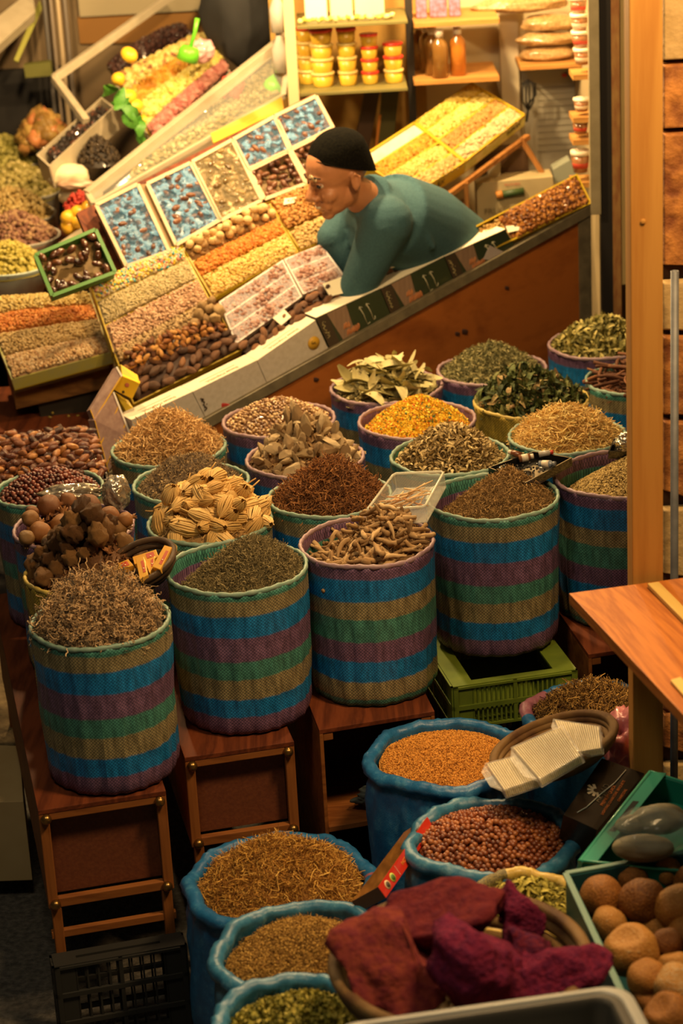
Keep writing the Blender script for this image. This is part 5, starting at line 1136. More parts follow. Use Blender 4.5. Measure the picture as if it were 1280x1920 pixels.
M_DATEP = solid((.40, .14, .05), .5, c2=(.55, .24, .09), scale=60)
for i, (q, lb) in enumerate(gb_):
    o, f = ledge_box(q, lb, M_DGR, solid((.92, .86, .66), .35))
    ux = (f[1]-f[0]); dn_ = (f[3]-f[0])
    def fp(u, v): return quadpt(f, u, v)-NH*.0012
    b = MB(); b.slab([fp(0, .03), fp(.16, .03), fp(.16, 1), fp(0, 1)], .0008); b.build('dark_band', M_DBR, o)
    b = MB(); b.slab([fp(.16, .03), fp(.46, .03), fp(.42, .97), fp(.22, .97)], .0008); b.build('linen_print', M_DTAN, o)
    b = MB()
    for k in range(9): q_ = random.Random(k+i*9); b.ball(fp(.32+.035*(k % 6)-(.01 if k > 5 else 0), (.84 if k < 6 else .62)-.02*(k % 2)), .0105, Matrix.Rotation(q_.uniform(-.5, .5), 3, 'Y'), 0, 10, (.55, .12, 1.1))
    b.build('date_picture', M_DATEP, o)
    scribble(fp(.05, .18), dn_, ux, .013, i+3, solid((.55, .48, .22), .5), o, n=5, th=.0011)
    g_ = solid((.62, .60, .40), .5)
    b = MB()
    for s_ in (0, .11): b.tube([fp(.62+s_, .30)-NH*.001, fp(.635+s_, .55)-NH*.001, fp(.63+s_, .86)-NH*.001], .0015, 4); b.tube([fp(.60+s_, .34)-NH*.001, fp(.62+s_, .26)-NH*.001, fp(.66+s_, .32)-NH*.001], .0015, 4)
    b.tube([fp(.74, .86)-NH*.001, fp(.77, .84)-NH*.001, fp(.78, .76)-NH*.001], .0012, 4); b.tube([fp(.63, .90)-NH*.001, fp(.68, .88)-NH*.001], .0012, 4)
    b.build('script_lettering', g_, o)
b = MB(); f = [PNL(x, y, -.002) for x, y in ((918, 460), (948, 474), (936, 490), (906, 486))]; b.slab(f, .001); tag(b.build('blank_card', solid((.45, .40, .38), .6)), 'grey blank card leaning on the last dark green date box', 'card')

# ---- countable dates etc.
M_DATE = ramp_rnd([(0, (.11, .030, .008)), (.35, (.28, .095, .018)), (.7, (.50, .21, .04)), (1, (.68, .36, .09))], .3, 'obj', bump=.6, bscale=60, bd=.003, spec=.5, coat=.35)
M_DATED = ramp_rnd([(0, (.06, .028, .016)), (.5, (.15, .065, .03)), (1, (.28, .12, .045))], .4, 'obj', bump=.7, bscale=55, bd=.004, spec=.5)
T_DT = [t_jit(i, (.5, .27, .25), .16, 1.3, 3) for i in range(5)]
def DF(q): return qframe(q)
def brd(q, mat, lb, cat='tray', name='food_tray', **k): return frame_tray(q, .035, .004, [mat, mat, mat], name, lb, cat, **k)
M_YT = solid((.58, .42, .02), .4, c2=(.50, .36, .015), scale=10)
# dates by the white boxes
q = DQ((214, 664), (411, 588), (455, 655), (250, 758)); ob = brd(q, M_YT, 'yellow tray heaped with dates behind the white boxes')
stuff('date_paste', join_arrays([qbase(q, .012, .02)]), solid((.06, .02, .008), .5), 'sticky dark date paste lying under the heaped dates', 'date paste')
qa = subquad(q, .02, .98, .02, .52); qb = subquad(q, .02, .98, .45, .97)
items('caramel_date', tmesh('date', T_DT, M_DATE), np.concatenate([qgrid(qa, .0215, .02, .004), qgrid(subquad(qa, .05, .95, .1, .9), .024, .022, .016)]), (.024, .031), 'glossy amber date heaped behind the white boxes', 'date', 'amber dates in the yellow tray', .5, frame=DF(q))
items('medjool_date', tmesh('dated', T_DT, M_DATED), qgrid(qb, .029, .018, .006), (.038, .048), 'large wrinkled brown date in the row touching the white boxes', 'date', 'large brown dates in the yellow tray', .3, yaw=(.3, .5), frame=DF(q))
# dates / pecans row behind white box 3 and in front of the man
for (px, lb, gp, n_) in (([(452, 655), (560, 588), (625, 560), (640, 560), (592, 598), (475, 662)], 'large wrinkled brown date behind the box with the orange sticker', 'brown dates behind the stickered box', 0),):
    q = DQ((446, 652), (600, 540), (650, 560), (470, 662))
    stuff('date_paste', join_arrays([qbase(q, .012, .01)]), solid((.06, .025, .01), .5), 'dark date paste under the brown dates behind the stickered box', 'date paste')
    items('medjool_date', tmesh('dated', T_DT, M_DATED), np.concatenate([qgrid(q, .028, .016, .004), qgrid(subquad(q, .45, .98, .1, .9), .034, .016, .022)]), (.036, .046), lb, 'date', gp, .3, yaw=(.3, .5), frame=DF(q))
q = [PNL(668, 533, .09), PNL(824, 462, .09), PNL(832, 475, .07), PNL(690, 541, .07)]
frs = np.array([[UH.x, NH.x, 0], [UH.y, NH.y, 0], [0, 0, 1.0]])
gp_ = []
for i in range(26): x = 682+i*5.6; gp_.append(tuple(PNL(x, 533-(x-682)*.50+rng.uniform(-4, 4), .085+rng.uniform(-.02, .02))))
for i in range(14): x = 762+(i % 5)*12+rng.uniform(-3, 3); gp_.append(tuple(PNL(x, 487-(x-762)*.28-(i//5)*11, .10+rng.uniform(-.015, .015))))
items('medjool_date', tmesh('dated', T_DT, M_DATED), np.array(gp_), (.036, .046), 'large wrinkled brown date in front of the seller behind the green boxes', 'date', 'brown dates in front of the seller', .3, frame=frs)
b = MB(); b.hexa([DP(.66, -.06, -.03), DP(1.16, -.06, -.03), DP(1.16, .03, -.03), DP(.66, .03, -.03)], [DP(.66, -.06, -.04), DP(1.16, -.06, -.04), DP(1.16, .03, -.04), DP(.66, .03, -.04)]); b.build('date_shelf', W_BENCH, root)
# price cards
M_CARDW = solid((.88, .84, .62), .45)
def card(px, off, label, plane='D'):
    f = [DM(x, y, off) for x, y in px]; b = MB(); b.slab(f, .0012); tag(b.build('price_card', M_CARDW, None, .0004), label, 'card', 'blank price cards')
card([(533, 580), (546, 594), (527, 610), (511, 596)], .035, 'small cream price card stuck among the brown dates')
card([(604, 532), (642, 518), (662, 545), (618, 556)], .045, 'wide cream price card at the seller\'s elbow')
card([(714, 485), (742, 476), (746, 499), (718, 507)], .06, 'cream price card stuck in the dates in front of the seller')
card([(533, 372), (556, 369), (552, 380), (531, 384)], .022, 'white oval price card on the orange-brown nuts')
card([(610, 418), (629, 398), (634, 404), (618, 426)], .03, 'cream price card beside the seller\'s chin')
card([(948, 424), (975, 421), (972, 432), (952, 436)], .03, 'white price card at the front of the sugared nuts')
# ---- left part of the slope: candy, seeds, pink nuts, walnuts
def sub4(a, b_, c, d): return DQ(a, b_, c, d)
q = sub4((168, 532), (338, 458), (394, 562), (212, 660)); brd(q, M_YT, 'yellow tray of candies, pale seeds and pink nuts on the left of the slope', splits_v=(.27, .62))
M_PEBB = ramp_rnd([(0, (.75,.62,.30)), (.25, (.80,.70,.45)), (.40, (.85,.55,.02)), (.55, (.75,.66,.05)), (.68, (.05,.42,.50)), (.80, (.75,.25,.18)), (.90, (.80,.45,.40)), (1, (.15,.55,.30))], .35, spec=.5, interp='CONSTANT', fine=.0)
T_SM = [t_ico(1, (.5, .42, .36), .15, 2, i) for i in range(3)]
strip_stuff(subquad(q, .01, .99, .01, .26), T_SM, 620, (.010, .014), M_PEBB, 'mixed pastel candies in the top compartment of the left yellow tray', 'candy', 'candy', .014, .1)
strip_stuff(subquad(q, .01, .99, .28, .60), T_SM, 1900, (.006, .009), ramp_rnd([(0, (.50,.40,.18)), (1, (.78,.66,.38))], .6), 'tiny pale seeds in the middle compartment of the left yellow tray', 'seeds', 'pale_seeds', .012, .5)
strip_stuff(subquad(q, .01, .99, .63, .99), T_SM, 1100, (.009, .013), ramp_rnd([(0, (.38,.20,.11)), (.5, (.60,.37,.22)), (1, (.76,.56,.37))], .55), 'pinkish peanuts in the bottom compartment of the left yellow tray', 'peanuts', 'pink_peanuts', .012, .3)
q2 = sub4((212, 658), (395, 563), (412, 590), (222, 680)); strip_stuff(q2, T_SM, 420, (.011, .017), ramp_rnd([(0, (.30,.20,.09)), (1, (.58,.42,.22))], .7), 'row of light brown nuts between the pink peanuts and the dates', 'nuts', 'light_brown_nuts', .012, .3)
M_FIG = ramp_rnd([(0, (.22,.13,.05)), (1, (.42,.29,.13))], .6, 'obj', bump=.6, bscale=50)
items('dried_fig', tmesh('fig', [t_jit(i, (1, 1, .7), .25, 1.6, 3) for i in range(4)], M_FIG), np.array([tuple(DM(x, y, .028)) for x, y in ((372,590),(392,580),(385,600),(402,598),(366,606),(410,582),(396,565),(380,575))]), (.016, .022), 'round wrinkled dried fig at the top corner of the dates', 'dried fig', 'dried figs above the dates', .6)
# middle tray: beige balls, orange, yellow
q = sub4((338, 457), (503, 377), (560, 472), (398, 560)); brd(q, M_YT, 'yellow tray of round beige sweets and orange nuts in the middle of the slope', splits_v=(.34, .62))
M_BALL = ramp_rnd([(0, (.60,.38,.14)), (1, (.80,.58,.28))], .5, 'obj', bump=.3, bscale=60)
qq = subquad(q, .02, .98, .0, .33); items('round_sweet', tmesh('sweet', [t_jit(i, (1, 1, .92), .08, 1.5, 3) for i in range(3)], M_BALL), np.concatenate([qgrid(qq, .029, .010, .008), qgrid(subquad(qq, .1, .95, .15, .85), .031, .012, .026)]), (.0125, .0160), 'round beige sweet in the middle yellow tray', 'sweet', 'round beige sweets', 1.2)
strip_stuff(subquad(q, .01, .99, .0, .33), T_SM, 200, (.012, .02), solid((.35,.2,.07), .8), 'beige sugar crumbs under the round sweets', 'sugar crumbs', 'sugar_crumbs', .004, .3)
strip_stuff(subquad(q, .01, .99, .35, .61), T_SM, 900, (.009, .015), ramp_rnd([(0, (.60,.16,.02)), (.5, (.78,.28,.04)), (1, (.85,.42,.09))], .45), 'bright orange coated nuts in the middle yellow tray', 'nuts', 'orange_nuts', .014, .4)
strip_stuff(subquad(q, .01, .99, .63, .99), T_SM, 1000, (.009, .014), ramp_rnd([(0, (.58,.34,.06)), (.5, (.80,.55,.14)), (1, (.90,.72,.30))], .5), 'yellow coated nuts in the middle yellow tray', 'nuts', 'yellow_nuts', .014, .4)
q = sub4((503, 377), (600, 330), (660, 432), (562, 470)); brd(q, M_YT, 'yellow tray of orange-brown nuts and cashews reaching behind the seller\'s chin', splits_v=(.60,))
strip_stuff(subquad(q, .01, .99, .01, .58), T_SM, 800, (.010, .017), ramp_rnd([(0, (.34,.13,.02)), (.5, (.58,.27,.06)), (1, (.72,.42,.13))], .55), 'orange-brown nuts beside the seller\'s face', 'nuts', 'brown_nuts', .016, .3)
strip_stuff(subquad(q, .01, .99, .62, .99), T_SM, 460, (.010, .016), ramp_rnd([(0, (.55,.34,.10)), (1, (.82,.60,.25))], .55), 'pale cashews in front of the seller\'s chest', 'cashews', 'cashews', .014, .3)
# purple wrapped date trays
M_LIL = solid((.50, .38, .36), .35, c2=(.40, .27, .25), scale=70, bump=.3); M_WHT = solid((.75, .70, .62), .4); M_WRAP = solid((.9, .85, .88), .08, alpha=.18, bump=.5, scale=20)
M_PK = ramp_rnd([(0, (.20,.07,.04)), (.5, (.38,.20,.15)), (1, (.52,.36,.30))], .5)
def wrapped(q, lb, nv):
    r_ = frame_tray(q, .028, .005, [M_WHT, M_WHT, M_WHT], 'wrapped_tray', lb, 'tray', 'wrapped trays of small dates', splits_v=[i/nv for i in range(1, nv)])
    for i in range(nv):
        s_ = subquad(q, .03, .97, (i+.08)/nv, (i+.92)/nv); arr = heap_arrays(T_SM, qpts([p-qnormal(q)*.008 for p in s_], 170, .004), (.014, .024), .3, frame=qframe(q)); v, f, rn = arr
        add('packed_dates', mesh_arrays('packed_dates', v, f, [M_PK], None, True, None, rn), r_)
    b = MB(); b.slab([p+qnormal(q)*.003 for p in q], .001); b.build('clear_wrap', M_WRAP, r_)
wrapped(DQ((410, 566), (530, 487), (566, 556), (442, 645), h=.012), 'clear-wrapped white tray of small dates in three rows, nearer the large dates', 3)
wrapped(DQ((532, 486), (602, 458), (648, 520), (568, 552), h=.012), 'clear-wrapped white tray of small dates in three rows, beside the seller\'s elbow', 3)

# ---- lidded date boxes with shiny film, light wood frames
M_FRM = solid((.58, .42, .26), .5, c2=(.50, .35, .20), scale=40); M_FRD = solid((.20, .12, .03), .6); M_GRN = solid((.06, .20, .03), .45)
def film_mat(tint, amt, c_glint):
    m, nt, N, L, b = _nt('cellophane_reflections'); n = N.new('ShaderNodeTexNoise'); n.inputs['Scale'].default_value = 38; n.inputs['Detail'].default_value = 4; tc = N.new('ShaderNodeTexCoord'); L.new(tc.outputs['Object'], n.inputs[0])
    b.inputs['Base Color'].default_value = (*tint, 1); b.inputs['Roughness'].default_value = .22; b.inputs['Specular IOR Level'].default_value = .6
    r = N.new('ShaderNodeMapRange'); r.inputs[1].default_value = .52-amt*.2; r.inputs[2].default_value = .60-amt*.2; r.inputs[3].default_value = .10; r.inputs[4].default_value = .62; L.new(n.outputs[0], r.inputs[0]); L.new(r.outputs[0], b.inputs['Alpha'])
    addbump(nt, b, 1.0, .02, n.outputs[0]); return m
M_FB = film_mat((.13, .33, .58), .35, None); M_FB2 = film_mat((.14, .34, .58), -.05, None); M_FC = film_mat((.62, .50, .25), -.2, None)  # blue reflections and gold glints painted in as patchy film tints
M_REFL_BASE = solid((.12, .30, .50), .3)  # blue reflection painted onto the box floor under the film
T_DT2 = [t_ico(2, (.5, .3, .26), .12, 1.3, i) for i in range(3)]
M_DB = ramp_rnd([(0, (.055,.020,.012)), (.5, (.11,.040,.018)), (1, (.20,.08,.035))], .3, 'obj', coat=.4)
M_DG = ramp_rnd([(0, (.06,.035,.012)), (.5, (.16,.10,.03)), (1, (.30,.20,.07))], .22, 'obj', coat=.9)
def film_box(q, lb, gp, film, nx, dm, frame=M_FRM, sz=(.030, .040), name='date_display_box', depth=.035, thin=1.0):
    r_ = frame_tray(q, depth, .006, [M_REFL_BASE if film in (M_FB, M_FB2) else M_FRD, frame, frame], name, lb, 'box', 'film-covered date boxes')
    b = MB(); 
    for a_, c_ in ((0,1),(1,2),(2,3),(3,0)): b.bar(q[a_]+qnormal(q)*.002, q[c_]+qnormal(q)*.002, .012, .004, qnormal(q))
    b.build('rim', frame, r_)
    if film is not None: b = MB(); b.slab([p+qnormal(q)*.001 for p in q], .001); b.build('reflection_film', film, r_)
    g = qgrid([p-qnormal(q)*.016 for p in q], nx, .006, 0, .25, .06)
    if thin < 1: g = g[rng.uniform(0, 1, len(g)) < thin]
    items('small_date', tmesh('sdate'+str(id(dm)), T_DT2, dm), g, sz, gp, 'date', gp.replace('small brown date', 'dates'), .3, frame=qframe(q))
film_box(DQ((180, 385), (258, 346), (317, 472), (237, 500), h=.01), 'film-covered date box with strong blue reflections, next to the small dark date box', 'small brown date in the bluest film-covered box', M_FB, .025, M_DB)
film_box(DQ((276, 345), (357, 306), (412, 413), (330, 460), h=.01), 'film-covered date box with blue reflections, right of the dark wooden gap', 'small brown date in the second blue film-covered box', M_FB, .025, M_DB)
film_box(DQ((360, 304), (435, 263), (490, 376), (414, 414), h=.01), 'film-covered date box full of gold glints', 'small olive-brown date in the gold glinting box', M_FC, .029, M_DG)
film_box(DQ((437, 262), (514, 219), (542, 282), (466, 318), h=.01), 'upper film-covered date box with a blue streak at its left side', 'small brown date in the upper box with the blue streak', M_FB2, .027, M_DB)
film_box(DQ((516, 218), (592, 181), (624, 240), (545, 280), h=.01), 'topmost film-covered date box above the seller\'s cap', 'small brown date in the topmost box above the cap', M_FB2, .027, M_DB)
film_box(DQ((468, 320), (541, 284), (573, 345), (496, 374), h=.01), 'lower film-covered date box in front of the seller\'s forehead', 'small brown date in the lower box by the forehead', None, .027, M_DB)
film_box(DQ((545, 282), (624, 242), (650, 300), (578, 340), h=.01), 'film-covered date box half hidden behind the seller\'s cap', 'small brown date in the box behind the cap', None, .027, M_DB)
film_box(DQ((66, 479), (179, 431), (216, 511), (98, 555), h=.06), 'small green-edged box of dark dates lying tilted at the left end', 'dark brown date in the small green-edged box', None, .031, ramp_rnd([(0, (.035,.012,.006)), (1, (.15,.055,.02))], .22, 'obj', coat=1), M_GRN, (.036, .042))
b = MB(); b.slab(DQ((258, 346), (276, 345), (332, 458), (318, 472), h=0), .03); tag(b.build('wooden_divider', M_FRD), 'dark brown wooden strip standing between the two blue film-covered boxes', 'divider')

# ---- purple packs and yellow boxes at the near end of the slope
M_PUR = solid((.36, .24, .20), .5, c2=(.26, .16, .14), scale=50); M_YLN = solid((.62, .36, .03), .4)
def pk(c4, th, lb, lines):
    b = MB(); b.slab(c4, th); o = b.build('purple_pack', M_PUR, None, .001); tag(o, lb, 'packet'); nq = qnormal(c4)
    for (u0, v0, u1, v1) in lines: t = MB(); t.bar(quadpt(c4, u0, v0)+nq*.0008, quadpt(c4, u1, v1)+nq*.0008, .0045, .001, nq); t.build('yellow_line', M_YLN, o)
    t = MB(); t.bar(c4[1]+nq*.001, c4[2]+nq*.001, .006, .002, nq); t.build('pale_edge', M_WHT, o); t = MB(); t.bar(c4[0]+nq*.001, c4[3]+nq*.001, .003, .002, nq); t.build('side_edge', M_YLN, o)
pk([PY(169, 768, 6.46), PY(218, 688, 6.56), PY(228, 706, 6.55), PY(177, 788, 6.45)], .03, 'narrow purple packet lying uppermost at the near end of the slope', [(0, .95, 1, .95)])
pk([PY(177, 788, 6.44), PY(212, 735, 6.52), PY(246, 822, 6.50), PY(203, 885, 6.42)], .03, 'tall purple packet with yellow lines, against the straw basket', [(0, .45, 1, .30), (0, .86, 1, .68)])
M_YB = solid((.80, .50, .02), .4); M_YB2 = solid((.86, .62, .04), .4)
for lb, tq_, fq_ in (('yellow box with red and brown marks, upper one at the near end of the dates', [(226, 683), (258, 703), (262, 719), (229, 705)], [(229, 705), (262, 719), (248, 748), (214, 731)]), ('yellow box below the marked one, squeezed against the lowest white date box', [(215, 735), (241, 751), (252, 768), (238, 774)], [(215, 737), (238, 774), (236, 777), (214, 740)])):
    tp_ = [PY(x, y, 6.60-(.02 if i > 1 else 0)) for i, (x, y) in enumerate(tq_)]; b = MB(); b.slab(tp_, .045 if 'upper' in lb else .03); o = b.build('yellow_box', M_YB2, None, .001); tag(o, lb, 'box')
    if 'marks' in lb:
        fp_ = [PY(x, y, 6.565) for x, y in fq_]; b = MB(); b.slab(fp_, .02); b.build('box_front', M_YB, o)
        b = MB(); b.ball(PY(238, 722, 6.563), .007, seg=10, sq=(1, .1, 1)); b.build('red_mark', solid((.55,.15,.08), .5), o); b = MB(); b.ball(PY(231, 735, 6.563), .0045, seg=10, sq=(1, .1, 1)); b.build('brown_mark', M_DK2, o)

# ---- tray of glossy dates at the left edge
dq = [PZ(-60, 824, 1.03), PZ(176, 800, 1.03), PZ(204, 893, .975), PZ(-60, 912, .975)]
frame_tray(dq, .06, .006, [M_DBR, M_DBR, M_DBR], 'date_crate', 'dark crate heaped with glossy red-brown dates at the left edge', 'crate', lip=-.012)
M_DATER = ramp_rnd([(0, (.06, .016, .006)), (.4, (.17, .045, .012)), (.75, (.32, .11, .024)), (1, (.50, .22, .05))], .26, 'obj', bump=.6, bscale=50, bd=.003, spec=.5, coat=.5)
stuff('date_paste', join_arrays([qbase(dq, .03, .02)]), solid((.05, .015, .006), .4), 'dark sticky date paste under the glossy dates at the left edge', 'date paste')
items('glossy_date', tmesh('dater', T_DT, M_DATER), np.concatenate([qgrid(dq, .024, .016, -.004), qgrid(subquad(dq, .1, .92, .1, .9), .029, .022, .010)]), (.030, .040), 'glossy red-brown date in the dark crate at the left edge', 'date', 'glossy dates in the dark crate', .4, yaw=(.0, .7), frame=qframe(dq))
plain_table([(-1.25, 5.93), (-.66, 5.98), (-.72, 6.36), (-1.25, 6.32)], .912, .015, 'small dark table carrying the crate of glossy dates')

# ---- nuts table at the left edge
lq = [PY(-40, 560, 7.10), PY(170, 549, 7.12), PY(209, 661, 6.80), PY(22, 712, 6.74)]
lq = [lq[0], PP(170, 549, lq[3], (lq[2]-lq[3]).cross(lq[0]-lq[3]).normalized()), lq[2], lq[3]]
frame_tray(lq, .045, .006, [M_YT, solid((.55, .50, .10), .5, c2=(.45, .45, .2), scale=12), M_YT], 'nut_tray', 'long yellow-rimmed tray of nuts in four rows at the left edge', 'tray', splits_v=(.22, .46, .73))
for v0, v1, n_, sz, st, lb, nm in ((.01, .21, 700, (.009, .014), [(0, (.62,.42,.10)), (1, (.86,.70,.30))], 'yellow nuts in the back row of the long left tray', 'yellow_nuts'), (.23, .45, 900, (.009, .014), [(0, (.50,.14,.02)), (.5, (.68,.24,.05)), (1, (.78,.38,.10))], 'orange-red coated nuts in the long left tray', 'orange_nuts'), (.47, .72, 1100, (.009, .013), [(0, (.36,.22,.07)), (.5, (.60,.42,.17)), (1, (.74,.56,.28))], 'tan chickpeas in the third row of the long left tray', 'chickpeas'), (.74, .99, 1000, (.011, .016), [(0, (.40,.20,.08)), (.5, (.68,.46,.22)), (1, (.80,.62,.38))], 'pale peanuts in the front row of the long left tray', 'peanuts')):
    strip_stuff(subquad(lq, .01, .99, v0, v1), T_SM, n_, sz, ramp_rnd(st, .5), lb, 'nuts', nm, .018, .3)
W_TR = wood((.26, .12, .03), (.12, .05, .015), 8, 'X', .5)
b = MB(); tq2 = [PY(-40, 758, 6.80), PY(205, 700, 6.86), PY(210, 733, 6.86), PY(22, 765, 6.80)]
b = MB(); b.slab([PY(26, 738, 6.84), PY(206, 690, 6.90), PY(208, 726, 6.90), PY(30, 768, 6.84)], .30); tag(b.build('wooden_tray', W_TR, None, .002), 'shallow brown wooden tray standing below the long tray of nuts', 'tray')
b = MB(); b.slab([PY(70, 752, 6.88), PY(205, 722, 6.92), PY(210, 800, 6.92), PY(84, 826, 6.88)], .25); o = b.build('dark_box', solid((.022,.018,.012), .5), None, .002); tag(o, 'black carton with yellow script under the wooden tray at the left', 'box')
scribble(PY(92, 790, 6.872), V(1, 0, .1), V(0, 0, 1), .035, 8, solid((.30, .22, .03), .5), o, n=3, th=.004)
plain_table([(-1.45, 6.72), (-.72, 6.78), (-.86, 7.24), (-1.45, 7.2)], .86, .015, 'dark table under the long tray of nuts at the left edge')
# =====================================================================
# BEHIND THE SELLER
# =====================================================================
GAIN = .72
M_CREAM = solid((.62, .52, .32), .7, c2=(.55, .45, .26), scale=3, bump=.2); M_CREAM2 = solid((.50, .40, .22), .7, c2=(.42, .33, .18), scale=9)
M_BKW = solid((.15, .10, .05), .85, c2=(.22, .155, .08), scale=5, bump=.6)
b = MB(); b.box((.435, 8.28, 1.6), (1.17, .06, 3.2)); w = b.build('wall_back', M_CREAM); w['kind'] = 'structure'
b = MB(); b.box((-1.0, 9.05, 1.6), (1.64+1.2, .06, 3.2)); w = b.build('wall_back_left', M_BKW); w['kind'] = 'structure'
xj = PY(1142, 200, 7.36).x
# jamb: aluminium strip, black strip, cream boards
def vert(x0, x1, Y, th, z0, z1, name, mat, ybase=300):
    X0, X1 = PY(x0, ybase, Y).x, PY(x1, ybase, Y).x; b = MB(); b.box(((X0+X1)/2, Y+th/2, (z0+z1)/2), (abs(X1-X0), th, z1-z0)); return b.build(name, mat, None, .001)
tr_ = vert(1104, 1124, 7.36, .03, 1.30, 3.2, 'trim_2', M_ALU, 150); tr_['kind'] = 'structure'
tr_ = vert(1124, 1146, 7.37, .05, 0, 3.2, 'trim_3', solid((.012, .010, .008), .6), 150); tr_['kind'] = 'structure'
tr_ = vert(1146, 1162, 7.37, .03, 0, 3.2, 'trim_4', solid((.36, .20, .06), .6, c2=(.25, .10, .03), scale=60, stretch=(1, 1, .3)), 150); tr_['kind'] = 'structure'
tr_ = vert(1162, 1330, 7.38, .05, 1.05, 3.2, 'wall_far_right', solid((.60, .45, .18), .6, c2=(.52, .38, .15), scale=6), 150); tr_['kind'] = 'structure'
tr_ = vert(1146, 1340, 7.44, .04, 0, 1.06, 'trim_5', solid((.34, .22, .07), .7, c2=(.28, .17, .05), scale=8), 150); tr_['kind'] = 'structure'
b = MB(); b.box((PY(1142, 200, 7.4).x, 7.86, 1.6), (.04, .9, 3.2)); w = b.build('wall_stall_side', M_CREAM2); w['kind'] = 'structure'
b = MB(); b.box((.2, 7.75, .14), (1.3, .95, .28)); w = b.build('floor_platform', W_BENCH); w['kind'] = 'structure'

def pbox(c4, th, name, mat, lb=None, cat=None, parent=None, bev=.001, group=None):
    b = MB(); b.slab(c4, th); o = b.build(name, mat, parent, bev)
    if lb: tag(o, lb, cat, group)
    return o
def yq(Y, *px): return [PY(x, y, Y) for x, y in px]
# ---- tilted yellow rack of nuts behind the seller
a_ = PY(772, 366, 7.46); b_ = PY(985, 212, 7.86); c_ = PY(668, 298, 7.62); RN = (b_-a_).cross(c_-a_).normalized()
def RK(x, y): return PP(x, y, a_, RN)
M_YR = solid((.48, .33, .012), .4, c2=(.42, .29, .01), scale=10)
qn = [RK(668, 298), RK(776, 228), RK(872, 303), RK(772, 366)]; qf = [RK(776, 228), RK(884, 154), RK(985, 214), RK(872, 303)]
for q, lb, sp, nm in ((qn, 'tilted yellow nut tray with black lettering right behind the seller\'s shoulder', (.24, .50, .76), 'rack'), (qf, 'tilted yellow nut tray with a printed side, topmost at the back', (.22, .47, .73), 'rack')):
    r_ = frame_tray(q, .05, .007, [M_YR, M_YR, M_YR], 'nut_tray', lb, 'tray', splits_v=sp)
    nn = qnormal(q); out = (q[2]-q[1]); out = (out-(q[2]-q[3]).normalized()*out.dot((q[2]-q[3]).normalized())).normalized()
    if q is qn:
        text('SUPLEX', q[3].lerp(q[2], .42)-nn*.026+out*.002, q[2]-q[3], nn, .030, M_DK2, r_)
    else:
        b = MB(); e = [q[3]+out*.0015-nn*.012, q[2]+out*.0015-nn*.012, q[2]+out*.0015-nn*.048, q[3]+out*.0015-nn*.048]; b.hexa(e, [p-out*.001 for p in e]); b.build('printed_side', solid((.40, .42, .08), .5, c2=(.60, .55, .25), scale=25), r_)
        text('SUPLEX', q[3].lerp(q[2], .80)-nn*.022+out*.003, q[2]-q[3], nn, .024, M_DK2, r_)
sets = [(qn, [(.26, .49, [(0, (.60,.25,.02)), (1, (.85,.48,.06))], 'orange nuts in the tray behind the seller', 'orange_nuts', 420), (.51, .75, [(0, (.62,.42,.08)), (1, (.88,.68,.22))], 'golden nuts in the tray behind the seller', 'yellow_nuts', 480), (.77, .99, [(0, (.50,.30,.08)), (1, (.78,.56,.22))], 'cashews in the tray right at the seller\'s back', 'cashews', 380)]),
        (qf, [(.01, .21, [(0, (.66,.46,.06)), (1, (.88,.68,.18))], 'yellow nuts in the first row of the topmost back tray', 'yellow_nuts', 420), (.23, .46, [(0, (.72,.56,.10)), (1, (.92,.78,.28))], 'pale yellow nuts in the second row of the topmost back tray', 'pale_nuts', 480), (.48, .72, [(0, (.46,.22,.05)), (1, (.72,.42,.13))], 'tan almonds in the third row of the topmost back tray', 'almonds', 480), (.74, .99, [(0, (.62,.44,.20)), (1, (.86,.72,.42))], 'pale chickpeas in the front row of the topmost back tray', 'chickpeas', 420)])]
for q, rows in sets:
    for v0, v1, st, lb, nm, n_ in rows: strip_stuff([p-qnormal(q)*.012 for p in subquad(q, .02, .98, v0, v1)], T_SM, n_, (.012, .019), ramp_rnd(st, .5), lb, 'nuts', nm, .014, .3)
w4 = subquad(qn, .1, .98, .03, .22); pbox([p-qnormal(qn)*.006 for p in w4], .02, 'wrapped_sweets', solid((.80, .74, .50), .3, c2=(.72, .50, .40), scale=30, coat=.5), 'pale wrapped bar of sweets in the yellow tray by the cap', 'sweets')
W_ST = wood((.34, .15, .04), (.2, .08, .02), 8, 'Z')
rk = empty('tray_easel', (.6, 7.8, .28), 'wooden easel holding up the tilted yellow trays', 'easel')
for p0_, p1_ in ((RK(975, 228)-V(0,0,.06), PY(1020, 330, 7.80)), (RK(872, 310)-V(0,0,.06), V(.50, 7.72, .28)), (RK(700, 300)-V(0,-.05,.07), V(.2, 7.9, .28)), (PY(1020, 330, 7.80), V(.80, 7.80, .28))):
    b = MB(); b.bar(p0_, p1_, .016, .016); b.build('leg', W_ST, rk)
b = MB(); b.bar(RK(790, 372)-V(0,-.02,.06), RK(990, 226)-V(0,-.02,.06), .02, .016); b.build('crossbar', W_ST, rk)
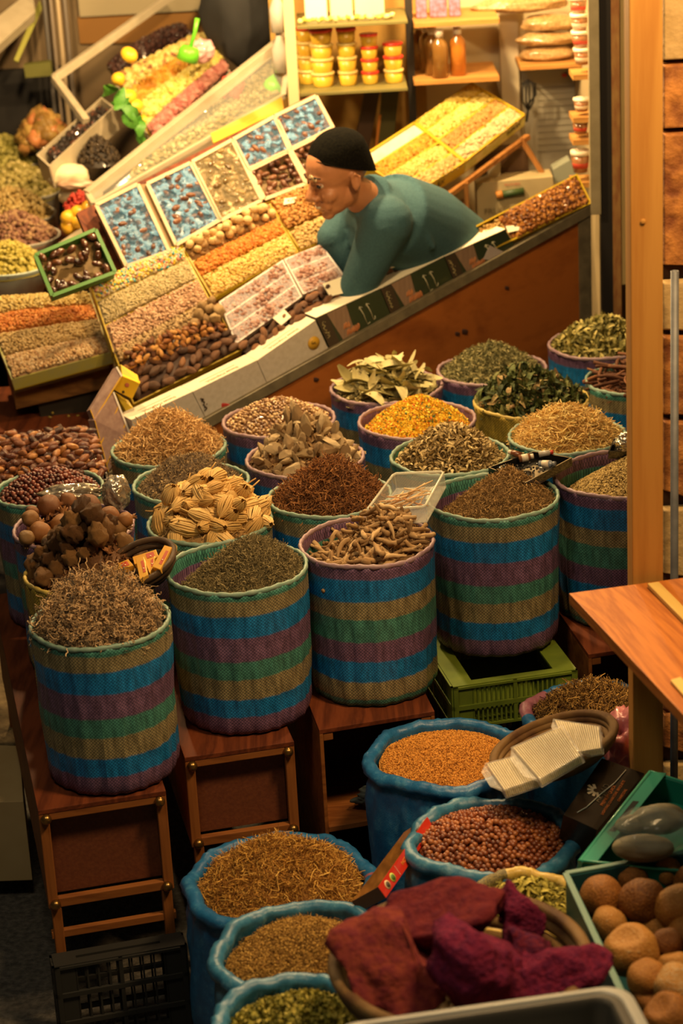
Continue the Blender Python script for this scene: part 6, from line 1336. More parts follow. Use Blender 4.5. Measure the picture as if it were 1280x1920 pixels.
# ---- sugared nuts tray right of the green boxes
q = [DM(862, 441, .01), DM(1080, 329, .01), DM(1107, 384, .01), DM(896, 484, .01)]
frame_tray(q, .05, .005, [M_YR, M_YR, M_YR], 'nut_tray', 'yellow tray of sugared pecans behind the metal ledge', 'tray', lip=.012)
strip_stuff(subquad(q, .30, .99, .06, .97), T_SM, 900, (.014, .022), ramp_rnd([(0, (.07,.016,.004)), (.45, (.27,.085,.012)), (1, (.55,.24,.04))], .4, coat=.2), 'glossy orange-brown sugared pecans behind the metal ledge', 'nuts', 'sugared_pecans', .022, .3)
strip_stuff(subquad(q, .02, .32, .1, .9), T_SM, 160, (.012, .016), ramp_rnd([(0, (.45,.24,.05)), (1, (.72,.50,.16))], .5), 'sparse golden nuts at the low end of the pecan tray', 'nuts', 'golden_nuts', .006, .3)
# ---- carton FRUITS and things near it
o = pbox(yq(7.72, (893, 344), (1036, 331), (1042, 420), (896, 430)), .12, 'fruit_carton', solid((.42, .34, .18), .7, c2=(.36, .28, .14), scale=8), 'beige carton printed FRUITS with a green roll picture, below the tilted trays', 'box')
ux = V(1, 0, .03); uy = V(0, 0, 1)
text('FRUITS', PY(932, 396, 7.715), ux, uy, .030, solid((.16,.12,.05), .6), o); text('dry selection'[:0]+'FRUITS SECS', PY(960, 346, 7.715), ux, uy, .010, solid((.5,.06,.03), .6), o)
b = MB(); b.tube(yq(7.712, (935, 366), (982, 358)), .013, 12); b.build('roll_picture', solid((.035,.07,.02), .5), o); b = MB(); b.tube(yq(7.708, (930, 367), (942, 364)), .0135, 12); b.build('roll_tip', solid((.45,.18,.03), .5), o)
pbox(yq(7.85, (893, 288), (990, 278), (992, 340), (893, 346)), .10, 'brown_box', solid((.10, .05, .02), .6), 'dark brown carton behind the FRUITS carton', 'box')
pbox(yq(7.80, (914, 308), (938, 306), (938, 336), (914, 337)), .03, 'white_packet', solid((.55, .48, .32), .6), 'small off-white packet in front of the dark brown carton', 'packet')
pbox(yq(7.78, (1036, 318), (1068, 300), (1080, 330), (1040, 345)), .08, 'grey_box', solid((.24, .26, .20), .6), 'greenish grey box between the FRUITS carton and the jars', 'box')
b = MB(); b.hexa(yq(7.68, (852, 385), (868, 372), (880, 420), (866, 432)), yq(7.71, (852, 385), (868, 372), (880, 420), (866, 432))); tag(b.build('wood_offcut', W_ST), 'reddish wooden lath leaning in the shadow behind the seller\'s back', 'wood')
# ---- poster, tongs
o = pbox(yq(8.22, (975, 130), (1110, 122), (1112, 330), (990, 325)), .006, 'poster', solid((.40, .38, .30), .6, c2=(.34, .32, .26), scale=5), 'grey paper poster with lines of small print on the back wall', 'poster')
for i in range(11):
    y = 165+i*12; b = MB(); b.bar(PY(1008, y, 8.218), PY(1098-(i*7 % 20), y-5, 8.218), .001, .0035, V(0,-1,0)); b.build('print_line', solid((.22,.20,.15), .6), o)
b = MB(); b.ball(PY(1058, 141, 8.217), .009, seg=12, sq=(1.2, .1, .9)); b.build('red_dot', solid((.5,.03,.02), .5), o)
tg = MB(); 
for x in (979, 986, 992, 1000): tg.tube(yq(8.10, (990, 208), (x, 190), (x, 165), ((x+990)/2, 152)), .0035, 6)
tg.tube(yq(8.10, (977, 158), (990, 151), (1003, 158), (1004, 178), (990, 196)), .004, 6); tg.tube(yq(8.10, (990, 205), (986, 228)), .005, 6); tg.tube([PY(990, 151, 8.10), PY(990, 149, 8.26)], .003, 6)
tag(tg.build('kitchen_spatula', solid((.012,.012,.010), .5)), 'black slotted kitchen spatula hanging head up by the grey poster', 'spatula')
# ---- shelves on the back wall
W_SH = wood((.50, .26, .07), (.36, .16, .04), 7, 'X')
def shelf(x0, x1, y, Y, dep, lb, th=.016, mat=None, slope=-.055):
    p, q_ = PY(x0, y-slope*0, Y), PY(x1, y+slope*(x1-x0), Y); z = (p.z+q_.z)/2; b = MB(); b.hexa([V(p.x, Y, z), V(q_.x, Y, z), V(q_.x, Y+dep, z), V(p.x, Y+dep, z)], [V(p.x, Y, z-th), V(q_.x, Y, z-th), V(q_.x, Y+dep, z-th), V(p.x, Y+dep, z-th)])
    tag(b.build('wall_shelf', mat or W_SH, None, .001), lb, 'shelf'); return z
M_SHG = solid((.16, .14, .04), .5)
# left unit at Y 7.75
ZS1 = shelf(556, 764, 176, 7.74, .30, 'narrow shelf carrying the stacks of yellow tubs', .010, M_SHG)
ZS2 = shelf(556, 764, 50, 7.74, .30, 'upper shelf above the yellow tubs with white bags', .010, M_SHG)
for x0, x1, lb, m_ in ((762, 776, 'black upright post between the tubs and the bottles', solid((.018,.014,.010), .5)), (536, 556, 'cream wooden upright left of the stacked yellow tubs', solid((.66, .52, .28), .5))):
    yp_ = 7.97 if 'black' in lb else 7.72; X0, X1 = PY(x0, 100, yp_).x, PY(x1, 100, yp_).x; b = MB(); b.box(((X0+X1)/2, yp_, 1.55), (X1-X0, .035, 2.54)); tag(b.build('upright_post', m_, None, .001), lb, 'post')
b = MB(); b.box((.115, 8.20, 1.85), (.55, .03, 1.3)); w = b.build('trim_6', solid((.42, .24, .05), .6, c2=(.34, .19, .04), scale=5)); w['kind'] = 'structure'
M_TY = solid((.66, .42, .035), .35, coat=.3, alpha=1); M_TYL = solid((.72, .56, .20), .3, coat=.3); M_TR_ = solid((.72, .045, .03), .35)
def tub(x, z, Y, r, h, lid, lb):
    root = empty('food_tub', V(x, Y, z), lb, 'tub', 'stacked yellow tubs'); T = Matrix.Translation((x, Y, z))
    b = MB(); b.lathe([(.0001, 0), (r*.80, 0), (r*.84, .004), (r*.97, h*.82), (.0001, h*.82)], T, 24); b.build('tub_body', M_TY, root)
    b = MB(); b.lathe([(r*.95, h*.80), (r*1.04, h*.82), (r*1.04, h*.97), (r*.98, h), (.0001, h)], T, 24); b.build('lid', lid, root)
stacks = [(577, 7.93, 4, .038, 'cream', 'back'), (604, 7.86, 4, .040, 'cream', 'front'), (651, 7.86, 4, .034, 'cream', 'third'), (693, 7.86, 4, .0305, 'red', 'small'), (737, 7.86, 3, .034, 'mix', 'right')]
nmz = {'back': 'the half-hidden stack beside the cream upright', 'front': 'the widest stack of yellow tubs', 'third': 'the stack in the middle of the shelf', 'small': 'the narrow stack with every lid red', 'right': 'the shortest stack beside the black post'}
od = ['lowest', 'second from the bottom', 'third from the bottom', 'topmost']
for px, Y, n_, r_, kind, key in stacks:
    x = PY(px, 120, Y).x; h_ = {'cream': .049, 'red': .043, 'mix': .046}[kind]
    for k in range(n_):
        red = kind == 'red' or k == n_-1 or (kind == 'mix' and k >= 1); tub(x, ZS1+k*h_, Y, r_, h_, M_TR_ if red else M_TYL, f'yellow food tub, {od[k] if k < n_-1 else "topmost"} in {nmz[key]}')
for (x0, y0, x1, y1, lb, m_) in ((570, -30, 612, 28, 'white paper bag standing left on the top shelf', solid((.88,.80,.58), .5)), (618, -20, 660, 24, 'pale yellow bag beside the white plates on the top shelf', solid((.85,.72,.42), .5)), (664, -25, 720, 12, 'stack of off-white plates on the top shelf', solid((.70,.60,.42), .5))):
    X0 = PY(x0, 0, 7.86).x; X1 = PY(x1, 0, 7.86).x; z1 = PY(x0, y0, 7.86).z; b = MB(); b.box(((X0+X1)/2, 7.90, (ZS2+z1)/2), (X1-X0, .08, z1-ZS2)); tag(b.build('shelf_goods', m_, None, .006), lb, 'packet')
items('green_candy', tmesh('gcandy', [t_ico(1, (1, .7, .6))], ramp_rnd([(0, (.35,.40,.04)), (.5, (.60,.50,.10)), (1, (.7,.66,.4))], .3, 'obj', coat=.5)), np.array([(PY(562+i*8.2, 30, 7.78).x, 7.78+.02*(i % 2), ZS2+.012) for i in range(22)]), (.012, .017), 'wrapped green-gold candy in the row at the front of the top shelf', 'candy', 'candies on the top shelf', .5)
for (c4, lb, m_) in (([(684, 172), (712, 170), (690, 290), (660, 292)], 'tall dark brown box leaning below the tub shelf', solid((.07,.035,.015), .5)), ([(716, 170), (748, 168), (738, 262), (706, 288)], 'tall olive box with an orange edge below the tub shelf', solid((.10,.09,.02), .5))):
    o = pbox(yq(8.02, *c4), .04, 'tall_box', m_, lb, 'box')
    if 'orange' in lb: b = MB(); b.bar(PY(704, 285, 8.012), PY(712, 215, 8.012), .010, .003, V(0,-1,0)); b.build('orange_edge', solid((.7,.25,.03), .5), o)
# right unit
ZS3 = shelf(776, 936, 152, 7.86, .30, 'wooden shelf under the amber bottles'); ZS4 = shelf(776, 936, 44, 7.86, .30, 'wooden shelf under the colourful packs')
vv = vert(938, 972, 8.18, .06, 0, 3.2, 'trim_7', solid((.58, .50, .34), .6), 100); vv['kind'] = 'structure'
M_CAP = solid((.80, .76, .66), .4)
def bottle(px, Y, r, h, body, lb, dark):
    x = PY(px, 100, Y).x; root = empty('honey_bottle', V(x, Y, ZS3), lb, 'bottle', 'bottles on the wooden shelf'); T = Matrix.Translation((x, Y, ZS3))
    b = MB(); b.lathe([(.0001, 0), (r, .002), (r, h*.62), (r*.9, h*.74), (r*.40, h*.84), (r*.40, h*.88), (.0001, h*.88)], T, 20); b.build('bottle_body', body, root)
    b = MB(); b.lathe([(r*.52, h*.86), (r*.52, h), (.0001, h)], T, 16); b.build('cap', M_CAP, root)
M_AM = solid((.30, .15, .035), .1, coat=1, trans=.3); M_AM2 = solid((.60, .22, .03), .1, coat=1, trans=.25)
for px, Y, lb, m_ in ((786, 8.08, 'dull amber bottle at the back beside the black post', M_AM), (801, 8.02, 'dull amber bottle second in the slanting row', M_AM), (811, 7.96, 'dull amber bottle third in the slanting row', M_AM), (824, 7.90, 'dull amber bottle nearest in the slanting row', M_AM), (858, 7.93, 'bright orange bottle standing apart on the wooden shelf', M_AM2)): bottle(px, Y, .0285, .165, m_, lb, 0)
M_COL = solid((.55, .10, .12), .3, c2=(.30, .25, .45), scale=60, coat=.6)
for x0, x1, lb in ((780, 800, 'red and purple foil pack beside the black post on the high shelf'), (806, 838, 'red foil pack in the middle of the high shelf'), (842, 864, 'purple foil pack at the end of the high shelf')):
    X0, X1 = PY(x0, 20, 7.95).x, PY(x1, 20, 7.95).x; b = MB(); b.box(((X0+X1)/2, 7.97, ZS4+.055), (X1-X0, .03, .11)); tag(b.build('foil_pack', M_COL, None, .006), lb, 'packet')
ZS5 = shelf(975, 1090, 124, 7.98, .24, 'small wooden shelf under the bags of grain')
M_GB = solid((.34, .19, .07), .3, c2=(.50, .33, .14), scale=90, bump=.6, coat=.9, bd=.006)
for (x, y, L_, r_, lb) in ((1025, 100, .100, .028, 'lowest clear bag of brown grain on the small wooden shelf'), (1025, 72, .105, .026, 'middle clear bag of brown grain in the pile'), (1028, 42, .100, .030, 'upper clear bag of brown grain in the pile'), (975, 8, .16, .030, 'long clear bag of brown grain bridging the two shelves')):
    crumple('grain_bag', PY(x, y, 8.08), 1, (L_, .05, r_), M_GB, lb, 'bag', int(x+y), .18, 4, 1.6)
# cups and jars by the aluminium strip
M_JAR = solid((.30, .13, .05), .15, coat=.8); M_JW = solid((.85, .76, .58), .4); M_JR = solid((.62, .08, .05), .4)
def jar(x, y, Y, r, h, lb, red=False):
    p = PY(x, y, Y); root = empty('dessert_jar', p, lb, 'jar', 'jars beside the metal strip'); T = Matrix.Translation(p)
    b = MB(); b.lathe([(.0001, 0), (r*.75, 0), (r, h*.8), (.0001, h*.8)], T, 18); b.build('jar_body', M_JAR, root)
    b = MB(); b.lathe([(r*1.06, h*.78), (r*1.06, h*.98), (r*.9, h), (.0001, h)], T, 18); b.build('lid', M_JW, root)
    b = MB(); b.lathe([(r*.83, h*.2), (r*.93, h*.62)], T, 18); b.build('paper_label', M_JR if red else M_JW, root)
for i, (x, y, r, h, rd, lb) in enumerate([(1092, 120, .030, .055, 0, 'white-lidded cup lowest in the upper stack by the metal strip'), (1088, 88, .030, .055, 1, 'red-labelled cup second in the upper stack by the metal strip'), (1086, 56, .030, .055, 0, 'white-lidded cup third in the upper stack by the metal strip'), (1084, 24, .030, .055, 1, 'red-labelled cup topmost in the upper stack by the metal strip'), (1090, 208, .027, .045, 0, 'small brown jar below the tiny wooden shelf'), (1088, 250, .027, .050, 1, 'small jar with a red label between two others by the metal strip'), (1088, 322, .032, .075, 1, 'big dark jar lowest by the metal strip')]): jar(x, y, 7.55, r, h, lb, rd)
for y, lb in ((134, 'tiny pale wooden shelf under the stack of cups'), (336, 'tiny pale wooden shelf under the big dark jar'), (256, 'tiny pale shelf under the red-labelled jar'), (214, 'tiny pale shelf under the small brown jar')):
    p = PY(1088, y, 7.55); b = MB(); b.box((p.x+.02, 7.57, p.z-.012), (.10, .12, .018)); tag(b.build('tiny_shelf', W_SH, None, .001), lb, 'shelf')

# =====================================================================
# LEFT REAR: glass cases, dried fruit, olives
# =====================================================================
M_WF = solid((.50, .43, .30), .4, c2=(.44, .37, .25), scale=20); M_GLS = solid((.85, .88, .80), .05, alpha=.10, coat=.3)
cs = empty('display_case', PY(350, 300, 7.9), 'white framed glass display case of dried fruit behind the film-covered boxes', 'display case')
def rail(p, q_, w=.022): b = MB(); b.bar(p, q_, w, w); return b.build('frame_rail', M_WF, cs, .002)
ra0, ra1 = PY(102, 147, 8.35), PY(330, -14, 8.75); rb0, rb1 = PY(165, 366, 7.62), PY(548, 62, 8.05); rc0, rc1 = PY(176, 384, 7.50), PY(532, 180, 7.90)
rail(ra0, ra1, .028); rail(rb0, rb1, .036); rail(rc0, rc1, .018); rail(ra0, PY(162, 228, 8.1), .026); rail(rb0, rc0, .02); rail(rb1, rc1, .02)
b = MB(); b.hexa([rb0, rb1, rc1, rc0], [p+V(0, .004, -.002) for p in (rb0, rb1, rc1, rc0)]); b.build('front_glass', M_GLS, cs)
# shelf under the lower nuts, and body down to the floor
nq = [PY(268, 300, 7.80), PY(525, 110, 8.12), PY(530, 172, 7.95), PY(232, 348, 7.58)]
b = MB(); dz_ = V(0, 0, -.10); b.hexa([rc0+dz_, rc1+dz_, rc1+V(0,.45,-.1), rc0+V(-.05,.45,-.1)], [V(rc0.x, rc0.y, 0), V(rc1.x, rc1.y, 0), V(rc1.x, rc1.y+.45, 0), V(rc0.x-.05, rc0.y+.45, 0)]); b.build('cabinet', M_WF, cs)
strip_stuff(nq, T_SM, 1100, (.014, .022), ramp_rnd([(0, (.12,.12,.03)), (.5, (.40,.33,.12)), (1, (.70,.58,.30))], .45, coat=.3), 'green-brown pistachios behind the front glass of the display case', 'nuts', 'pistachios', .02, .3)
b = MB(); b.slab([PY(395, 250, 7.7), PY(528, 182, 7.88), PY(532, 205, 7.86), PY(400, 268, 7.66)], .01); b.build('orange_strip', solid((.70, .40, .04), .5), cs)
# fruit bank
fqv = [PY(213, 148, 8.30), PY(388, 62, 8.62), PY(432, 128, 8.30), PY(288, 268, 7.98)]
pl_n = (fqv[2]-fqv[3]).cross(fqv[0]-fqv[3]).normalized(); fqv[1] = PP(388, 62, fqv[3], pl_n)
frame_tray([p-qnormal(fqv)*.02 for p in fqv], .08, .008, [M_WF, M_WF, M_WF], 'fruit_tray', 'raked white tray of bright dried fruit cubes in the display case', 'tray')
for v0, v1, st, lb, nm in ((.02, .27, [(0, (.30,.08,.05)), (.2, (.62,.46,.10)), (1, (.85,.72,.28))], 'yellow dried fruit cubes with purple bits, back row', 'yellow_fruit_cubes'), (.29, .50, [(0, (.65,.24,.02)), (1, (.88,.48,.07))], 'orange dried fruit cubes in the raked white tray', 'orange_fruit_cubes'), (.52, .80, [(0, (.72,.56,.08)), (1, (.92,.80,.28))], 'lemon yellow dried fruit cubes in the raked white tray', 'lemon_fruit_cubes'), (.82, .98, [(0, (.45,.12,.10)), (1, (.72,.35,.28))], 'pink dried fruit cubes in the front row of the raked tray', 'pink_fruit_cubes')):
    strip_stuff(subquad(fqv, .02, .98, v0, v1), [t_chunk(3, .3, 1)], 360, (.012, .020), ramp_rnd(st, .5), lb, 'dried fruit', nm, .03, .4)
rq2 = [PY(200, 128, 8.50), PY(342, 48, 8.75), PY(362, 68, 8.66), PY(216, 150, 8.40)]
strip_stuff(rq2, T_SM, 520, (.016, .024), ramp_rnd([(0, (.02,.01,.01)), (1, (.10,.04,.03))], .35, coat=.4), 'heap of almost black raisins above the dried fruit cubes', 'raisins', 'black_raisins', .05, .2)
T_LM = [t_jit(i, (1.1, .9, .9), .06, 1.2, 3) for i in range(3)]
items('lemon', tmesh('lemon', T_LM, solid((.85, .52, .03), .4)), np.array([tuple(PY(x, y, 8.1)) for x, y in ((242,103),(222,148),(240,182),(252,200),(272,228),(284,245))]), (.026, .032), 'yellow lemon along the near end of the dried fruit tray', 'lemon', 'lemons along the fruit tray', 1)
T_GL = [t_leaf(1, .6, .1, .25, i, 4) for i in range(3)]
items('green_leaf', tmesh('gleaf', T_GL, solid((.05, .22, .02), .5, c2=(.12, .34, .04), scale=20)), np.array([tuple(PY(205+i*7+rng.uniform(-8, 8), 165+i*9.5, 8.0)) for i in range(11)]), (.06, .09), 'fresh green leaf hanging over the near end of the dried fruit tray', 'leaf', 'green leaves by the fruit tray', 1)
def scoop(px, Y, L_, mat, lb, ang):
    p = PY(*px, Y); root = empty('scoop', p, lb, 'scoop'); M3 = Matrix.Translation(p) @ Matrix.Rotation(ang, 4, 'Y')
    b = MB(); b.lathe([(.0001, 0), (.030, .004), (.038, .02), (.040, .055), (.037, .055), (.034, .02), (.0001, .008)], M3, 18); b.build('scoop_bowl', mat, root)
    b = MB(); b.tube([M3 @ V(0, 0, .0), M3 @ V(0, 0, -.05), M3 @ V(.005, 0, -.10)], [.008, .007, .009], 8); b.build('handle', mat, root)
M_LIME = solid((.16, .62, .03), .35, coat=.4)
scoop((358, 86), 8.15, .1, M_LIME, 'bright lime green plastic scoop stuck upright in the dried fruit', math.radians(200)); scoop((500, 172), 7.98, .1, M_LIME, 'lime green plastic scoop lying at the right end of the pistachios', math.radians(60))
crumple('pink_bag', PY(378, 96, 8.2), .045, (1, .8, .9), solid((.75, .42, .42), .3, coat=.5), 'small pink plastic bag beside the upright green scoop', 'plastic bag', 3, .3)
crumple('red_bag', PY(434, 165, 7.95), .045, (.9, .8, 1), solid((.55, .06, .05), .3, coat=.5), 'crumpled red plastic bag behind the glass of the display case', 'plastic bag', 8, .3)
# white tray with dark olives
wq = [PY(68, 290, 7.95), PY(190, 182, 8.30), PY(214, 200, 8.15), PY(92, 312, 7.85)]
frame_tray(wq, .09, .006, [M_WF, M_WF, M_WF], 'white_tray', 'deep white plastic tray of black olives standing slanted left of the case', 'tray')
strip_stuff([p-qnormal(wq)*.02 for p in subquad(wq, .12, .95, .1, .9)], T_SM, 260, (.018, .026), ramp_rnd([(0, (.015,.012,.01)), (.8, (.05,.035,.03)), (1, (.25,.08,.04))], .3, coat=.5), 'black olives in the deep white slanted tray', 'olives', 'black_olives', .01, .2)
def heap_at(px, Y, r, pk_, n, sz, st, lb, cat, nm, tm=None, kw=0, rough=.5, bowl=None, coat=.2):
    p = PY(*px, Y); m_ = Mound(p, r, -.01, pk_, (0, 0), 1.6, .006, 10, int(px[0])); arr = [m_.base(.006), heap_arrays(tm or T_SM, m_.pts(n, (0, .01)), sz, 1.0)]
    stuff(nm, join_arrays(arr), ramp_rnd(st, rough, coat=coat), lb, cat, smooth=True)
    if bowl:
        b = MB(); T = Matrix.Translation(p); b.lathe([(.0001, -bowl[1]), (r*.80, -bowl[1]), (r*.98, -.012), (r*1.05, .0), (r*1.05, .006), (r*.96, .0), (r*.78, -bowl[1]+.005), (.0001, -bowl[1]+.005)], T, 40); tag(b.build('olive_basin', bowl[0], None), bowl[2], 'basin')
M_BAS = solid((.30, .48, .42), .4); M_BAS2 = solid((.42, .40, .34), .4)
heap_at((15, 498), 7.55, .140, .075, 700, (.016, .021), [(0, (.32,.26,.03)), (.5, (.55,.46,.08)), (1, (.72,.62,.18))], 'yellow-green olives in the nearest basin at the left edge', 'olives', 'green_olives', bowl=(solid((.42,.52,.48), .4), .10, 'pale basin with a teal rim, nearest at the left edge'))
heap_at((30, 445), 7.82, .150, .085, 800, (.016, .022), [(0, (.16,.06,.04)), (.5, (.34,.17,.10)), (1, (.50,.33,.16))], 'purple-brown olives heaped behind the green ones', 'olives', 'purple_olives', bowl=(M_BAS2, .14, 'grey basin under the purple-brown olives'))
heap_at((25, 405), 8.08, .150, .095, 700, (.017, .023), [(0, (.36,.22,.06)), (.5, (.55,.38,.12)), (1, (.68,.52,.22))], 'tan olives heaped behind the purple-brown ones', 'olives', 'tan_olives', bowl=(M_BAS2, .18, 'grey basin under the tan olives'))
heap_at((38, 360), 8.34, .150, .10, 420, (.026, .036), [(0, (.26,.22,.04)), (.5, (.52,.42,.12)), (1, (.72,.60,.24))], 'large yellow-green pickles heaped behind the tan olives', 'pickles', 'yellow_pickles', bowl=(M_BAS2, .2, 'grey basin under the large yellow-green pickles'))
heap_at((8, 305), 8.6, .14, .10, 420, (.022, .03), [(0, (.22,.20,.03)), (1, (.50,.44,.12))], 'olive-yellow pickles furthest back at the left edge', 'pickles', 'olive_pickles', bowl=(M_BAS2, .2, 'grey basin furthest back at the left edge'))
heap_at((82, 262), 8.55, .085, .09, 200, (.03, .045), [(0, (.30,.15,.03)), (.6, (.55,.35,.09)), (1, (.65,.22,.08))], 'orange-tan crumbly heap above the white olive tray', 'dried fruit', 'crumbly_fruit', tm=[t_chunk(5, .4, 1)])
heap_at((186, 298), 7.98, .075, .075, 420, (.012, .02), [(0, (.02,.014,.01)), (1, (.09,.06,.03))], 'round heap of black raisins beside the white rolls', 'raisins', 'dark_raisins')
heap_at((150, 385), 7.72, .055, .04, 130, (.016, .024), [(0, (.35,.02,.015)), (1, (.60,.06,.03))], 'small heap of red chillies above the lemons', 'chillies', 'red_chillies')
items('preserved_lemon', tmesh('plemon', T_LM, solid((.82, .46, .03), .35, coat=.4)), np.array([tuple(PY(x, y, 7.66)) for x, y in ((130,408),(150,400),(166,392),(128,424),(148,416))]), (.026, .032), 'yellow preserved lemon below the red chillies', 'lemon', 'preserved lemons at the tray corner', 1)
for (x, y, s, lb, sd) in ((130, 330, .070, 'round white cheese at the top of the slanted display', 2), (150, 362, .075, 'large white cheese lying above the red chillies', 5)): crumple('white_cheese', PY(x, y, 7.92), s, (1, .8, .6), solid((.78, .70, .48), .5, c2=(.70, .58, .36), scale=12), lb, 'cheese', sd, .15, 4, 1.2)
crumple('wrapped_meat', PY(140, 345, 7.86), .05, (1.2, .8, .35), solid((.30, .14, .08), .4, c2=(.62, .48, .34), scale=18, stretch=(1, 1, 4)), 'striped brown and white roll squeezed between the two cheeses', 'roll', 7, .15)
b = MB(); b.slab([PY(88, 470, 7.60), PY(178, 408, 7.66), PY(182, 420, 7.60), PY(100, 485, 7.5)], .05); tag(b.build('white_board', M_WF, None, .002), 'narrow white board edge above the small box of dark dates', 'board')
plain_table([(-1.6, 7.35), (-.88, 7.40), (-.88, 8.80), (-1.7, 8.80)], 1.02, .02, 'long dark table under the olive basins at the left')
# far left corner
b = MB(); b.slab(yq(8.98, (140, -60), (400, -60), (400, 18), (150, 32)), .02); tag(b.build('beige_awning', solid((.36, .30, .18), .7)), 'beige cloth hanging at the top of the back wall', 'cloth')
b = MB(); b.slab(yq(9.0, (145, 32), (395, 22), (395, 78), (150, 82)), .01); tag(b.build('orange_board', solid((.26, .12, .02), .7)), 'orange-brown board on the back wall under the beige cloth', 'board')
for x, w_, c, lb in ((92, 8, (.10,.09,.08), 'thin dark metal pole at the far left'), (104, 6, (.24,.19,.14), 'thin grey metal pole next to the dark one'), (117, 9, (.42,.32,.19), 'pale wooden pole in the bundle at the far left'), (130, 8, (.16,.13,.10), 'brown metal pole nearest to the orange board')):
    p = PY(x, 100, 8.8); b = MB(); b.lathe([(w_/1000*1.1, 0), (w_/1000*1.1, 3.2)], Matrix.Translation((p.x, 8.8, 0)), 12); tag(b.build('pole', solid(c, .5, .2)), lb, 'pole')
b = MB(); b.slab([PY(-40, 60, 8.7), PY(60, -20, 8.9), PY(66, 22, 8.8), PY(-30, 110, 8.6)], .05); tag(b.build('white_display_edge', M_WF), 'white edge of another stall tray in the top left corner', 'tray')
b = MB(); b.slab([PY(26, 112, 8.7), PY(74, 0, 8.9), PY(80, 14, 8.9), PY(34, 116, 8.7)], .01); tag(b.build('green_plank', solid((.30, .30, .06), .5)), 'thin yellow-green plank slanting in the top left corner', 'plank')
b = MB(); b.slab(yq(8.7, (44, 122), (94, 116), (98, 142), (48, 146)), .05); tag(b.build('green_box', solid((.12, .12, .02), .6)), 'dull green box on the dark shelf at the far left', 'box')
b = MB(); b.box((-1.42, 9.0, .8), (.9, .05, 1.62)); w = b.build('wall_left', solid((.012, .010, .008), .8)); w['kind'] = 'structure'
crumple('dark_jacket', PY(452, 15, 8.35), .135, (1.0, .7, 1.5), solid((.010, .010, .010), .8), 'black jacket hanging behind the display case', 'jacket', 6, .2, 4, 1.3)
# bundle of clear bottles by the upright
for x, y, lb in ((522, 20, 'clear bottle upper left of the cream upright'), (527, 95, 'clear grey bottle lower left of the cream upright')):
    p = PY(x, y+40, 7.95); b = MB(); b.lathe([(.0001, 0), (.026, 0), (.028, .08), (.012, .12), (.012, .14), (.0001, .14)], Matrix.Translation(p), 16); tag(b.build('clear_bottle', solid((.55, .52, .45), .15, coat=.8)), lb, 'bottle')
# =====================================================================
# THE SELLER
# =====================================================================
M_SKIN = solid((.42, .175, .070), .48, c2=(.48, .21, .09), scale=6, bump=.1); M_SWEAT = solid((.030, .090, .112), .9, c2=(.042, .115, .138), scale=160, bump=.5, bd=.002); M_CAPB = solid((.0035, .0035, .003), .95, c2=(.008, .0075, .005), scale=150, bump=.8, spec=.05)
def voxel(o, size, sm=6):
    r_ = o.modifiers.new('remesh', 'REMESH'); r_.mode = 'VOXEL'; r_.voxel_size = size; r_.use_smooth_shade = True
    s_ = o.modifiers.new('smooth', 'SMOOTH'); s_.iterations = sm; s_.factor = .6
def limb(b, pts, rr, n=20):
    P_, R2 = [], []
    for i in range(len(pts)-1):
        for k in range(6): t = k/6; P_.append(Vector(pts[i]).lerp(Vector(pts[i+1]), t)); R2.append(rr[i]+(rr[i+1]-rr[i])*t)
    P_.append(Vector(pts[-1])); R2.append(rr[-1]); b.tube(P_, R2, n)
    for p, r in ((pts[0], rr[0]), (pts[-1], rr[-1])): b.ball(p, r, seg=16)
HD = PY(638, 333, 6.98); Ff = V(-.86, -.40, -.26).normalized(); Lf = V(0, 0, 1).cross(Ff).normalized(); Uf = Ff.cross(Lf).normalized()
HS = 1.06; HM = Matrix((tuple(Ff), tuple(Lf), tuple(Uf))).transposed(); HM4 = Matrix.Translation(HD) @ HM.to_4x4() @ Matrix.Scale(HS, 4)
def hp(x, y, z): return HM4 @ V(x, y, z)
def el(b, c, s, r=1, seg=22, rot=None):
    M = HM @ (rot if rot is not None else Matrix.Identity(3)); b.ball(hp(*c), HS, M, 0, seg, s)
neck = PY(684, 372, 7.04); chest = PY(722, 410, 7.10); mid = PY(785, 440, 7.24); hip = PY(868, 500, 7.42)
shN = PY(718, 418, 6.98); shF = PY(668, 398, 7.22)
elN = PY(664, 548, 6.99); haN = PY(742, 556, 7.10); elF = PY(621, 448, 7.13); haF = PY(668, 520, 7.12)
b = MB()
el(b, (-.012, 0, .050), (.094, .076, .088)); el(b, (.028, 0, .040), (.066, .066, .080)); el(b, (.036, 0, -.020), (.056, .055, .072)); el(b, (.042, 0, -.062), (.046, .042, .034)); el(b, (.070, 0, -.086), (.021, .021, .018))
el(b, (.010, 0, -.045), (.052, .054, .045)); b.tube([hp(.086, 0, .030), hp(.100, 0, .005), hp(.114, 0, -.018), hp(.108, 0, -.026)], [.0085, .0105, .0145, .010], 12); b.ball(hp(.112, 0, -.019), .0135)
for s_ in (-1, 1):
    b.ball(hp(.100, .0125*s_, -.026), .0095); b.tube([hp(.090, .010*s_, .034), hp(.086, .028*s_, .037), hp(.072, .046*s_, .030)], [.0085, .010, .008], 10)
    el(b, (.062, .040*s_, -.022), (.026, .020, .022)); el(b, (.076, .026*s_, -.050), (.018, .016, .020))
    # ear
    R_ = Matrix.Rotation(.25*s_, 3, 'Z'); el(b, (-.012, .074*s_, -.006), (.017, .007, .031), rot=R_); b.tube([hp(-.002, .079*s_, -.026), hp(-.020, .086*s_, -.012), hp(-.026, .087*s_, .010), hp(-.014, .084*s_, .024), hp(.000, .079*s_, .014)], .0042, 8)
el(b, (.088, 0, -.047), (.014, .023, .0058)); el(b, (.085, 0, -.061), (.013, .021, .0068)); el(b, (.078, 0, -.052), (.018, .030, .022))
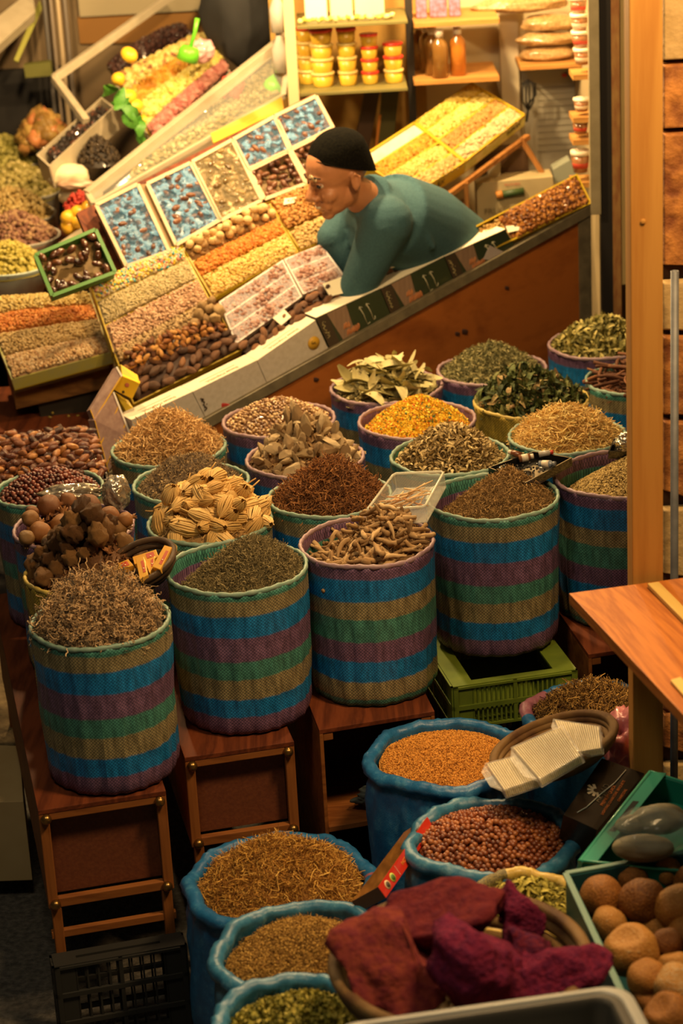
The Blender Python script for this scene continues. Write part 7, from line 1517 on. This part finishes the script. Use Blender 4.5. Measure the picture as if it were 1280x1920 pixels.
limb(b, [hp(-.022, 0, -.045), neck.lerp(chest, .15)], [.052, .060])
# hands with five fingers
def hand(b, wrist, d, up, side):
    d = d.normalized(); s_ = d.cross(up).normalized()*side; up = s_.cross(d).normalized()*side
    palm = wrist+d*.045; b.tube([wrist, wrist+d*.03, wrist+d*.075], [.026, .034, .034], 14); 
    for i, (o_, L_) in enumerate(((-.030, .058), (-.010, .068), (.010, .064), (.028, .050))):
        p = wrist+d*.082+s_*o_; dn = -up; b.tube([p-d*.012, p+d*L_*.4+dn*.004, p+d*L_*.72+dn*.016, p+d*L_*.85+dn*.032], [.0092, .0088, .0080, .0070], 8); b.ball(p+d*L_*.85+dn*.032, .0070)
    p = wrist+d*.030-s_*.030; b.tube([p, p+d*.022-s_*.018, p+d*.048-s_*.020-up*.010], [.0115, .0105, .0085], 8); b.ball(p+d*.048-s_*.020-up*.010, .0085)
limb(b, [elN, haN], [.040, .027]); hand(b, haN, haN-elN+V(0, .02, 0), V(0, 0, 1), 1)
limb(b, [elF, haF], [.040, .027]); hand(b, haF, haF-elF+V(0, 0, .01), V(0, -.3, 1), -1)
limb(b, [shN, elN], [.055, .042]); limb(b, [shF, elF], [.055, .042]); limb(b, [chest, mid, hip], [.115, .115, .12])
ft = V(hip.x+.03, hip.y+.02, .30)
for s_ in (-1, 1):
    k = V(hip.x+.02, hip.y-.02+.10*s_, .72); limb(b, [hip+V(0, .08*s_, -.02), k, ft+V(0, .10*s_, .04)], [.085, .058, .042])
limb(b, [shN, chest, shF], [.05, .08, .05])
man = b.build('person', M_SKIN); voxel(man, .0045, 5); tag(man, 'seller in a teal-grey sweater and black knit cap leaning over the nut trays, smiling', 'person')
# sweater
b = MB(); limb(b, [neck.lerp(chest, .30), chest, mid, hip+V(.02, .0, -.02)], [.075, .155, .170, .165], 28)
limb(b, [shN, chest.lerp(neck, .2), shF], [.078, .110, .072]); limb(b, [shN+V(.01, 0, .0), shN.lerp(elN, .5)+V(.008, 0, 0), elN], [.086, .070, .056]); limb(b, [elN, elN.lerp(haN, .85)], [.056, .040])
limb(b, [shF, elF], [.074, .052]); limb(b, [elF, elF.lerp(haF, .85)], [.052, .038])
b.tube([hp(-.085, .0, -.072), neck+V(.025, .02, .0), neck.lerp(chest, .4)], [.056, .074, .095], 20)
# folds
for (p0_, p1_, r_) in (((744, 372), (778, 470), .016), ((700, 440), (690, 520), .013), ((770, 405), (815, 468), .013), ((712, 372), (740, 410), .014)):
    b.tube([PY(p0_[0], p0_[1], 7.03), PY((p0_[0]+p1_[0])/2+4, (p0_[1]+p1_[1])/2, 7.02), PY(p1_[0], p1_[1], 7.03)], [r_*.6, r_, r_*.6], 8)
sw = b.build('sweater', M_SWEAT, man); voxel(sw, .007, 7)
b = MB(); 
for s_ in (-1, 1):
    k = V(hip.x+.02, hip.y-.02+.10*s_, .72); limb(b, [hip+V(0, .08*s_, -.05), k, ft+V(0, .10*s_, .06)], [.105, .075, .062])
tr2 = b.build('trousers', solid((.03, .035, .05), .8), man); voxel(tr2, .01, 4)
for s_ in (-1, 1): b = MB(); b.ball(ft+V(-.05, .10*s_, .01), .05, None, 0, 16, (2.2, .9, .8)); b.build('shoe', solid((.03,.02,.015), .5), man)
# knit cap: dome cut along a line brow -> nape
b = MB(); n = 40; vs = []; K = 16
for i in range(K+1):
    t = i/K; ph = t*math.radians(97)
    for k in range(n):
        a = 2*math.pi*k/n; x = math.sin(ph)*math.cos(a); y = math.sin(ph)*math.sin(a); z = math.cos(ph)
        X = -.014+x*.098; Y = y*.081; Z = .056+z*.090
        lim = .100-(.10-X)*.56; X *= 1-.10*max(0, math.cos(a))*max(0, (t-.55)/.45)  # hem line, lower at the back
        if t > .7: Z = Z*(1-(t-.7)/.3)+(lim)*((t-.7)/.3)
        vs.append(hp(X, Y, Z))
fs = [(i*n+k, i*n+(k+1) % n, (i+1)*n+(k+1) % n, (i+1)*n+k) for i in range(K) for k in range(n)]
b.raw(vs, fs, 0, True); rimp = vs[-n:]; b.tube(list(rimp)+[rimp[0]], .0022, 6, cap=False); c_o = b.build('knit_cap', M_CAPB, man, subd=1)
# face details
M_EW = solid((.62, .52, .42), .3); M_ED = solid((.012, .008, .006), .2, coat=.6); M_BR = solid((.018, .012, .008), .8)
for s_ in (-1, 1):
    b = MB(); b.ball(hp(.076, .029*s_, .016), .0125, seg=16); e = b.build('eyeball', M_EW, man)
    b = MB(); b.ball(hp(.0850, .031*s_, .0140), .0080, seg=12); b.build('iris', M_ED, e)
    b = MB(); b.tube([hp(.092, .016*s_, .024), hp(.0905, .028*s_, .0255), hp(.080, .042*s_, .018)], .0026, 6); b.build('eyelid', M_SKIN, man)
    b = MB(); b.tube([hp(.098, .012*s_, .039), hp(.094, .028*s_, .046), hp(.078, .046*s_, .038)], [.0025, .0036, .002], 6); b.build('eyebrow', M_BR, man)
b = MB(); b.tube([hp(.082, -.026, -.047), hp(.096, -.012, -.053), hp(.0985, 0, -.0545), hp(.096, .012, -.053), hp(.082, .026, -.047)], [.002, .0042, .0045, .0045, .002], 6); b.build('teeth', solid((.72, .66, .52), .3), man)
b = MB(); b.tube([hp(.079, .030, -.044), hp(.092, .016, -.0495), hp(.0985, 0, -.0500)], .0024, 5); b.tube([hp(.080, .034, -.046), hp(.088, .020, -.064), hp(.093, 0, -.0655)], .0020, 5); b.tube([hp(.094, .020, -.030), hp(.083, .036, -.044), hp(.074, .038, -.056)], .0012, 5); b.build('lip_line', solid((.13, .035, .02), .6), man)
# cap glasses / fringe ornament above the brow
b = MB()
for k in range(3): b.tube([hp(.088+.004*k, .020+.014*k-.012, .052), hp(.098, .022+.014*k-.012, .046), hp(.094, .026+.014*k-.012, .034), hp(.086, .020+.014*k-.012, .042)], .0022, 6)
b.build('cap_trim', solid((.45, .34, .18), .3, .4), man)
